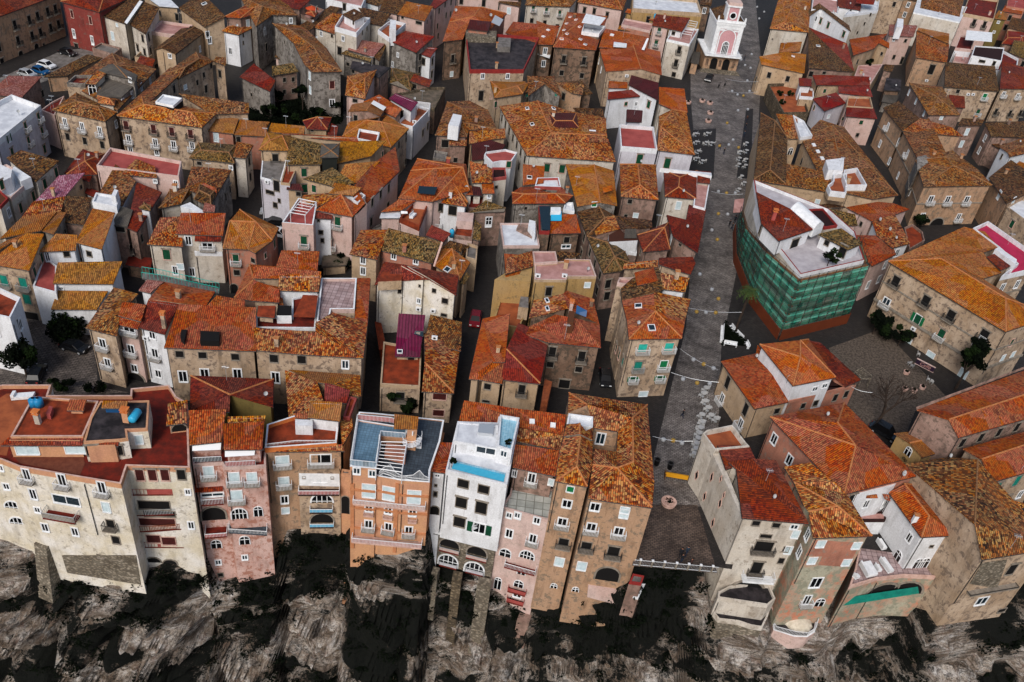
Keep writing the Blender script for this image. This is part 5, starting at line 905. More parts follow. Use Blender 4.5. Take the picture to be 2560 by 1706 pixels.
flat('1855,880 1850,930 1900,990 2080,1010 2200,1050 2300,1065 2350,960 2380,850 1900,800', 'tar', .5, 'pale', h=-7, wall='stonepale'); flat('1895,735 1890,790 2350,860 2420,800 2350,640 2000,680', 'tar', .4, 'pale', h=-4.2, wall='pale')
b('pink bowed balcony terrace with a scalloped cream dome at the cliff foot', 'pinkw', -9, 'cliff_terrace', base=-13)
tile(3,3); flat('45,1040 50,1090 240,1150 360,1155 430,1110 450,1010 420,880 60,880', 'tar', .3, 'pinkw', h=-9, ptop='trimw'); rail('42,1062 60,1095 240,1140 350,1150 425,1100 445,1020', -8.7, 'wmetal', .9)
def dome():
    c = P(275, 1030, -8.9); M = MB(B.org); n = 24; rx, ry, rz = 1.9, 1.4, 1.0; R_ = []
    for k in range(7):
        a = math.pi/2*k/6; R_.append([c+Vector((rx*math.cos(a)*math.cos(6.2832*i/n)*(1 if i % 2 else .94), ry*math.cos(a)*math.sin(6.2832*i/n)*(1 if i % 2 else .94), rz*math.sin(a))) for i in range(n)])
    for k in range(6):
        for i in range(n): j = (i+1) % n; M.face([R_[k][i], R_[k][j], R_[k+1][j], R_[k+1][i]], 'domec')
    M.build('scalloped_dome', B.root)
plain('domec', 'cfc6b4', .7, alt='b5ab98'); dome()
tile(3,2)
b('long barn like building under an old brown striped roof', 'beige', 8.6, 'long_building', base=-8)
tile(3,3); hip('1968,440 2640,330 1665,-500 1262,-440', '2318,292 1530,-560', 'old', 1.2, 'gg')
panel('1965,470 2190,440 2100,700 1850,660', 'stonepale', .12, 'rough_plaster'); panel('1850,670 2230,760 2080,1150 1600,1060', 'stone', .2, 'rubble_wall'); w('1960,820', 'c', 1.6, 1.5); w('2235,530', 'd', 1.2, 2); loggia('1870,665 2220,720', .8, 'trimg', 'iron', hh=.1)
w('2290,880', 'd', 1.2, .7)
tile(3,2)
b('church like hall with a broad rust roof and a grey end gable', 'rosy', 11, 'hall'); hip('1752,880 2600,640 2560,190 1368,628', '1662,715 2560,420', 'flame', 2, 'gh'); awning('1368,628 2360,250 2355,235 1362,605', (11,11,11.4,11.4), 'rosy', 'gutter')
b('small ochre chapel with a golden gable between the hall and the long roof', 'ochre', 6.4, 'chapel'); hip('1420,1062 1665,990 1590,800 1155,842', '1352,908 1575,850', 'gold', 1, 'gg', h=6.4) ; w('1290,1010', 'a', .9, 1.4); shed('1260,1090 1400,1080 1300,1000 1240,1060', 'olv', '0 0 .2 .2', h=4)
b('beige hall with teal shutters and a grey blank gable at the right edge', 'beige', 9.6, 'hall'); hip('2052,1292 2600,1130 2600,760 1790,985', '1962,1078 2600,870', 'flame', 1.6, 'gh'); w('1822,1135 1912,1120', 's', .7, .8); w('2097,1342 2285,1275', 't', 1, 2); w('2185,1450', 'd', .9, 1.6); w('2312,1402', 'w', .9, 1.4); shed('1990,1400 2200,1568 2420,1500 2080,1420', 'oldor', '0 0 .3 .3', h=5)
tile(3,3)
# ================================================================ the row on the cliff edge
tile(0,2)
def buttress(s_):
    for u, v in pts(s_)[:1]:
        a = wpt(u, v)
        if not a: return
        n = a[1]; t = n.cross(Vector((0,0,1))); M = MB(B.org); z1 = a[0].z; p = Vector((a[0].x, a[0].y, 0)); Z = Vector((0,0,1)); q = [p-t*.9+Z*z1, p+t*.9+Z*z1, p+t*1.1+n*1.9+Z*(z1-9), p-t*1.1+n*1.9+Z*(z1-9)]
        M.face([q[0]+n*.3, q[1]+n*.3, q[2], q[3]], 'stonepale'); M.face([q[1]-n*.4, q[1]+n*.3, q[2], q[2]-n*2.4], 'stonepale'); M.face([q[0]-n*.4, q[0]+n*.3, q[3], q[3]-n*2.4], 'stonepale'); M.face([q[0]-n*.4, q[1]-n*.4, q[1]+n*.3, q[0]+n*.3], 'stonepale'); M.build('buttress', B.root)
plain('mossred', '6a3a28', .8, alt='5a2c1e')
b('long cream cliff building with red roof terraces and a black tarred roof', 'cream', 8, 'cliff_building', base=-19)
flat('-360,1040 0,1082 172,1150 742,1248 1110,1308 1165,1140 1742,1158 1722,560 1620,505 1552,398 1200,430 1195,492 440,492 470,395 20,395 -300,480', 'redfl', .55, 'peach', h=8, wall='cream', ptop='trimp')
flat('95,872 762,872 905,545 300,502', 'terra', .25, 'peach', h=10.8, ptop='trimp'); shed('5,948 755,950 765,885 80,880', 'red', '0 0 .5 .5', h=10.3, wall='peach') ; flat('765,925 1085,905 1175,892 1165,812 1355,803 1370,540 1180,545 920,545 830,700', 'tar', .15, 'peach', h=11, ptop='peach'); shed('770,955 1085,955 1088,925 765,930', 'red', '0 0 .3 .3', h=10.6, wall='peach')
shed('612,625 765,628 795,535 640,530', 'or', '0 0 .3 .3', h=11.9, wall='peach', base=11); shed('930,605 1160,608 1175,545 945,543', 'gold', '0 0 .3 .3', h=12.1, wall='solar', base=11); chim('1165,735', 1.6, .35, 'peach'); chim('355,750', 1.5, .3, 'pale'); shed('1525,765 1718,742 1722,535 1542,570', 'oldor', '0 0 .5 .5', h=9.8, wall='peach'); w('1645,790', 'v', 1.7, 1.2)
M = MB(B.org); M.face([P(u, v, 8.03) for u, v in pts('110,1040 180,1118 735,1228 780,1120 750,1010 100,960')], 'mossred'); M.face([P(u, v, 8.03) for u, v in pts('-280,1000 60,1050 110,860 300,500 250,470 60,480 -200,640')], 'orfl'); M.build('terrace', B.root); w('250,995 700,985', 'l', 2.4, 1.3); w('850,1000 1070,1000', 'd', 1.3, 1.5); w('1275,900', 'l', .8, 1.3); prism('420,660 460,675 485,600 450,590', 10.8, 11.6, 'coral', 'low_wall')

w('245,1220', 'W', .8, 1.8); w('570,1270 935,1340', 'W', .9, 1.9); w('305,1400', 'w', .8, 1.7); w('60,1330', 'w', .7, 1); w('5,1160', 'w', .6, .9); w('610,1455', 'c', 3.2, 1.4); w('345,1545', 'w', .7, .9); w('120,1500', 'a', 2, 1.2)
loggia('440,1530 740,1610', 1.3, 'redfl', 'metal', solid='trimg'); w('975,1520', 'l', .9, 1.6)
w('1285,1225 1400,1225 1515,1225', 'r', .9, 1.8); w('1665,1220', 'd', .9, 1.6); w('1725,1380', 'w', .6, .9); loggia('1215,1395 1545,1415', 1.8, 'redfl', 'coral', solid='coral'); w('1415,1500', 'd', 3.6, 1.4)
tile(0,3); w('415,145 690,185', 'w', .8, 1.4); w('660,90', 's', .8, .6); w('1015,110', 'D', .9, 1.3); w('1065,260', 'd', .9, 1.3); w('925,410', 'd', .8, .5); w('165,85', 'a', 2, 1.2); 
w('1445,95', 'r', 4.2, 1.3); loggia('1275,150 1595,190', 1.3, 'redfl', 'rust'); w('1410,250 1550,270', 'r', 1.6, 1.4); loggia('1325,310 1690,345', 1.7, 'redfl', 'coral', solid='coral'); w('1410,445 1560,465', 'v', 1.7, 1.0); w('1755,125', 'w', .7, 1.3); w('1465,20', 'd', 3.6, .9); loggia('1250,15 1570,40', 1.1, 'redfl', 'metal')
panel('570,400 1250,400 1295,670 620,560', 'stonepale', .08, 'bare_render')
buttress('385,300 440,290')
tile(0,2)
b('pink terraced cliff house with glass canopies over two red balconies', 'pinkold', 8.4, 'cliff_house', base=-19)
shed('1738,945 2032,915 2078,620 1732,632', 'flame', '0 0 1.2 1.2', h=9.4); shed('2055,990 2405,985 2425,735 2045,755', 'flame', '0 0 1 1', h=9.4); shed('2090,740 2430,730 2440,680 2090,690', 'oldor', '0 0 .3 .3', h=10)
flat('1770,1130 2035,1115 2060,1160 2350,1145 2440,1140 2440,980 2040,960 1750,940', 'redfl', .2, 'pinkw', h=6.8, ptop='pinkw')
awning('1765,1005 2025,995 2030,925 1765,940', (8.6,8.6,9.1,9.1), 'wmetal'); awning('2065,1060 2335,1045 2345,975 2065,990', (8.6,8.6,9.1,9.1), 'wmetal'); rail('1775,1112 2035,1098', 7.2, 'wmetal', .8, solid='glassb'); rail('2070,1150 2345,1135', 7.2, 'wmetal', .8, solid='coral'); awning('1780,1130 2040,1115 2035,1095 1775,1110', (6.4,6.4,6.7,6.7), 'red'); awning('2085,1178 2420,1160 2420,1138 2080,1152', (6.4,6.4,6.7,6.7), 'red')
w('1915,1195 2150,1250 2312,1250', 'L', 1.1, 1.7); w('2170,1415', 'L', 1.3, 1.8); awning('1752,1390 2045,1375 2045,1290 1755,1305', (2.6,2.6,3.3,3.3), 'red', 'tiled_ledge'); w('1950,1405', 'c', 2.6, .6); w('1960,1580', 'v', 2.8, 2.4); loggia('1800,1460 2055,1450', .8, 'redfl', 'wmetal')
tile(0,3); w('2195,20', 'a', 1.8, 1.9); tile(1,2); w('20,1560', 'a', 1, 1.8); tile(0,3); loggia('1825,165 2090,130', 1.6, 'redfl', 'wmetal', solid='coral', hh=.6); loggia('2110,140 2450,110', 1.4, 'dkblue', 'wmetal', hh=.6); w('1985,300 2245,265', 'a', 1.2, 1.6); w('2003,465 2247,420', 'c', .7, .9); w('2025,580', 'd', .6, .7)

b('red hipped roof with an olive side wall over the corner lane', 'olive', 7.6, 'house'); tile(0,2)
gen('1742,635,0 2106,640,0 2112,488,1.4 1750,312,0 2512,345,0 2505,600,0', '0123 324 254', 'red')
tile(1,2)
b('tan patched cliff house with a lichen roof and terracotta terrace', 'tan', 7.8, 'cliff_house', base=-19)
gen('265,262,1 300,700,0 470,690,0 620,545,.8 560,370,1', '01234', 'oldor', h=7.6); gen('300,258,0 955,308,0 705,388,1 560,370,1', '0123', 'gold', h=7.6); gen('705,388,1 955,308,0 965,500,0 850,485,.3', '0123', 'oldor', h=7.6); shed('630,548 835,562 862,445 630,378', 'crim', '0 0 .6 .9', h=8.2); shed('472,692 772,727 790,558 498,545', 'gold', '0 0 .8 .8', h=9.4, wall='white', base=6); shed('355,700 475,705 480,665 360,655', 'flame', '0 0 .2 .2', h=8.4, wall='white')
flat('80,978 740,932 762,715 350,680 100,760', 'terra', .6, 'trimor', h=7.2, ptop='trimw'); shed('78,1010 812,1000 790,945 75,975', 'oldor', '0 0 .35 .35', h=7.1); shed('790,960 890,790 880,700 770,720', 'oldor', '0 .2 .5 .2', h=7); prism('360,770 520,775 520,720 360,715', 7, 8.8, 'white', 'terrace_wall'); rail('85,960 370,925 735,925', 7.9, 'wmetal', .3); flat('800,690 860,700 925,520 860,500', 'terra', .3, 'coral', h=7.6)
w('242,1095', 'L', 1.5, 1.6); w('595,1080', 'W', 2.5, 1.7); w('255,1285', 'L', 1.2, 1.5); w('262,1450', 'w', .9, 1.4); w('270,1550', 'l', .9, 1)
prism('385,1205 772,1205 760,1165 400,1165', -18, 3.6, 'beige', 'bay'); panel('395,1210 765,1215 770,1330 400,1320', 'trimw', .06, 'white_render'); w('590,1260', 'l', 1.7, 1.3); w('440,1245 700,1248', 's', .3, .3); loggia('395,1352 768,1358', 1.0, 'maroon', 'wmetal', solid='coral', hh=.7); w('605,1440', 'a', 2.6, 1.6); loggia('498,1530 705,1530', .8, 'maroon', 'wmetal', solid='bluet', hh=.6)
tile(1,3); w('605,60', 'v', 2.9, 1.8); loggia('497,115 715,115', .6, 'maroon', 'wmetal', solid='bluet', hh=.6)
b('narrow peach link wall with a black archway between two cliff houses', 'peach', 3, 'link_wall', base=-24); tile(1,2); flat('775,1215 862,1225 870,1180 790,1170', 'greyfl', .2); w('822,1500', 'v', 1.0, 3.4)
b('peach cliff palazzo with blue tiled roof decks and white railings', 'peach', 9.2, 'cliff_palazzo', base=-9)
flat('865,1145 1130,1240 1330,1278 1595,1295 1600,1180 1690,920 1728,720 1085,655 945,645 925,715', 'dkblue', .12, 'peach', h=8.6, ptop='trimw')
flat('862,1148 1100,1172 1140,935 1145,865 1385,860 1392,790 925,715', 'bluefl', .12, 'peach', h=10, ptop='trimw')
rail('865,1135 1105,1158 1142,870 1370,890', 10.1, 'wmetal', .9, solid='bluefl'); rail('930,718 1225,745 1390,780', 10.1, 'wmetal', .9, solid='coral'); rail('865,1135 930,718', 10.1, 'wmetal', .9); awning('1265,805 1480,808 1492,690 1270,665', (11,11,11.5,11.5), 'gold', 'tiled_hut_roof'); prism('1385,870 1470,880 1480,805 1390,800', 8.6, 10.9, 'peach', 'roof_hut'); prism('1180,1010 1370,1060 1385,960 1195,930', 8.6, 9.9, 'salmon', 'roof_room')
def pergola_peach():
    M = MB(B.org); z = 10.6; a, c, d, e = P(1100,1165,z), P(1340,1200,z), P(1385,925,z), P(1145,920,z)
    for p, q in ((a,e), (c,d), (a,c), (e,d)): M.bar(p, q, .07, 'wmetal')
    for i in range(1, 8): M.bar(a.lerp(e, i/8), c.lerp(d, i/8), .05, 'wmetal')
    for p in (a, c, d, e): M.bar(p, Vector((p.x, p.y, 8.6)), .05, 'wmetal')
    M.build('pergola', B.root)
    M = MB(B.org); c = P(1430, 980, 8.7); 
    for i in range(16):
        t = i*.42; r = 1.15; p = c+Vector((0,0,.15+i*.1)); q = p+Vector((math.cos(t)*r, math.sin(t)*r, 0)); q2 = p+Vector((math.cos(t+.4)*r, math.sin(t+.4)*r, 0)); M.face([p, q, q2], 'wmetal'); M.face([p-Vector((0,0,.05)), q2-Vector((0,0,.05)), q-Vector((0,0,.05))], 'wmetal'); M.bar(q, q+Vector((0,0,.95)), .025, 'wmetal'); M.bar(q+Vector((0,0,.95)), q2+Vector((0,0,1.05)), .03, 'wmetal')
    M.bar(c, c+Vector((0,0,2.8)), .08, 'wmetal', 8); M.build('spiral_stair', B.root)
    M = MB(B.org)                                   # wrought iron screen with two peaks
    L = [(1130,1235),(1170,1215),(1230,1235),(1280,1262),(1340,1272),(1380,1270),(1440,1280),(1495,1285),(1540,1292),(1592,1292)]; hts = [.7,1.1,1.9,1.1,.7,.7,1.0,1.9,1.1,.7]; Q = [P(u, v, 8.7) for u, v in L]
    for i in range(len(Q)-1):
        n = 5
        for k in range(n): f = k/n; p = Q[i].lerp(Q[i+1], f); h_ = hts[i]*(1-f)+hts[i+1]*f; M.bar(p, p+Vector((0,0,h_)), .022, 'wmetal')
        M.bar(Q[i]+Vector((0,0,hts[i])), Q[i+1]+Vector((0,0,hts[i+1])), .045, 'wmetal'); M.bar(Q[i]+Vector((0,0,.1)), Q[i+1]+Vector((0,0,.1)), .04, 'wmetal'); M.bar(Q[i]+Vector((0,0,.5)), Q[i+1]+Vector((0,0,.5)), .03, 'wmetal')
    M.build('iron_screen', B.root)
pergola_peach()
w('925,1187 1067,1210', 'c', .8, 1); w('1036,1370 1222,1395 1450,1427', 'l', 1.5, 2.2); w('1037,1525 1215,1545 1437,1565', 'w', .9, 1.4); loggia('900,1420 1555,1525', .9, 'trimp', 'wmetal', hh=.7)
tile(1,3); w('1033,115 1217,140 1402,172', 'W', .9, 1.4); loggia('890,205 1525,290', 1.1, 'trimp', 'wmetal', solid='pinkfl', hh=.7); w('1000,265 1180,270 1400,290', 'd', 2.2, .7)
loggia('990,18 1080,28', .4, 'trimp', 'trimp', hh=.5); loggia('1170,45 1255,58', .4, 'trimp', 'trimp', hh=.5); loggia('1395,78 1475,90', .4, 'trimp', 'trimp', hh=.5)
tile(1,2)
def pil(us, v0, v1, wd=.22):
    for u, du in us:
        a = wpt(u, v0); 
        if not a: continue
        M = MB(B.org); n = a[1]; t = n.cross(Vector((0,0,1))); z0 = -4.5 if v1 is None else v1; M.box(Vector((a[0].x, a[0].y, (a[0].z+z0)/2))+n*.08, t*wd, n*.1, Vector((0,0,(a[0].z-z0)/2)), 'trimpe'); M.build('pilaster', B.root)
pil([(885,0),(1300,0),(1585,0)], 1300, None) ; band(-.6, .16, .16, 'trimpe'); band(3.1, .16, .16, 'trimpe'); band(6.3, .16, .16, 'trimpe')
b('white cliff house with pale blue pool terraces on its roof', 'white', 9.3, 'cliff_house', base=-3.5)
flat('1742,1180 2305,1315 2420,740 2232,668 2215,745 1850,732', 'whitefl', .35, 'white', h=8.6)
flat('1820,912 2215,985 2225,770 1850,735', 'whitefl', .12, 'white', h=10.4); flat('2215,960 2350,1000 2420,700 2240,670', 'pool', .5, 'white', h=10.9); prism('2035,835 2175,850 2190,760 2050,755', 10.4, 10.9, 'metal', 'roof_hatch')
w('2110,1000', 'c', 2.4, 1.1); w('2275,1030', 'c', .8, 1.0)
def pool():
    M = MB(B.org); z = 8.75; A = [P(u, v, z) for u, v in pts('1795,1168 2272,1290 2292,1208 1822,1092')]; M.face(A, 'poolw'); M.face([P(u, v, z+.01) for u, v in pts('1822,1092 2292,1208 2288,1225 1818,1106')], 'pool'); M.build('pool', B.root)
NBp = NB('poolw'); NBp.col(NBp.mix(NBp.noise(NBp.objc(), 3, 4), '2f95b8', '4fb4d2')); NBp.b.inputs['Roughness'].default_value = .35
pool(); awning('1735,1205 2305,1345 2310,1318 1740,1182', (8.2,8.2,8.6,8.6), 'oldor', 'tiled_eave')
w('1903,1303 2090,1355', 'd', 1.3, 1.3); w('1885,1477', 'd', 1.35, 1.7); w('2068,1525', 'd', 1.35, 2); loggia('2000,1620 2260,1660', .6, 'trimw', 'wmetal', hh=.5)
tile(1,3); w('1868,95', 'd', 1.4, 1.7); w('2050,152', 'o', 1.5, 1.8)
b('stone arcade with balconies and tall pillars under the white pool house', 'stonepale', -3.4, 'stone_arcade', base=-28)
gen('1630,195,0 2215,345,0 2235,290,0 1650,150,0', '0123', 'trimw', h=-3.6, caps=False, wall='stonepale', base=-10) 
w('1780,290 2030,360', 'v', 2.6, 1.6); w('1765,450 2005,520', 'a', 2.5, 2.2); loggia('1690,330 1868,370', .5, 'redfl', 'metal', solid='pinkw', hh=.6); loggia('1935,400 2120,440', .5, 'redfl', 'metal', solid='pinkw', hh=.6); loggia('1685,530 1840,575', .5, 'redfl', 'metal', solid='lilac', hh=.6); loggia('1920,600 2080,640', .5, 'redfl', 'metal', solid='lilac', hh=.6)
prism('1610,560 1665,570 1690,520 1630,500', -20, -9.5, 'stonepale', 'pillar'); prism('1800,610 1885,630 1900,560 1815,540', -26, -9.5, 'stone', 'pillar'); prism('2030,670 2155,700 2170,620 2045,600', -28, -9.5, 'stonepale', 'pillar')
b('low white house with a flame tile roof squeezed beside the peach palazzo', 'white', 8, 'house', base=-14); tile(1,2)
gen('1600,1188,0 1745,1205,0 1790,1000,.2 1805,930,.4 1672,925,.4', '01234', 'flame'); w('1665,1230', 'c', .6, .5); w('1647,1398', 'd', .4, .8); w('1650,1318', 's', .3, .3); w('1640,1550', 'v', 1.1, 1.6)
b('ranges of flame tiled roofs with two tiny skylights behind the pool house', 'rosy', 8.4, 'house')
tile(2,2); gen('45,785,0 475,855,0 500,672,1 0,610,1 -440,540,1.2 -490,735,.3 -130,745,.2', '0123456', 'flame'); shed('15,905 440,990 475,860 40,792', 'oldor', '0 0 .6 .6', h=8); shed('5,1150 400,1232 440,1000 25,945', 'flame', '0 0 .9 .9', h=7.6); sky('183,738 375,772', .5, .5, 'wmetal')
w('180,1255', 'W', .9, 1.8); w('22,1210', 'w', .5, 1); w('358,1290', 'l', .6, 1)
b('pink cliff house with a diamond slab patio and stacked arched loggias', 'pinkold', 3, 'cliff_house', base=-19)
flat('-100,1520 340,1640 395,1355 0,1290 -20,1400', 'slab', .3, 'pinkw', h=3.2, wall='pinkw')
w('50,1595 -20,1560', 'c', .7, .9); tile(2,3); w('52,35 228,82', 'w', .8, 1.1); w('192,248', 'W', .9, 1.6); w('-25,200', 'w', .9, 1.5); awning('-40,330 265,375 268,340 -30,290', (-5.6,-5.6,-5.2,-5.2), 'dark', 'tiled_ledge'); w('140,398', 'a', 1.8, 1.5); w('-60,380', 'a', 1.4, 1.5); loggia('-60,480 225,520', .9, 'redfl', 'wmetal', hh=.7); w('88,550', 'a', 1, 1.3)
w('62,665', 'a', 1.2, 1.4); loggia('-30,690 130,745', .7, 'redfl', 'coral', solid='coral', hh=.6); w('50,760', 'w', 1.1, 1.2); loggia('-40,785 110,835', .7, 'redfl', 'coral', solid='coral', hh=.6); tile(1,3); w('2220,660', 'a', .9, 2.4); tile(2,3); prism('45,995 155,1025 185,940 80,900', -22, -16, 'rosy', 'lower_terrace')
b('great tan cliff palazzo with striped tile roofs around a sunken court', 'tan', 10.2, 'cliff_palazzo', base=-14.5)
tile(2,2)
gen('400,1277,0 692,1330,0 738,1120,0 742,900,0 480,870,0 440,1000,0 595,1150,1.3 628,870,1.3', '016 12376 4765 056', 'oldor', h=10.6, ov=.04); gen('475,865,0 740,900,0 745,790,0 500,760,0 622,750,1.2 622,845,1.2', '015 1254 3054', 'oldor', h=11.2, wall='white'); flat('500,765 742,785 745,690 520,660', 'whitefl', .5, 'trimw', h=10.4)
gen('700,1437,0 1287,1522,0 1307,1290,0 1242,580,0 524,470,0 510,650,.4 740,1130,1 965,1160,1.6 1115,1105,1.6 1108,700,1.6 1050,612,1.4 690,578,1.4 755,790,0 975,822,0 960,1012,0 752,985,0', '0176 127 2387 389 349 4ba9 45b 8d9 8ed 9dcba 67ef 78e', 'oldor', h=10, ov=.04)
w('812,890', 'c', 1.1, 1.9); w('535,1355', 'k', .8, .9); w('505,1488 762,1517', 'w', 1.1, 1.3); w('1035,1548', 'l', 1, 1)
tile(2,3); w('462,95 728,142 980,182', 'W', 1.1, 1.4); w('475,280 683,313', 'D', 1.2, 1.3); w('932,365', 'D', 1.4, 1.7); w('435,460 640,500', 'l', 1.1, 1.5); w('385,682 583,715', 'a', .8, .9); w('880,575', 'v', 2.9, 2.6); w('1030,20', 'l', 1, 1.4)
panel('700,670 1025,720 1020,850 690,770', 'pinkw', .3, 'pink_parapet'); w('830,755', 'r', .6, 1)
b('stack of small iron roofed lean-tos below the terrace railing', 'rosy', -1.2, 'lean_to', base=-8); flat('1075,650 1190,665 1215,590 1110,570', 'greyfl', .15, 'trimred', h=-1.4); flat('1060,760 1160,795 1225,665 1080,645', 'fibre', .15, 'trimw', h=-4)
# ================================================================ small houses that fill the gaps
tile(1,0)
b('old lichen roofed house with a white stair box right of the narrow alley', 'rosy', 8.4); gen('1645,1240,0 1935,1255,0 1960,1190,0 2215,1190,0 2130,1010,0 1960,925,0 1755,935,0 1870,1120,1.1 1900,1000,1.2', '017 1237 3487 4568 6078', 'old'); prism('1765,1150 1860,1165 1890,1060 1810,1045', 8, 11, 'white', 'stair_house'); shed('1770,1330 1935,1335 1935,1250 1780,1240', 'oldor', '0 0 .4 .4', h=7.2); w('1735,1320', 'd', 1.4, 1.6); w('1830,1470', 's', .8, 1); w('1685,1450', 'w', 1.6, .9); flat('1625,1450 1740,1470 1760,1400 1640,1380', 'greyfl', .4, 'grey', h=5)
b('house with a mottled orange roof over a dark red sheeted lean-to', 'yellow', 8); shed('1955,1320 2180,1275 2292,1265 2285,1180 1960,1205', 'oldor', '0 0 0 .5 .5'); shed('1985,1470 2200,1450 2290,1330 2130,1280 1980,1310', 'maroon', '0 0 .3 .5 .5', h=7.4); 
b('white cube house with a pink terrace and a green water butt', 'white', 8.4); flat('2095,1420 2170,1495 2245,1480 2345,1480 2400,1400 2290,1370 2110,1395', 'coral', .4, 'white'); w('2320,1510', 'g', .9, 1.3); shed('1960,1590 2110,1610 2120,1510 1975,1490', 'oldor', '0 0 .5 .5', h=7.6)
b('rose pink block with tall windows on the far edge behind the skylight roof', 'pinkw', 11); shed('1835,-50 2420,-5 2450,-150 1850,-190', 'dark', '0 0 1 1'); w('1885,10 2090,30 2240,62', 'd', .9, 1.7)
tile(2,0)
b('narrow dark house at the far edge left of the clock tower', 'brown', 8); shed('1725,40 1830,50 1850,-60 1740,-70', 'dark', '0 0 .6 .6'); b('low shuttered kiosk house beside the clock tower', 'tan', 3.2); shed('1640,570 1715,585 1730,480 1655,470', 'fibre', '0 0 .3 .3')
b('long pink house wall at the far edge left of the three window house', 'pinkw', 10); shed('-120,20 75,60 110,-90 -100,-120', 'dark', '0 0 .8 .8')
b('patched brown infill house with a lean-to behind the broken orange roof', 'brown', 7); shed('640,1080 860,1110 830,1000 560,990', 'dark', '0 0 .5 .5', h=6.4); shed('380,760 650,870 740,860 640,740', 'dark', '0 0 .5 .5', h=6.8)
tile(3,0)
b('brown house in the shade between the beige tower and the netted house', 'tan', 9.4); shed('1235,-20 1380,10 1400,-140 1260,-150', 'dark', '0 0 .8 .8')
b('brown infill house left of the balconied red roof house', 'tan', 8); shed('1390,860 1600,900 1640,800 1450,780', 'greyfl', '0 0 0 0', h=2.5); shed('2200,250 2400,300 2420,190 2240,160', 'dark', '0 0 .5 .5')
b('grey roofed house in the upper right behind the netted house', 'grey', 9.6); shed('1620,15 1790,60 1820,-60 1640,-90', 'fibre', '0 0 .6 .6')
b('golden roofed low house at the right edge below the small white gable', 'beige', 6.6); shed('2190,1575 2345,1650 2500,1560 2310,1480', 'yel', '0 0 .6 .6'); b('low brown roofed house on the right alley corner', 'rosy', 5.6); shed('1990,1290 2180,1390 2230,1300 2060,1260', 'dark', '0 0 .5 .5')
tile(3,1)
b('low terracotta paved yard house beside the white gable', 'brown', 2.2, 'yard_house'); flat('1250,520 1300,720 1440,640 1420,560 1330,490', 'terra', .5, 'rosy')
tile(0,0)
b('small red roofed annex below the sand coloured gable house', 'rosy', 4.6); shed('1250,575 1400,610 1425,545 1290,510', 'red', '0 0 .4 .4'); b('yellow low yard wall house under the stained cream house', 'yellow', 3); flat('1235,520 1330,550 1400,500 1290,470', 'mossfl', .5)
tile(0,1)
b('tall white house with a red floored roof at the left edge above the small square', 'white', 9); flat('-260,1270 92,1352 187,1162 -150,1005', 'terra', .9, 'white'); panel('130,1300 140,1300 225,1560 215,1560', 'iron', .04, 'downpipe')
b('green railed walkway with pale posts behind the long red row', 'grey', 8.4, 'walkway'); shed('1305,985 1490,1010 1500,965 1310,935', 'greyfl', '0 0 0 0'); shed('1490,1010 2010,1125 2015,1085 1500,965', 'greyfl', '0 0 0 0', h=8.4); rail('1305,985 1490,1010 2010,1125', 8.6, 'turq', 1.0, .5); rail('1310,935 1500,965 2015,1085', 8.6, 'turq', 1.0, .5)
b('low dark yard shed between the lichen house and the peeling balconies', 'brown', 2.4); shed('1150,860 1380,900 1400,800 1180,790', 'redfl', '0 0 0 0')
tile(1,1)
b('low crooked ochre yard wall and shed left of the magenta sheet roof', 'terra', 2.6); shed('1090,1385 1150,1400 1200,1640 1130,1640', 'terra', '0 0 0 0') 
b('ochre yard house under the pergola terrace', 'yellow', 4.4); shed('600,880 830,860 880,740 620,760', 'mossfl', '0 0 0 0', h=2)
b('brown roofed infill house beside the narrow dark alley', 'rosy', 6.2); shed('1700,700 1900,790 1960,690 1780,640', 'dark', '0 0 .4 .4')

tile(3,0)
b('dark slate roofed shed in the deep alley behind the crimson roofs', 'brown', 4.6, 'shed'); shed('1065,825 1215,835 1225,730 1090,715', 'tar', '0 0 .3 .3')
b('low grey roofed shed under the slate one in the deep alley', 'grey', 3, 'shed'); shed('1045,930 1170,950 1215,850 1070,840', 'fibre', '0 0 .3 .3')
b('narrow shaded house under the two window pinkish white wall', 'rosy', 6); shed('1060,640 1140,660 1160,600 1070,590', 'dark', '0 0 .3 .3')
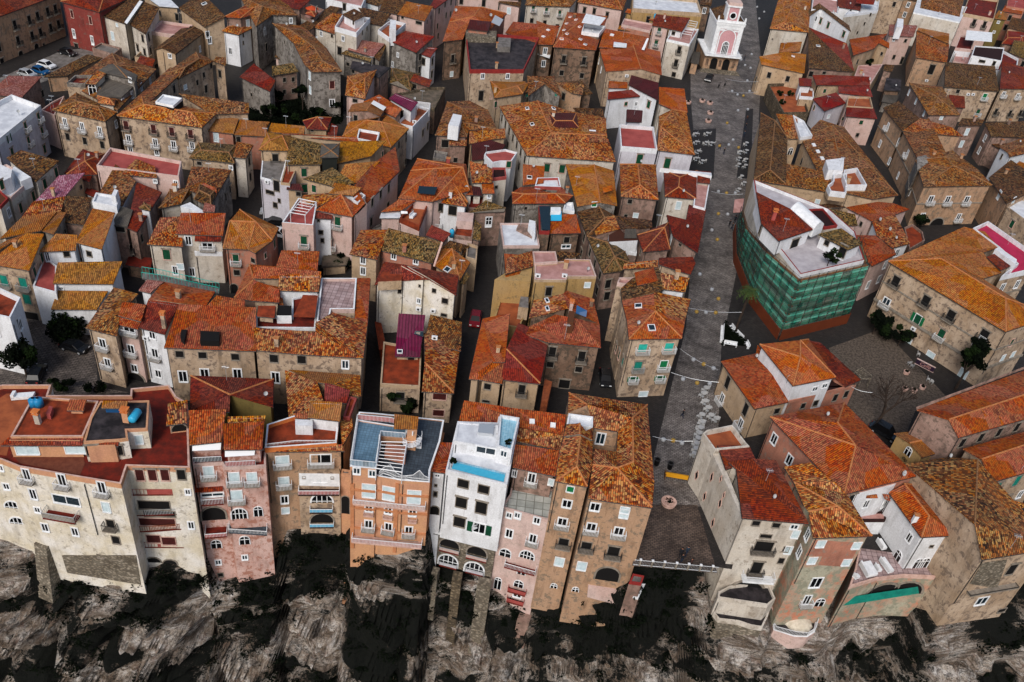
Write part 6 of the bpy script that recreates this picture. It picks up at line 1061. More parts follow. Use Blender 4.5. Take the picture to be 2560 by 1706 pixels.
# ================================================================ clock tower, trees, vehicles, cafe furniture, people
finish()
tile(2,0)
def clock_tower():
    b('pink and white clock tower front with an arched window facing the piazza', 'clock', 13, 'clock_tower'); Z = Vector((0,0,1))
    L, R_ = P(1742,640,0), P(2050,672,0); root(L); W = (R_-L).length; t = (R_-L).normalized(); n = Vector((t.y, -t.x, 0)); bk = -n
    def bx(M, x0, x1, y0, y1, z0, z1, m): M.box(L+t*(x0+x1)/2+bk*(y0+y1)/2+Z*(z0+z1)/2, t*(x1-x0)/2, bk*(y1-y0)/2, Z*(z1-z0)/2, m)
    def arc(M, cx, z0, hw, hh, y, m, k=12):
        o = [(cx+hw, z0)]+[(cx+math.cos(math.pi*i/k)*hw, z0+hh-hw+math.sin(math.pi*i/k)*hw) for i in range(k+1)]+[(cx-hw, z0)]; M.face([L+t*x+bk*y+Z*z for x, z in o], m)
    def ring(M, cx, z0, r0, r1, hh, y, m, k=14):
        for i in range(k):
            a, c = math.pi*i/k, math.pi*(i+1)/k; q = [(cx+math.cos(v)*r, z0+hh+math.sin(v)*r) for v, r in ((a,r0),(c,r0),(c,r1),(a,r1))]; M.face([L+t*x+bk*y+Z*z for x, z in q][::-1], m); 
    M = MB(B.org); bx(M, 0, W, 0, 11, 0, 4.4, 'tan'); M.build('arcade_wall', B.root)
    M = MB(B.org); 
    for cx in (.3, .66): arc(M, W*cx, 0, .95, 3.6, -.04, 'void')
    M.build('entrance', B.root); M = MB(B.org)
    for cx in (.1, .48, .88): arc(M, W*cx, 1.3, .38, 1.9, -.04, 'brown')
    M.build('niche', B.root); M = MB(B.org); bx(M, -.4, W+.4, -1.3, 11, 4.4, 4.75, 'trimw'); M.build('cornice', B.root)
    x0, x1 = W*.13, W*.9; H = 13.2; M = MB(B.org); bx(M, x0, x1, .3, 10, 4.7, H, 'clock'); M.build('tower_wall', B.root); M = MB(B.org)
    for x in (x0-.05, x1-1.15): bx(M, x, x+1.2, .1, 10.1, 4.7, H-.6, 'trimw')
    bx(M, x0-.3, x1+.3, 0, 10.3, H-.6, H, 'trimw'); bx(M, x0, x1, .12, .4, H-1.6, H-.6, 'trimw'); bx(M, x0-.4, x1+.4, -.1, 10.4, H, H+.2, 'trimw'); cx = (x0+x1)/2
    ring(M, cx, 4.7, 2.05, 2.35, 4.6, .16, 'trimw'); 
    for sg in (-1, 1): bx(M, cx+sg*2.2-.15, cx+sg*2.2+.15, .1, .3, 4.7, 9.3, 'trimw')
    for x in (x0-.2, x1-.2): bx(M, x, x+.4, 0, .4, H+.2, H+1.3, 'trimw'); bx(M, x+.05, x+.35, .05, .35, H+1.3, H+1.7, 'trimw')
    bx(M, x0-.1, x1+.1, .1, .3, H+.2, H+.7, 'trimw'); M.build('white_trim', B.root)
    for sg in (-1, 1):
        M = MB(B.org); bx(M, cx+sg*1.9-.7, cx+sg*1.9+.7, .18, .3, H-2.2, H-1.75, 'trimw'); M.build('relief_panel', B.root)
    M = MB(B.org); arc(M, cx, 4.8, 1.0, 3.6, .2, 'trimw'); arc(M, cx, 4.8, .75, 3.3, .17, 'glass'); o = M.build('window', B.root); F = MB(B.org)
    for dx in (-.4, 0, .4): bx(F, cx+dx-.05, cx+dx+.05, .1, .16, 4.8, 7.9, 'trimw')
    bx(F, cx-.75, cx+.75, .1, .16, 7.2, 7.32, 'trimw'); F.build('frame', o)
    u0, u1 = cx-1.7, cx+1.7; M = MB(B.org); bx(M, u0, u1, .3, 3.4, H, H+4.2, 'clock'); M.build('bell_turret', B.root); M = MB(B.org)
    for x in (u0-.08, u1-.37): bx(M, x, x+.45, .2, 3.5, H, H+4.2, 'trimw')
    bx(M, u0-.3, u1+.3, .05, 3.6, H+4.2, H+4.6, 'trimw'); bx(M, u0-.1, u1+.1, .2, 3.45, H+4.6, H+5.4, 'pinkw'); M.build('turret_trim', B.root)
    M = MB(B.org); M.lathe(L+t*cx+bk*.24+Z*(H+2), [(1.0,0),(1.0,.12),(.72,.12),(.7,0),(.0,0)], 'trimw', 20, t, Z, n); o = M.build('clock_frame', B.root); M = MB(B.org); M.lathe(L+t*cx+bk*.2+Z*(H+2), [(.72,0),(0,0.001)], 'glass', 20, t, Z, n); M.build('clock_face', o)
    zz = H+.25; q = lambda x, y, z: L+t*x+bk*y+Z*z; M = MB(B.org); a, c, d, e, f, g = q(x0-.2,1,zz), q(x1+.2,1,zz), q(x1+.2,10.2,zz), q(x0-.2,10.2,zz), q(cx,3.6,zz+1.6), q(cx,10.2,zz+1.6)
    for ps in ((a,f,g,e), (c,d,g,f), (a,c,f)): nn = nrm(ps); tt = Z.cross(nn).normalized(); s_ = nn.cross(tt); M.face(ps, 'dark', [(p.dot(tt)+99, p.dot(s_)+99) for p in ps])
    M.build('roof', B.root); M = MB(B.org)
    for i in range(int((W+.6)/.2)): bx(M, -.3+i*.2, -.26+i*.2, -1.25, -1.21, 4.75, 5.6, 'wmetal')
    bx(M, -.35, W+.35, -1.28, -1.2, 5.6, 5.66, 'wmetal'); M.build('railing', B.root); M = MB(B.org)
    for k in range(3): bx(M, -.2-k*.3, W+.2+k*.3, -1.2-k*.4, 0, -.1, .5-k*.17, 'stonepale')
    M.build('step', B.root)
clock_tower(); finish()
def thing(name, p, label, cat, group=None, rz=0):
    o = obj(name, None, None, p); o.rotation_euler = (0,0,rz); return tag(o, label, cat, group)
def ang(u, v, u2, v2, z=0): d = P(u2, v2, z)-P(u, v, z); return math.atan2(d.y, d.x)
# ---- vehicles
def car_parts(r, paint, L=4.1, W=1.75, H=1.45, pickup=False):
    M = MB(); hw = W/2; pf = [(-.5,.35),(-.5,.72),(-.42,.86),(-.24,.93),(.18,.93),(.27,.9),(.48,.78),(.5,.6),(.5,.35)]; cab = [(-.4,.9),(-.3,H),(.1,H),(.27,.9)] if not pickup else [(-.08,.9),(-.04,H),(.14,H),(.27,.9)]
    for prof_, w0, w1, m in ((pf, hw, hw, paint),):
        l_ = [Vector((x*L, -w0, z)) for x, z in prof_]; r_ = [Vector((x*L, w0, z)) for x, z in prof_]; M.face(l_, m); M.face(r_[::-1], m)
        for i in range(len(l_)): j = (i+1) % len(l_); M.face([l_[i], r_[i], r_[j], l_[j]], m)
    o = M.build('body', r); M = MB(); l_ = [Vector((x*L, -hw*(.95 if z < 1 else .8), z)) for x, z in cab]; r_ = [Vector((p.x, -p.y, p.z)) for p in l_]; M.face(l_, 'black'); M.face(r_[::-1], 'black'); M.face([l_[0], r_[0], r_[1], l_[1]], 'black'); M.face([l_[2], r_[2], r_[3], l_[3]], 'black'); M.build('glazing', r)
    M = MB(); M.box(((cab[1][0]+cab[2][0])/2*L, 0, H+.01), ((cab[2][0]-cab[1][0])/2*L, 0, 0), (0, hw*.8, 0), (0,0,.03), paint)
    for i in range(2):
        for sy in (-1,1): M.bar(l_[i*3] if sy < 0 else r_[i*3], (l_[1+i] if sy < 0 else r_[1+i]), .045, paint)
    M.build('roof_panel', r)
    if pickup: M = MB(); M.box((-.28*L, 0, .97), (.18*L,0,0), (0,hw*.8,0), (0,0,.05), 'shdark'); M.build('load_bed', r)
    for x in (-.31, .31):
        for y in (-1, 1):
            M = MB(); M.lathe(Vector((x*L, y*(hw-.1), .32)), [(0,-.12),(.32,-.12),(.32,.12),(0,.12)], 'rubber', 14, (1,0,0), (0,0,1), (0,1,0)); wl = M.build('wheel', r); M = MB(); M.lathe(Vector((x*L, y*(hw+.02), .32)), [(.2,0),(0,.01*y)], 'metal', 10, (1,0,0), (0,0,1), (0,1,0)); M.build('rim', wl)
    for y in (-1, 1): M = MB(); M.box((.495*L, y*hw*.7, .7), (.02,0,0), (0,.17,0), (0,0,.08), 'wmetal'); M.build('headlight', r)
    for y in (-1, 1): M = MB(); M.box((-.497*L, y*hw*.75, .75), (.02,0,0), (0,.13,0), (0,0,.1), 'trimred'); M.build('tail_light', r)
def car(c, r, u, v, u2, v2, paint, label, **kw):
    tile(c, r); o = thing('parked_car', P(u, v, 0), label, 'car', None, ang(u, v, u2, v2)); car_parts(o, paint, **kw)
car(0,0, 432,620, 500,640, 'carw', 'white hatchback parked below the grey stained palazzo')
car(0,0, 375,672, 430,690, 'carblue', 'bright blue car parked just in front of the white hatchback')
car(0,0, 255,700, 310,715, 'metal', 'silver car parked in front of the blue one')
car(0,0, 625,505, 680,520, 'carb', 'black car parked beside the brick red house')
car(1,1, 145,400, 60,395, 'metal', 'silver estate car parked under the white narrow house')
car(1,1, 170,500, 90,495, 'carb', 'black car parked in front of the silver estate car')
car(1,1, 215,600, 260,610, 'carw', 'white car mostly hidden behind the orange hipped house')
car(1,1, 2012,1385, 2000,1450, 'carred', 'dark red car in the alley beside the cream gable house')
car(2,0, 1805,735, 1765,800, 'carb', 'black pickup truck parked in front of the clock tower', pickup=True, L=4.9)
car(2,2, 850,360, 855,400, 'carb', 'dark car in the lane beside the turquoise shuttered house')
car(3,1, 2032,385, 2025,440, 'shdark', 'dark jeep with a pale roof parked in the right alley', H=1.7)
car(0,2, 690,75, 760,95, 'carb', 'dark car in the shade below the long red row house')
car(0,2, 345,330, 370,280, 'carb', 'dark car half hidden behind the leafy tree')
car(3,2, 1060,860, 1130,900, 'carb', 'black van behind the small ochre chapel', H=1.9, L=4.8)
def scooter(u, v, label):
    o = thing('motor_scooter', P(u, v, 0), label, 'scooter', None, 1.2); M = MB(); M.box((0,0,.55), (.55,0,0), (0,.13,0), (0,0,.16), 'carb'); M.bar((.5,0,.5), (.65,0,1.05), .05, 'carb'); M.build('body', o); M = MB(); M.bar((.62,-.3,1.05), (.62,.3,1.05), .03, 'iron'); M.build('handlebar', o); M = MB(); M.box((-.15,0,.8), (.32,0,0), (0,.13,0), (0,0,.06), 'black'); M.build('seat', o)
    for x in (-.6, .6): M = MB(); M.lathe(Vector((x,0,.26)), [(0,-.06),(.26,-.06),(.26,.06),(0,.06)], 'rubber', 12, (1,0,0), (0,0,1), (0,1,0)); M.build('wheel', o)
tile(2,0); scooter(1898,800, 'black scooter standing right behind the pickup truck'); scooter(1952,790, 'black scooter farthest from the pickup truck')
# ---- globe lamps on wires
def globes():
    src = {}
    for m, nm in (('globew','white'), ('globey','yellow')):
        M = MB(); M.lathe((0,0,0), [(.02,.34)]+[(.34*math.sin(a*math.pi/8), .34*math.cos(a*math.pi/8)) for a in range(1,8)]+[(.02,-.34)], m, 14); src[nm] = M.mesh('globe', True)
    M = MB(); M.bar((0,0,.3), (0,0,.5), .04, 'iron'); cp = M.mesh('cap')
    for (c, r), s_ in {(2,0): 'w2250,65 w2315,110 w2270,172 w2200,500 w2140,600 w2190,625 w2160,742 w2180,838 w2070,870 y2125,880 w2020,838 w2075,1015 w2165,1005 y1975,1130 w1990,1330 w2030,1285 w2105,550 y2080,1355 y1905,1340', (2,1): 'w1895,190 y1970,205 w2050,205 y1895,395 w1980,400 w1835,545 y1885,632 w1725,950 w1835,1090 y1895,1175 y1695,1295 w1780,1300 y1870,1303', (2,2): 'w1665,165 y1760,208 w1850,245 w1570,345 y1700,380 w1815,385 w1390,900 y1480,908 w1560,930'}.items():
        tile(c, r)
        for q in s_.split():
            nm = 'white' if q[0] == 'w' else 'yellow'; u, v = q[1:].split(','); o = thing('globe_lamp', P(float(u), float(v), 5.5), nm+' paper globe lamp strung on wires over the main street', 'lamp', nm+' globe lamps over the street'); g_ = obj('globe', src[nm], o); obj('cap', cp, o)
    for c, r, a, c2, lab in ((2,0,(1960,725),(2260,750),'near the clock tower'), (2,0,(1980,840),(2260,845),'just past the piazza'), (2,1,(1830,190),(2120,215),'beside the awning'), (2,1,(1620,1260),(2110,1300),'above the palm tree end of the street'), (2,2,(1540,65),(1890,260),'from the turquoise shuttered house'), (2,2,(1460,285),(1900,375),'second from the cafe terrace'), (2,2,(1290,870),(1660,915),'beside the great tan palazzo'), (3,2,(740,400),(960,470),'at the garden corner')):
        tile(c, r); M = MB(); p, q = P(*a, 6.0), P(*c2, 6.0); k = 10
        for i in range(k): f = lambda x: p.lerp(q, x)-Vector((0,0,math.sin(math.pi*x)*.35)); M.bar(f(i/k), f((i+1)/k), .025, 'metal')
        tag(M.build('lamp_cable'), 'thin grey lamp cable across the street '+lab, 'cable')
plain('globew', '8d9094', .6); plain('globey', '8c7134', .6); globes()
# ---- cafe furniture
plain('chairw', 'a9a9a8', .6)
def chair_meshes():
    S = MB(); S.box((0,0,.45), (.24,0,0), (0,.24,0), (0,0,.03), 'chairw'); Bk = MB(); Bk.box((-.24,0,.72), (.025,0,0), (0,.24,0), (0,0,.2), 'chairw'); Lg = MB(); Lg.box((0,0,0), (.025,0,0), (0,.025,0), (0,0,.22), 'chairw'); return S.mesh('seat'), Bk.mesh('backrest'), Lg.mesh('leg')
CH = chair_meshes()
def chair(u, v, rz, label, group):
    o = thing('cafe_chair', P(u, v, 0), label, 'chair', group, rz); obj('seat', CH[0], o); obj('backrest', CH[1], o)
    for x in (-.2, .2):
        for y in (-.2, .2): obj('leg', CH[2], o, (x, y, .22))
TB = MB(); TB.lathe((0,0,0), [(0,.75),(.45,.75),(.45,.71),(0,.71)], 'chairw', 16); TBm = TB.mesh('table_top'); TL = MB(); TL.bar((0,0,0), (0,0,.71), .05, 'metal', 8); TL.lathe((0,0,0), [(.25,0),(.25,.03),(0,.04)], 'metal', 12); TLm = TL.mesh('pedestal')
def table(u, v, label, group): o = thing('cafe_table', P(u, v, 0), label, 'table', group); obj('table_top', TBm, o); obj('pedestal', TLm, o)
tile(2,2)
for u, v in pts('1775,455 1750,505 1768,575 1792,635 1735,700 1738,765 1722,820 1708,868 1700,915 1688,962 1682,1012 1668,1058 1868,735 1820,705'):
    table(u, v, 'white round cafe table in the row beside the salmon villa', 'cafe tables beside the villa')
    for du, dv in ((-28,4),(24,-14)): chair(u+du, v+dv, rnd.uniform(0, 6.28), 'white cafe chair in the outdoor row beside the salmon villa', 'cafe chairs beside the villa')
tile(2,0)
for u, v in pts('1685,1250 1790,1245 1690,1325 1780,1330 1830,1335 1705,1410 1690,1475 1745,1500'):
    table(u, v, 'white cafe table on the dark terrace left of the main street', 'cafe tables left of the street'); 
    for du, dv in ((-24,6),(24,-8)): chair(u+du, v+dv, rnd.uniform(0, 6.28), 'white cafe chair on the dark terrace left of the main street', 'cafe chairs left of the street')
for u, v in pts('2150,1335 2150,1405 2095,1415 2085,1475 2145,1485 2080,1530 2140,1540 2105,1640 2130,1700 2080,1760'):
    table(u, v, 'white cafe table along the right side of the main street', 'cafe tables right of the street'); chair(u-22, v+8, rnd.uniform(0, 6.28), 'white cafe chair along the right side of the main street', 'cafe chairs right of the street')
tile(3,2)
for u, v in pts('1290,215 1318,240 1465,362 1498,385 1375,130'): chair(u, v, rnd.uniform(0, 6.28), 'white chair by the wall of the mustard roofed palazzo', 'chairs in the garden')
def planter(c, r, u, v, label, rad=.9, soil='leafd', z=0):
    tile(c, r); o = thing('round_planter', P(u, v, z), label, 'planter'); M = MB(); M.lathe((0,0,0), [(rad*.9,0),(rad,.5),(rad*.72,.5),(rad*.7,.38),(0,.38)], 'trimp', 20); M.build('bowl', o); M = MB(); leaves(M, Vector((0,0,.55)), rad*.55, 60, soil, .12); M.build('plant', o)
planter(2,2, 1435,1490, 'large round stone planter beside the yellow bench', 1.05)
for i, (u, v, w_) in enumerate(((1745,935,'nearest the pickup truck'), (1815,955,'second from the pickup truck'), (1818,1045,'in the middle of the piazza'), (1800,1120,'closest to the cafe terrace'), (1615,950,'beside the orange roof'))): planter(2,0, u, v, 'pale stone flower planter in the piazza '+w_, .8)
for u, v, w_ in ((1265,295,'nearest the cafe door'), (1250,448,'farthest from the cafe wall'), (1335,462,'in the middle of the three'), (1412,432,'beside the white chairs')): planter(3,2, u, v, 'low bowl planter on the garden gravel '+w_, .5)
tile(2,2)
def bench():
    o = thing('market_bench', P(1515,1265,0), 'bright yellow painted bench stand near the great tan palazzo', 'bench', None, ang(1440,1225,1590,1250)); M = MB(); M.box((0,.25,.5), (1.8,0,0), (0,.3,0), (0,0,.05), 'yellowp'); M.build('seat', o); M = MB(); M.box((0,-.25,.8), (1.8,0,0), (0,.04,0), (0,0,.35), 'yellowp'); M.build('front_board', o)
    for x in (-1.75, 1.75): M = MB(); M.box((x,0,.5), (.05,0,0), (0,.5,0), (0,0,.5), 'wood'); M.build('side_panel', o)
bench()
for u, v, w_ in ((1325,1130,'closest to the tan palazzo'), (1445,1165,'beside the yellow bench')):
    o = thing('litter_bin', P(u, v, 0), 'round black bin '+w_, 'bin'); M = MB(); M.lathe((0,0,0), [(.35,0),(.42,1.0),(.36,1.0),(.33,.8),(0,.8)], 'black', 14); M.build('body', o); M = MB(); M.lathe((0,0,1.0), [(.43,0),(.43,.05),(.3,.08),(.3,0)], 'iron', 14); M.build('rim', o)
# ---- hedge bed with white benches in the street
tile(2,1)
def hedge_box():
    A = [P(u, v, 0) for u, v in pts('1955,1405 2100,1540 2150,1610 1915,1600')]; M = MB(); c = sum(A, Vector((0,0,0)))/4
    o = thing('hedged_bed', Vector((c.x,c.y,0)), 'dark clipped hedge bed in the middle of the street', 'hedge'); M.face([p-c for p in A], 'leafd')
    for _ in range(60): i = rnd.randrange(4); p = A[i].lerp(A[(i+1) % 4], rnd.random()).lerp(c, rnd.random()*.6)-c; leaves(M, p+Vector((0,0,.35)), .5, 40, 'leafd', .1)
    M.build('foliage', o)
    for k, (a, e) in enumerate((('1925,1440','1915,1580'), ('2000,1440','2030,1480'), ('2050,1500','2110,1560'), ('1940,1600','2060,1620'), ('2140,1590','2165,1640'))):
        p, q = P(*pts(a)[0], 0), P(*pts(e)[0], 0); m = (p+q)/2; L = (q-p).length; o = thing('street_bench', m, 'white bench around the dark hedge bed, '+('along its left edge','at its upper corner','along its upper right edge','along its near edge','at its near right corner')[k], 'bench', None, math.atan2((q-p).y, (q-p).x)); M = MB(); M.box((0,0,.45), (L/2,0,0), (0,.22,0), (0,0,.05), 'trimw'); M.build('seat', o); M = MB(); M.box((0,.22,.7), (L/2,0,0), (0,.04,0), (0,0,.22), 'trimw'); M.build('backrest', o)
        for x in (-L/2+.1, L/2-.1): M = MB(); M.box((x,0,.2), (.05,0,0), (0,.2,0), (0,0,.2), 'trimw'); M.build('leg', o)
hedge_box()
# ---- terrace railing above the cliff
tile(2,3)
def sea_rail():
    A, Bq = P(1112,492,0), P(1882,560,0); o = thing('terrace_railing', A, 'iron railing with white posts along the cliff terrace edge', 'railing'); t = (Bq-A); L = t.length; t.normalize()
    for i in range(7): M = MB(); x = t*L*(i+.5)/7; M.box(x+Vector((0,0,.55)), t*.1, t.cross(Vector((0,0,1)))*.1, (0,0,.55), 'trimg'); M.box(x+Vector((0,0,1.13)), t*.15, t.cross(Vector((0,0,1)))*.15, (0,0,.05), 'trimw'); M.build('post', o)
    M = MB(); k = int(L/.18)
    for i in range(k+1): M.bar(t*i*.18, t*i*.18+Vector((0,0,1)), .018, 'metal')
    for z in (.1, 1.0): M.bar(Vector((0,0,z)), t*L+Vector((0,0,z)), .03, 'metal')
    M.build('rail', o)
sea_rail()
# ---- people
def person(c, r, u, v, rz, top, legs, label, step=.18, arm=.12):
    tile(c, r); o = thing('person', P(u, v, 0), label, 'person', None, rz); V = [(0,0,.95),(0,0,1.2),(0,0,1.42),(0,0,1.52),(0,.0,1.64),(0,.02,1.74),(.19,0,1.4),(.24,arm,1.13),(.25,arm*2.2,.88),(-.19,0,1.4),(-.24,-arm,1.13),(-.25,-arm*.6,.88),(.1,0,.9),(.11,step,.5),(.11,step*1.3,.08),(.11,step*1.3+.14,.04),(-.1,0,.9),(-.11,-step*.4,.5),(-.11,-step*1.4,.08),(-.11,-step*1.4+.14,.04)]
    E_ = [(0,1),(1,2),(2,3),(3,4),(4,5),(2,6),(6,7),(7,8),(2,9),(9,10),(10,11),(0,12),(12,13),(13,14),(14,15),(0,16),(16,17),(17,18),(18,19)]; R_ = [.15,.14,.16,.06,.1,.09,.075,.055,.04,.075,.055,.04,.1,.075,.05,.04,.1,.075,.05,.04]
    me = bpy.data.meshes.new('body'); me.from_pydata(V, E_, []); ob = obj('body', me, o); 
    bpy.context.view_layer.objects.active = ob; md = ob.modifiers.new('skin', 'SKIN'); me.skin_vertices or None
    for i, sv in enumerate(me.skin_vertices[0].data): sv.radius = (R_[i], R_[i]*.8); sv.use_root = (i == 0)
    ob.modifiers.new('sub', 'SUBSURF').levels = 1; ob.modifiers['sub'].render_levels = 1
    dg = bpy.context.evaluated_depsgraph_get(); m2 = bpy.data.meshes.new_from_object(ob.evaluated_get(dg)); ob.modifiers.clear(); ob.data = m2; m2.name = 'body'
    m2.materials.clear()
    for m in (top, legs, 'skin'): m2.materials.append(MATS[m])
    for p in m2.polygons: z = p.center.z; x = abs(p.center.x); p.material_index = 2 if (1.5 < z < 1.72) or (z < .92 and x > .2) else 0 if z > .92 else 1; p.use_smooth = True
    M = MB(); M.lathe((0,-.01,1.66), [(.105,.0),(.115,.06),(.09,.12),(.0,.15)], 'hair', 10); M.build('hair', o)
plain('skin', '9c6b50', .6); plain('hair', '1a1310', .8); plain('cloth1', '15171c', .9); plain('cloth2', '24303c', .9); plain('cloth3', '3a2420', .9); plain('jean', '1c2638', .9)
person(2,3, 1542,415, 2.9, 'cloth1', 'cloth1', 'person in black walking on the cliff terrace, left of the pair'); person(2,3, 1598,400, 3.2, 'cloth2', 'jean', 'person in dark clothes walking on the cliff terrace, right of the pair'); person(2,3, 1552,470, .2, 'cloth1', 'jean', 'person in dark clothes standing beside the terrace railing, left one', .05); person(2,3, 1634,510, .6, 'cloth3', 'cloth1', 'person in dark clothes leaning at the terrace railing, right one', .04)
person(2,1, 1990,520, .4, 'cloth1', 'cloth1', 'person in black walking under the pink awning, left one'); person(2,1, 2015,545, .9, 'cloth1', 'jean', 'person in black jacket walking under the pink awning, right one'); person(2,0, 2130,560, 1, 'cloth2', 'jean', 'person in dark clothes beside the clock tower'); person(2,1, 2060,330, 2, 'cloth3', 'cloth1', 'person in brown walking along the cafe row')
for i, (u, v, tp, lab) in enumerate(((2150,1120,'cloth3','person in brown beside the shop front, farthest one'), (2140,1190,'cloth1','person in black beside the shop front, second farthest'), (2125,1260,'cloth2','person in blue grey beside the shop tables'), (1940,1420,'cloth1','person in black walking down the middle of the main street'), (1900,1380,'cloth2','person in dark blue strolling beside the cafe deck'), (2010,620,'cloth3','person in brown crossing the piazza'))): person(2,0, u, v, i*1.3, tp, 'jean', lab)
person(2,1, 2040,480, 2.2, 'cloth2', 'cloth1', 'person in blue grey standing behind the pair under the awning', .04); person(2,2, 1560,700, 1.2, 'cloth1', 'jean', 'person in black walking beside the cafe row')
# ---- trees
def tree(c, r, u, v, h, rad, label, name='tree', mat='leafd', n=2600, z=0, sz=.2, clumps=16, squash=.8):
    tile(c, r); o = thing(name, P(u, v, z), label, 'tree'); M = MB(); tw = Vector((0,0,h-rad)); M.bar((0,0,-.1), tw*.55, .16*h/6, 'bark', 8, .11*h/6)
    for _ in range(7): a = rnd.uniform(0, 6.28); M.bar(tw*.5, tw+Vector((math.cos(a)*rad*.6, math.sin(a)*rad*.6, rad*rnd.uniform(-.2,.6))), .09*h/6, 'bark', 6, .03)
    M.build('trunk', o); M = MB()
    for k in range(clumps):
        d = Vector((rnd.gauss(0,1), rnd.gauss(0,1), rnd.gauss(0,.7))).normalized()*rad*rnd.uniform(.35,.8); d.z *= squash; leaves(M, tw+d+Vector((0,0,rad*.2)), rad*rnd.uniform(.25,.45), n//clumps, mat if k % 3 else 'leaf' if mat == 'leafd' else 'leafd', sz)
    M.build('crown', o); return o
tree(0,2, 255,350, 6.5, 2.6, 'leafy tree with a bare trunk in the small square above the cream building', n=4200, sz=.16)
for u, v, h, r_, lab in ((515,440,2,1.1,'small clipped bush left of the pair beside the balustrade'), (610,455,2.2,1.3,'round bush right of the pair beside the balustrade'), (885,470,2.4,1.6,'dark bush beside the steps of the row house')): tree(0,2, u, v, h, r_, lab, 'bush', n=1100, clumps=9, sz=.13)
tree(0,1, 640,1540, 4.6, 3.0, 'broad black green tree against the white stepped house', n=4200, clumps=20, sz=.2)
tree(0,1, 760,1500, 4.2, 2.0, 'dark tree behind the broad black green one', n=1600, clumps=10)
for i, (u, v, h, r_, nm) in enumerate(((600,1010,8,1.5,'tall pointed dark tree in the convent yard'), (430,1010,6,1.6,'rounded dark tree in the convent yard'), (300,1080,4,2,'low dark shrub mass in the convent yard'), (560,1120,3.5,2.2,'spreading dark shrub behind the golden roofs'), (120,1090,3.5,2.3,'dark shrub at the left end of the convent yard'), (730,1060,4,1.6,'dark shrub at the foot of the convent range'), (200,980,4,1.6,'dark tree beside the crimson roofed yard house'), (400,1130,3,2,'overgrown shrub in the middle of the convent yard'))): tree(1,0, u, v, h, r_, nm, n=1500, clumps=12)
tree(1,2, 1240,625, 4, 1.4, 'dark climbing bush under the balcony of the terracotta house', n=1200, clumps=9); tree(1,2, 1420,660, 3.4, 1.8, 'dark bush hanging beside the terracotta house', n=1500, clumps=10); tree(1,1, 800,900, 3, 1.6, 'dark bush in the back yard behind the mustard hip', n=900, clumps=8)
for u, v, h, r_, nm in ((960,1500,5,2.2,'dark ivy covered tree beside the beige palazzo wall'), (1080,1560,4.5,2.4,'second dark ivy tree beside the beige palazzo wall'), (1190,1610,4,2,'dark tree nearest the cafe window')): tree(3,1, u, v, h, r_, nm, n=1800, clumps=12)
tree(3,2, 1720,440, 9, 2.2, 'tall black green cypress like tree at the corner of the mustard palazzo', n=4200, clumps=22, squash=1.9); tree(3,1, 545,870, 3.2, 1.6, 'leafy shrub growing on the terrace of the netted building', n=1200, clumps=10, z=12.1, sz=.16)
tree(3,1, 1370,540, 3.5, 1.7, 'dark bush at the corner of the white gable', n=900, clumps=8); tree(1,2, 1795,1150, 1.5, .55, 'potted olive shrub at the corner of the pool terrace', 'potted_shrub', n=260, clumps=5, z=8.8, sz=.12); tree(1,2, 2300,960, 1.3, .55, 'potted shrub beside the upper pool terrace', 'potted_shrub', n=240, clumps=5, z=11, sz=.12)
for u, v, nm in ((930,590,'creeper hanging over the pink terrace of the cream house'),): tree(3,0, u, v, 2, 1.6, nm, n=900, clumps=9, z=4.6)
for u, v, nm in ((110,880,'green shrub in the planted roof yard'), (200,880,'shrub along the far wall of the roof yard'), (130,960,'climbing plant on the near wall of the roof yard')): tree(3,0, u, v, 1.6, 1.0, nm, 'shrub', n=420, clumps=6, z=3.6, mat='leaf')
for u, v, nm in ((1760,120,'green shrub beside the orange dormer house'),): tree(0,0, 1770,300, 1.8, 1, 'potted shrub at the corner of the pink roof terrace', 'shrub', n=420, clumps=6, z=7)
def bare_tree():
    tile(3,2); o = thing('bare_tree', P(985,790,0), 'leafless tree with a thick trunk in the walled garden', 'tree'); M = MB()
    def grow(p, d, L, r, k):
        q = p+d*L; M.bar(p, q, r, 'bark', 6 if k > 2 else 4, r*.7)
        if k: 
            for _ in range(3 if k > 1 else 4): e = (d+Vector((rnd.gauss(0,.42), rnd.gauss(0,.42), rnd.gauss(0,.2)))).normalized(); grow(q, e, L*rnd.uniform(.6,.85), r*.62, k-1)
    grow(Vector((0,0,0)), Vector((.1,.1,1)).normalized(), 2.6, .3, 5); M.build('trunk', o)
bare_tree()
def palm():
    tile(2,1); o = thing('palm_tree', P(2055,1460,0), 'tall palm tree in front of the green netting', 'palm tree'); M = MB(); p = Vector((0,0,0)); H = hgt(2150,1090,2055,1460)
    for i in range(12): q = p+Vector((.03,.02,H/12)); M.bar(p, q, .24 if i % 2 else .2, 'bark', 8, .22); p = q
    M.build('trunk', o); M = MB()
    for k in range(46):
        a = rnd.uniform(0, 6.28); up = rnd.uniform(-.2, 1.1); L = rnd.uniform(1.6,2.3); d = Vector((math.cos(a), math.sin(a), 0)); pr = p; s_ = Vector((-d.y, d.x, 0))
        for j in range(6):
            f = (j+1)/6; q = p+d*L*f+Vector((0,0,up*f*L*.6-f*f*L*.75)); wd_ = .34*math.sin(math.pi*min(.95, f*.9+.05)); M.face([pr, q+s_*wd_-Vector((0,0,.12)), q], 'palm'); M.face([pr, q, q-s_*wd_-Vector((0,0,.12))], 'palm'); pr = q
    M.build('crown', o)
palm()
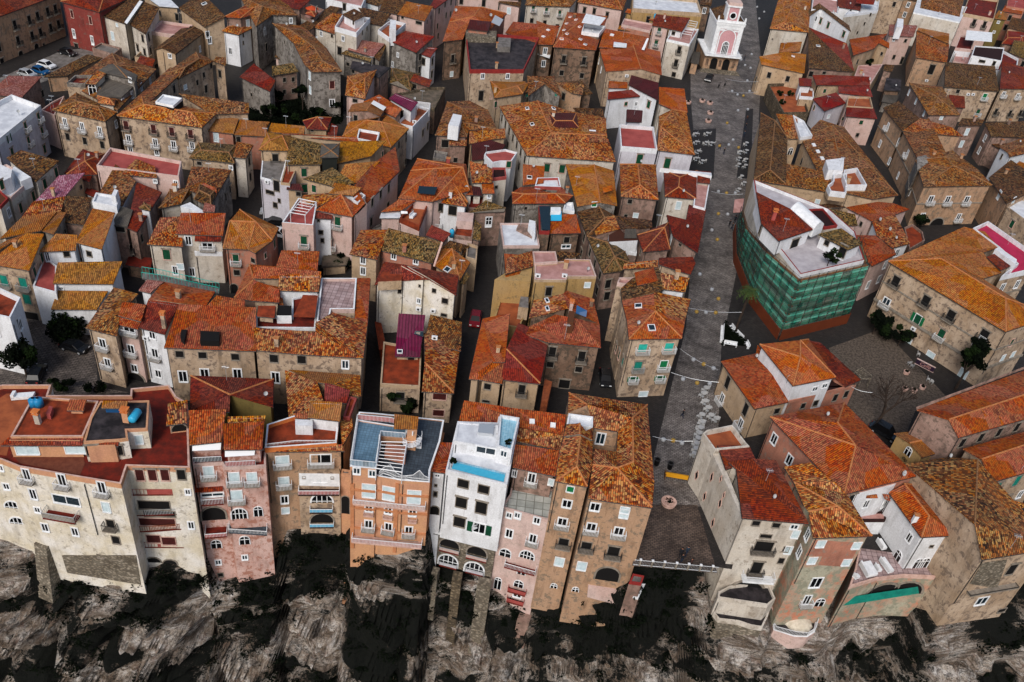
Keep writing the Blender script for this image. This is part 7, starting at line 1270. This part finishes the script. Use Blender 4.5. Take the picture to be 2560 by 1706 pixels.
# ---- things on roofs
def tank(c, r, u, v, z, mat, label, L=1.3, rr=.55, rz=0, up=False):
    tile(c, r); o = thing('water_tank', P(u, v, z), label, 'water tank', None, rz); M = MB()
    if up: M.lathe((0,0,0), [(0,0),(rr,.02),(rr,L*.9),(rr*.7,L),(rr*.25,L*1.05),(rr*.25,L*1.12),(0,L*1.12)], mat, 16)
    else: M.lathe((-L/2,0,rr+.1), [(0,0),(rr*.7,.04),(rr,.2),(rr,L-.2),(rr*.7,L-.04),(0,L)], mat, 16, (0,1,0), (0,0,1), (1,0,0))
    M.build('barrel', o, True); M = MB()
    if up: M.lathe((0,0,L*1.1), [(rr*.3,0),(rr*.3,.08),(0,.1)], 'black', 10)
    else:
        for x in (-L*.3, L*.3): M.box((x,0,.08), (.06,0,0), (0,rr*.8,0), (0,0,.09), 'iron')
    M.build('lid' if up else 'cradle', o)
tank(0,2, 318,590, 10.9, 'blue', 'dark blue round water tank left of the pair on the terracotta roof', 1.1, .55, up=True); tank(0,2, 360,590, 10.9, 'blue', 'dark blue round water tank right of the pair on the terracotta roof', 1.1, .55, up=True); tank(0,2, 1245,715, 11.1, 'bluet', 'light blue water tank lying on the black tarred roof', 1.9, .5, 1.5)
tank(1,1, 1795,610, 5.9, 'bluet', 'light blue upright water butt on the pinkish terrace', 1.5, .4, up=True); tank(2,0, 1310,170, 9.9, 'bluet', 'small blue butt beside the pink terrace', 1.2, .35, up=True)
def pergola(c, r, s_, z, hh, label, n=4):
    tile(c, r); A = [P(u, v, z+hh) for u, v in pts(s_)]; o = thing('roof_pergola', A[0]-Vector((0,0,hh)), label, 'pergola'); org = A[0]-Vector((0,0,hh)); A = [p-org for p in A]; M = MB()
    for i in range(4): M.bar(A[i], A[(i+1) % 4], .07, 'wmetal')
    for i in range(1, n+1): M.bar(A[0].lerp(A[3], i/(n+1)), A[1].lerp(A[2], i/(n+1)), .06, 'wmetal')
    M.build('beam', o)
    for p in A: M = MB(); M.bar(p, Vector((p.x,p.y,0)), .06, 'wmetal'); M.build('post', o)
pergola(1,1, '315,385 450,408 555,290 420,262', 9.3, 1.9, 'white bar pergola on the coral roof terrace'); pergola(2,0, '1560,310 1650,325 1705,205 1625,190', 9.3, 1.5, 'white pergola on the corner house near the clock tower', 5); pergola(1,0, '1475,985 1590,1000 1600,950 1485,935', 6.8, 1.8, 'small white pergola on the terrace beside the purple roof', 5)
def sofa(c, r, s_, z, label, name='garden_sofa', cat='sofa'):
    tile(c, r); A = [P(u, v, z) for u, v in pts(s_)]; o = thing(name, A[0], label, cat); A = [p-P(*pts(s_)[0], z) for p in A]; t, q = (A[1]-A[0])/2, (A[3]-A[0])/2; m = A[0]+t+q; M = MB(); M.box(m+Vector((0,0,.25)), t, q, (0,0,.2), 'trimw'); M.build('seat', o); M = MB()
    M.box(m-q*.85+Vector((0,0,.6)), t, q*.15, (0,0,.25), 'trimw'); M.build('backrest', o)
sofa(3,3, '830,490 900,612 1030,575 930,470', 0, 'large white lounge bed on the pink tiled sea terrace'); sofa(3,3, '1012,450 1100,575 1150,560 1060,435', 0, 'narrow white sofa beside the lounge bed on the sea terrace'); sofa(3,3, '985,275 1040,360 1085,345 1030,265', 0, 'white padded bench against the salmon wall of the sea terrace', 'padded_bench', 'bench'); sofa(3,3, '770,600 800,630 845,615 810,585', 0, 'small white armchair at the left end of the sea terrace', 'armchair', 'armchair'); sofa(3,3, '965,505 1000,560 1042,550 1005,500', -.1, 'square white coffee table between the sea terrace sofas', 'coffee_table', 'table') ; sofa(0,2, '105,545 130,500 290,500 305,530', 8.1, 'long curved white cushion bench on the left roof terrace', 'cushion_bench', 'bench')
sofa(1,1, '1405,440 1440,405 1470,410 1440,445', 7.5, 'oval white table on the terracotta terrace', 'terrace_table', 'table')
def parasol():
    tile(1,0); o = thing('parasol', P(515,150,8.9), 'open orange parasol on the far roof terrace', 'parasol'); M = MB(); M.bar((0,0,0), (0,0,2.4), .04, 'wood'); M.build('pole', o); M = MB(); M.lathe((0,0,1.9), [(1.6,0),(0,.7)], 'orp', 8); M.lathe((0,0,1.88), [(1.6,0),(0,.7)], 'orp', 8); M.build('canopy', o)
plain('orp', 'b0401c', .8); parasol()
def skiff():
    tile(3,2); o = thing('stone_pergola', P(880,330,0), 'low pale lattice canopy in the walled garden', 'canopy'); A = [P(u, v, 2)-P(880,330,0) for u, v in pts('800,275 860,345 945,345 950,310 865,240')]; M = MB()
    for i in range(5): M.bar(A[i], A[(i+1) % 5], .08, 'stonepale')
    for k in range(1, 6): M.bar(A[0].lerp(A[1], k/6), A[4].lerp(A[3], k/6), .05, 'stonepale'); M.bar(A[0].lerp(A[4], k/6), A[1].lerp(A[2], k/6), .05, 'stonepale')
    M.build('lattice', o)
    for p in A: M = MB(); M.bar(p, Vector((p.x,p.y,0)), .07, 'stonepale'); M.build('post', o)
skiff()
def sign():
    tile(3,2); a, c = P(1362,178,3.4), P(1525,262,3.4); t = (c-a).normalized(); n = Vector((t.y, -t.x, 0)); L = (c-a).length; o = thing('cafe_sign', (a+c)/2, 'dark purple cafe sign with pink script over the glass door', 'sign', None, math.atan2(t.y, t.x)); M = MB(); M.box((0,0,0), (L/2,0,0), (0,.1,0), (0,0,.45), 'signp'); M.build('board', o); F = MB(); F.box((0,0,.48), (L/2+.06,0,0), (0,.13,0), (0,0,.04), 'pinkw'); F.box((0,0,-.48), (L/2+.06,0,0), (0,.13,0), (0,0,.04), 'pinkw'); F.build('frame', o)
    cu = bpy.data.curves.new('lettering', 'FONT'); cu.body = 'Caffè'; cu.size = .85; cu.align_x = 'CENTER'; cu.align_y = 'CENTER'; cu.extrude = .01; cu.shear = .35; cu.materials.append(MATS['pinkfl']); tmp = obj('tmp', cu); bpy.context.view_layer.update(); me = bpy.data.meshes.new_from_object(tmp.evaluated_get(bpy.context.evaluated_depsgraph_get())); bpy.data.objects.remove(tmp); q = obj('lettering', me, o, (0,-.13,0)); q.rotation_euler = (math.pi/2, 0, 0)
plain('signp', '241428', .6); sign()
# ================================================================ windows on the other walls, downpipes, aerials
def extras():
    bpy.context.view_layer.update(); dg = bpy.context.evaluated_depsgraph_get(); global B; Z = Vector((0,0,1)); rr = random.Random(11)
    def seen(p):
        d = (CAMP-p); L = d.length; d.normalize(); ok = sc.ray_cast(dg, p+d*.25, d, distance=L-1)
        return not ok[0]
    WS = {}
    for x in BLD:
        if x.root is None: continue
        pw = [c.matrix_world.translation for c in x.root.children if c.name.startswith('window')]
        B = x; blank = any(k in x.name for k in ('cliff', 'white_building', 'arcade', 'terrace', 'link', 'long_', 'chapel', 'walled', 'stone', 'netted', 'lean', 'tower')) or any(k in x.label for k in ('cream and white gable', 'bare', 'ochre walls', 'link house', 'tarred', 'white stepped', 'lean-to', 'outbuild'))
        st = rr.choice(['d','d','w','g','c','l']); npipe = 0
        for a, b_, c, e in x.quads:
            t = b_-a; L = t.length
            if L < 1.6: continue
            t = t/L; n = Vector((t.y, -t.x, 0)); top = min(c.z, e.z)
            if n.dot((CAMP-a).normalized()) < .22: continue
            q = a+t*.25+n*.1
            if npipe < 2 and L > 3 and seen(Vector((q.x, q.y, top-1.2))): pipes = MB(B.org); pipes.bar(Vector((q.x,q.y,top-.2)), Vector((q.x,q.y,max(a.z, top-9))), .05, 'iron', 5); pipes.build('downpipe', B.root); npipe += 1
            if blank or L < 2.6: continue
            if any(abs((p-a).dot(n)) < .5 and -.5 < (p-a).dot(t) < L+.5 for p in pw): continue
            k = max(1, int(L/3.1)); z = top-1.75
            while z > max(1.4, a.z+1.5):
                for i in range(k):
                    p = a+t*L*(i+.5)/k; p.z = z
                    if rr.random() < .1 or not (seen(p+n*.1+Z*.6) and seen(p+n*.1-Z*.6+t*.4)): continue
                    place(winmesh(st, .95, 1.6 if z > 2 else 1.2), 'window', Vector((p.x, p.y, z)), n)
                z -= 3.2
        rf = [tr for tr in x.tris if tr[3] in 'rf' and tr[0].z > 3 and (tr[1]-tr[0]).cross(tr[2]-tr[0]).length > 14]
        if rf and 'cliff' not in x.name:
            for _ in range(rr.choice([0,1,1,2])):
                tr = rr.choice(rf); u_, v_ = rr.uniform(.15,.6), rr.uniform(.1,.35); p = tr[0]+(tr[1]-tr[0])*u_+(tr[2]-tr[0])*v_; kd = rr.random()
                if not seen(p+Z*.5): continue
                M = MB(B.org)
                if kd < .45:
                    hh = rr.uniform(1.6, 2.6); M.bar(p-Z*.3, p+Z*hh, .03, 'metal')
                    for i in range(5): M.bar(p+Z*hh+Vector((-.35+.17*i,-.35,0)), p+Z*hh+Vector((-.35+.17*i,.35,0)), .02, 'metal')
                    M.bar(p+Z*hh+Vector((-.5,0,0)), p+Z*hh+Vector((.5,0,0)), .022, 'metal'); M.build('aerial', B.root)
                elif kd < .75:
                    ww = rr.uniform(.22,.34); hh = rr.uniform(.9,1.4); m = x.wall; M.box(p+Z*(hh/2-.3), (ww,0,0), (0,ww*.8,0), Z*(hh/2+.3), m); M.box(p+Z*(hh+.05), (ww+.09,0,0), (0,ww*.8+.09,0), Z*.06, 'capo'); M.build('chimney', B.root)
                else:
                    c_ = p+Z*.8; ax = Vector((.5,-.75,.45)).normalized(); X_ = ax.orthogonal().normalized(); Y_ = ax.cross(X_); M.bar(p-Z*.1, c_, .03, 'iron'); M.lathe(c_, [(0,.0),(.16,.04),(.26,.1),(.29,.15)], 'dishg', 12, X_, Y_, ax); M.lathe(c_, [(0,-.02),(.16,.02),(.26,.08),(.29,.15)], 'dishg', 12, X_, Y_, ax); M.build('satellite_dish', B.root)
B = None; extras(); B = None
finish()
# ================================================================ ground, terrace and cliff
def ground():
    M = MB(); z = -.03
    F = [(-420,82),(-90,82),(-60,76),(-40,76),(-26,80),(-10,80),(4,80),(17,77),(18.6,73.8),(31,73.6),(33,80),(60,80),(95,80),(420,80),(420,900),(-420,900)]
    M.face([Vector((x, y, z)) for x, y in F], 'paving'); tag(M.build('ground'), 'dark grey stone paving', kind='structure')
s = NB('paving'); v = s.objc(); br = s.n('ShaderNodeTexBrick'); br.inputs['Scale'].default_value = 1.1; br.inputs['Mortar Size'].default_value = .035; br.inputs['Color1'].default_value = lin('403b38'); br.inputs['Color2'].default_value = lin('2f2b2a'); br.inputs['Mortar'].default_value = lin('1d1b1a'); s.l(v, br.inputs['Vector'])  # low paving colour stands in for the shade down in the alleys
n1 = s.noise(v, .12, 5, .65); n2 = s.noise(v, 1.3, 4); s.col(s.mix(s.ramp(n1, (.4, W_(0)), (.65, W_(.6))), s.mix(.5, br.outputs[0], s.mix(1.0, br.outputs[0], s.ramp(n2, (.3, '666666'), (.7, 'ffffff')), 'MULTIPLY')), '211f1e')); s.b.inputs['Roughness'].default_value = .7
ground()
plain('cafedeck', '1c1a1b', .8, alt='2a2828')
def sheet(name, c, r, s_, mat, z, label):
    tile(c, r); M = MB(); A = [P(u, v, z) for u, v in pts(s_)]; M.face(A if ccw(A) else A[::-1], mat); tag(M.build(name), label, kind='structure')
def paving(name, a, b_, m, sc_, rot=0):
    s = NB(name); v = s.objc(); br = s.n('ShaderNodeTexBrick'); br.inputs['Scale'].default_value = sc_; br.inputs['Mortar Size'].default_value = .03; br.inputs['Color1'].default_value = lin(a); br.inputs['Color2'].default_value = lin(b_); br.inputs['Mortar'].default_value = lin(m); s.l(v, br.inputs['Vector'])
    n1 = s.noise(v, .25, 6, .7); n2 = s.noise(v, 1.5, 5, .7); vo = s.noise(s.scale(v, 1, 1, 1), .07, 3); c = s.mix(.8, br.outputs[0], s.mix(1.0, br.outputs[0], s.ramp(n1, (.32, '4a4644'), (.66, 'ffffff')), 'MULTIPLY')); c = s.mix(.6, c, s.mix(1.0, c, s.ramp(n2, (.35, '7c7876'), (.65, 'ffffff')), 'MULTIPLY')); s.col(c); s.b.inputs['Roughness'].default_value = .65; s.bump(br.outputs['Fac'], .2, .02)
paving('streetstone', 'a39b96', '857d78', '413c3a', .9); paving('brownstone', '7d6b60', '665850', '332c28', .9); paving('squarestone', '857a72', '6e655f', '38332f', .7)
s = NB('gravel'); v = s.objc(); s.col(s.mix(s.ramp(s.noise(v, 2.5, 6, .8), (.42, W_(0)), (.6, W_(1))), '3a322c', '655a50'))
sheet('street', 2, 0, '2000,-60 2230,-60 2290,600 2240,1600 1920,3200 1870,4650 1190,4650 1600,3000 1700,1600 1640,900 1640,640 1990,640', 'streetstone', -.024, 'worn grey stone paving of the main street')
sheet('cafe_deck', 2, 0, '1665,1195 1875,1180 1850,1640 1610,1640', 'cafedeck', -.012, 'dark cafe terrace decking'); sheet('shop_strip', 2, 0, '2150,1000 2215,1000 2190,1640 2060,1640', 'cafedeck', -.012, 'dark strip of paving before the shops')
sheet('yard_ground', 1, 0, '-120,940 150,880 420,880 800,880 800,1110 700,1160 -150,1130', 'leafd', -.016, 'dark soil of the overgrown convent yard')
sheet('terrace_floor', 2, 3, '1100,500 1885,565 1700,-60 1250,-60', 'brownstone', -.018, 'brown stone paving of the cliff terrace')
sheet('square', 0, 2, '-100,-120 480,-400 860,-100 900,420 1190,470 -100,520', 'squarestone', -.022, 'worn pale paving of the small square'); sheet('car_park', 0, 0, '-100,760 560,470 900,430 1000,520 380,760', 'greyfl', -.02, 'asphalt of the parking place')
sheet('garden_ground', 3, 2, '560,60 1050,-120 1650,520 1350,640 1250,900 1000,860 700,560', 'gravel', -.015, 'dark gravel of the walled garden')
from mathutils import noise as NZ
PROF = [(-130,66,-12),(-75,67,-7),(-60,67,-6),(-55.8,67.9,-6.5),(-54,67.3,-10.5),(-41.2,67,-10),(-40,68.5,-9),(-35.6,71.4,-10),(-34.6,71.4,-15.6),(-27.4,73.6,-13.2),(-26,76,-7.5),(-18.5,77.3,-8),(-16.8,73.6,-4.6),(-7.2,72.7,-2.6),(-6,75.6,-11),(2,75.2,-12.5),(4,75.4,-13),(7.2,75,-14),(13,74.6,-10),(19,73.4,-3),(24,73.6,-.8),(28,73.6,-2),(30,71.8,-7.6),(37.5,70.9,-7.6),(38.5,71.6,-9.8),(44.5,71.7,-9.8),(46,73.4,-8),(50,76,-9),(57,77.5,-8),(58,72.6,-5.2),(70,76.5,-6),(90,80,-8),(160,82,-9)]
def prof(x):
    for (a, y0, z0), (c, y1, z1) in zip(PROF, PROF[1:]):
        if a <= x <= c: f = (x-a)/(c-a); return y0+(y1-y0)*f, z0+(z1-z0)*f
    return PROF[-1][1:]
def rockp(x, d):
    """point of the rock face at x, d metres below its lip: strata ledges, hollows and crags"""
    y, z = prof(x); zz = z-d
    w1 = NZ.fractal(Vector((x*.045, zz*.05, 3.1)), .9, 2.1, 3); n1 = NZ.fractal(Vector((x*.13+w1, zz*.2, 1.1)), .8, 2.2, 4); n2 = NZ.turbulence(Vector((x*.42, zz*.75, 9.0)), 4, False)
    ph = zz*.33+w1*1.9+NZ.noise(Vector((x*.12, zz*.1, 7)))*.8; f = ph-math.floor(ph); ledge = (f**2.2)*2.8*(.45+.55*abs(NZ.noise(Vector((x*.06, math.floor(ph)*3.7, 2)))))*1.9
    cr = abs(NZ.noise(Vector((x*.11, zz*.045, 20)))); gully = -2.6*max(0, .12-cr)/.12
    k = min(1, d/2.5); disp = (w1*2.6+n1*1.7+n2*1.2-.5+ledge+gully); disp = max(disp, .35-max(0, d-6)*.45)
    return Vector((x+NZ.noise(Vector((x*.3, zz*.5, 30)))*.5*k, y+.45-.5*k-.14*d-disp*k, zz))
BL = []
for (c_, r_), sg, s_ in (((0,3),1,'650,700,5 150,560,4 1400,720,5 1000,820,5 400,950,5 950,1060,4 880,1290,4 1420,1070,3 400,1500,6 2250,900,4 2250,1200,5 1750,450,2'), ((1,3),1,'400,300,4 400,560,5 700,480,4 650,760,5 1100,700,4 1500,700,5 1600,1000,6 1100,1400,7 300,1450,5 80,880,3 1300,1150,4 900,650,4 1350,850,3'), ((2,3),1,'400,950,6 700,1050,6 1100,1100,6 1400,700,5 1500,850,5 1700,1220,6 300,1350,5 1100,1450,6 1250,620,4 500,1100,5 1300,1250,5'), ((3,3),1,'1450,900,4 1500,1100,5 1700,750,3 2200,1150,5 300,1230,2 900,1430,4 2300,1350,5 1300,1350,4'),
    ((0,3),-1,'750,640,5 1100,720,4 900,900,4 1600,1120,5 1500,1300,4 100,450,5 200,1200,5 1700,700,3 50,800,3 1100,1250,4 1950,950,3'), ((1,3),-1,'1200,480,4 1150,860,3 500,950,4 500,1300,5 100,1020,4 950,1100,3 1900,1350,4'), ((2,3),-1,'1700,850,3 850,1350,3 1900,1450,5 100,1150,2 1950,1050,3 500,1450,2'), ((3,3),-1,'900,1000,4 1700,950,4 1600,1300,4 600,1350,4 1900,1450,5 1000,1200,3 150,1350,4')):
    tile(c_, r_)
    for q in pts(s_):
        z = -2.0
        while z > -46:
            p = P(q[0], q[1], z); y0, zt = prof(p.x)
            if p.y >= y0-1.2-.14*max(0, zt-z)-1.5: break
            z -= .5
        BL.append((p.x, z, q[2], sg))
def vegat(x, z):
    v = NZ.fractal(Vector((x*.11, z*.2, 40)), .8, 2.1, 5)*.8+.04
    for bx_, bz, r, sg in BL:
        d2 = ((x-bx_)/r)**2+((z-bz)/(r*.75))**2
        if d2 < 4: v += sg*.5*math.exp(-d2*1.3)
    return v
def cliff():
    X0, X1, dx, D, dd = -112, 150, .34, 48, .3; nx = int((X1-X0)/dx); nd = int(D/dd); vs = []; fs = []
    for j in range(-3, nd+1):
        for i in range(nx+1):
            x = X0+i*dx
            if j < 0: y, z = prof(x); vs.append((x, y+.5+(-j)*2.2, min(z+.0, -.3) if j > -3 else min(z, -1)))
            else: vs.append(tuple(rockp(x, j*dd)))
    for j in range(nd+3):
        for i in range(nx): a = j*(nx+1)+i; fs.append((a, a+nx+1, a+nx+2, a+1))
    me = bpy.data.meshes.new('cliff'); me.from_pydata(vs, [], fs); me.materials.append(MATS['rock']); at = me.attributes.new('growth', 'FLOAT', 'POINT'); at.data.foreach_set('value', [vegat(q[0], q[2]) for q in vs]); o = obj('cliff', me); me.polygons.foreach_set('use_smooth', [True]*len(fs)); tag(o, 'weathered pale limestone cliff with dark growth', kind='structure'); return o
s = NB('rock'); tc = s.n('ShaderNodeTexCoord'); v = tc.outputs['Object']; geo = s.n('ShaderNodeNewGeometry')
a1 = s.noise(s.scale(v, .42, .7, 1.5), 1.0, 10, .72); a2 = s.noise(s.scale(v, .4, .8, 1.5), .24, 10, .68); a3 = s.noise(v, 4.5, 8, .8); a4 = s.noise(s.scale(v, 1.4, 1.4, .25), .6, 6, .75); a5 = s.noise(s.scale(v, .35, .35, 2.6), .55, 7, .75)
c = s.ramp(a1, (.3, '5a5047'), (.41, '9c8f82'), (.5, 'c6bcb1'), (.6, 'e8e3de')); c = s.mix(s.ramp(a5, (.45, W_(0)), (.58, W_(.8))), c, '6e5a48'); c = s.mix(s.ramp(a4, (.54, W_(0)), (.66, W_(.75))), c, '7b5f54'); c = s.mix(s.ramp(a3, (.4, W_(.85)), (.49, W_(0))), c, '26211c'); ck = s.noise(s.scale(v, .18, .3, 2.2), .9, 8, .7); c = s.mix(s.ramp(ck, (.43, W_(0)), (.48, W_(.8)), (.52, W_(0))), c, '1d1915'); bl = s.noise(v, .35, 4, .6); c = s.mix(s.ramp(bl, (.45, W_(0)), (.62, W_(.35))), c, '5d5045')
pt = s.ramp(geo.outputs['Pointiness'], (.4, W_(.8)), (.47, W_(0))); c = s.mix(pt, c, '1c1915')  # concave creases darkened: crevice shade put into the rock colour
at = s.n('ShaderNodeAttribute', attribute_name='growth'); veg = s.math('ADD', at.outputs['Fac'], s.math('ADD', s.math('MULTIPLY', s.math('SUBTRACT', a1, .5), 2.2), s.math('MULTIPLY', s.math('SUBTRACT', a3, .5), 1.8)))
c = s.mix(s.ramp(veg, (.08, W_(0)), (.2, W_(1))), c, s.mix(a3, '030402', '0c1008')); s.col(c); s.b.inputs['Roughness'].default_value = .95; s.bump(s.math('ADD', s.math('MULTIPLY', a1, 2.0), s.math('MULTIPLY', a3, .6)), .9, .5)
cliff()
def growth():
    M = MB(); n = 0
    while n < 800:
        x = rnd.uniform(-70, 92); dd = rnd.uniform(.3, 42); z = prof(x)[1]-dd
        if vegat(x, z) < .1: continue
        n += 1; p = rockp(x, dd); leaves(M, p, rnd.uniform(.5, 1.6), rnd.randint(50, 95), 'leafd', .17)
    for _ in range(60):
        x = rnd.choice([rnd.uniform(-34,-16), rnd.uniform(-7,30), rnd.uniform(-54,-34)]); p = rockp(x, rnd.uniform(0, 3)); leaves(M, p+Vector((0,-.1,.1)), rnd.uniform(.5, 1.3), 90, 'leafd', .16)
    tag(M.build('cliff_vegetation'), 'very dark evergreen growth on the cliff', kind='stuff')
growth()

def yard():
    M = MB(); tile(1,0)
    for _ in range(150):
        u, v = rnd.uniform(-60, 800), rnd.uniform(930, 1130)
        if u < 200 and v < 1000: continue
        p = P(u, v, .4); leaves(M, p, rnd.uniform(.5, 1.3), 45, 'leafd', .16)
    tag(M.build('undergrowth'), 'tangled black green undergrowth in the convent yard', kind='stuff')
yard()
finish()
if MISS: print('MISS', len(MISS)); [print('  ', m) for m in MISS]
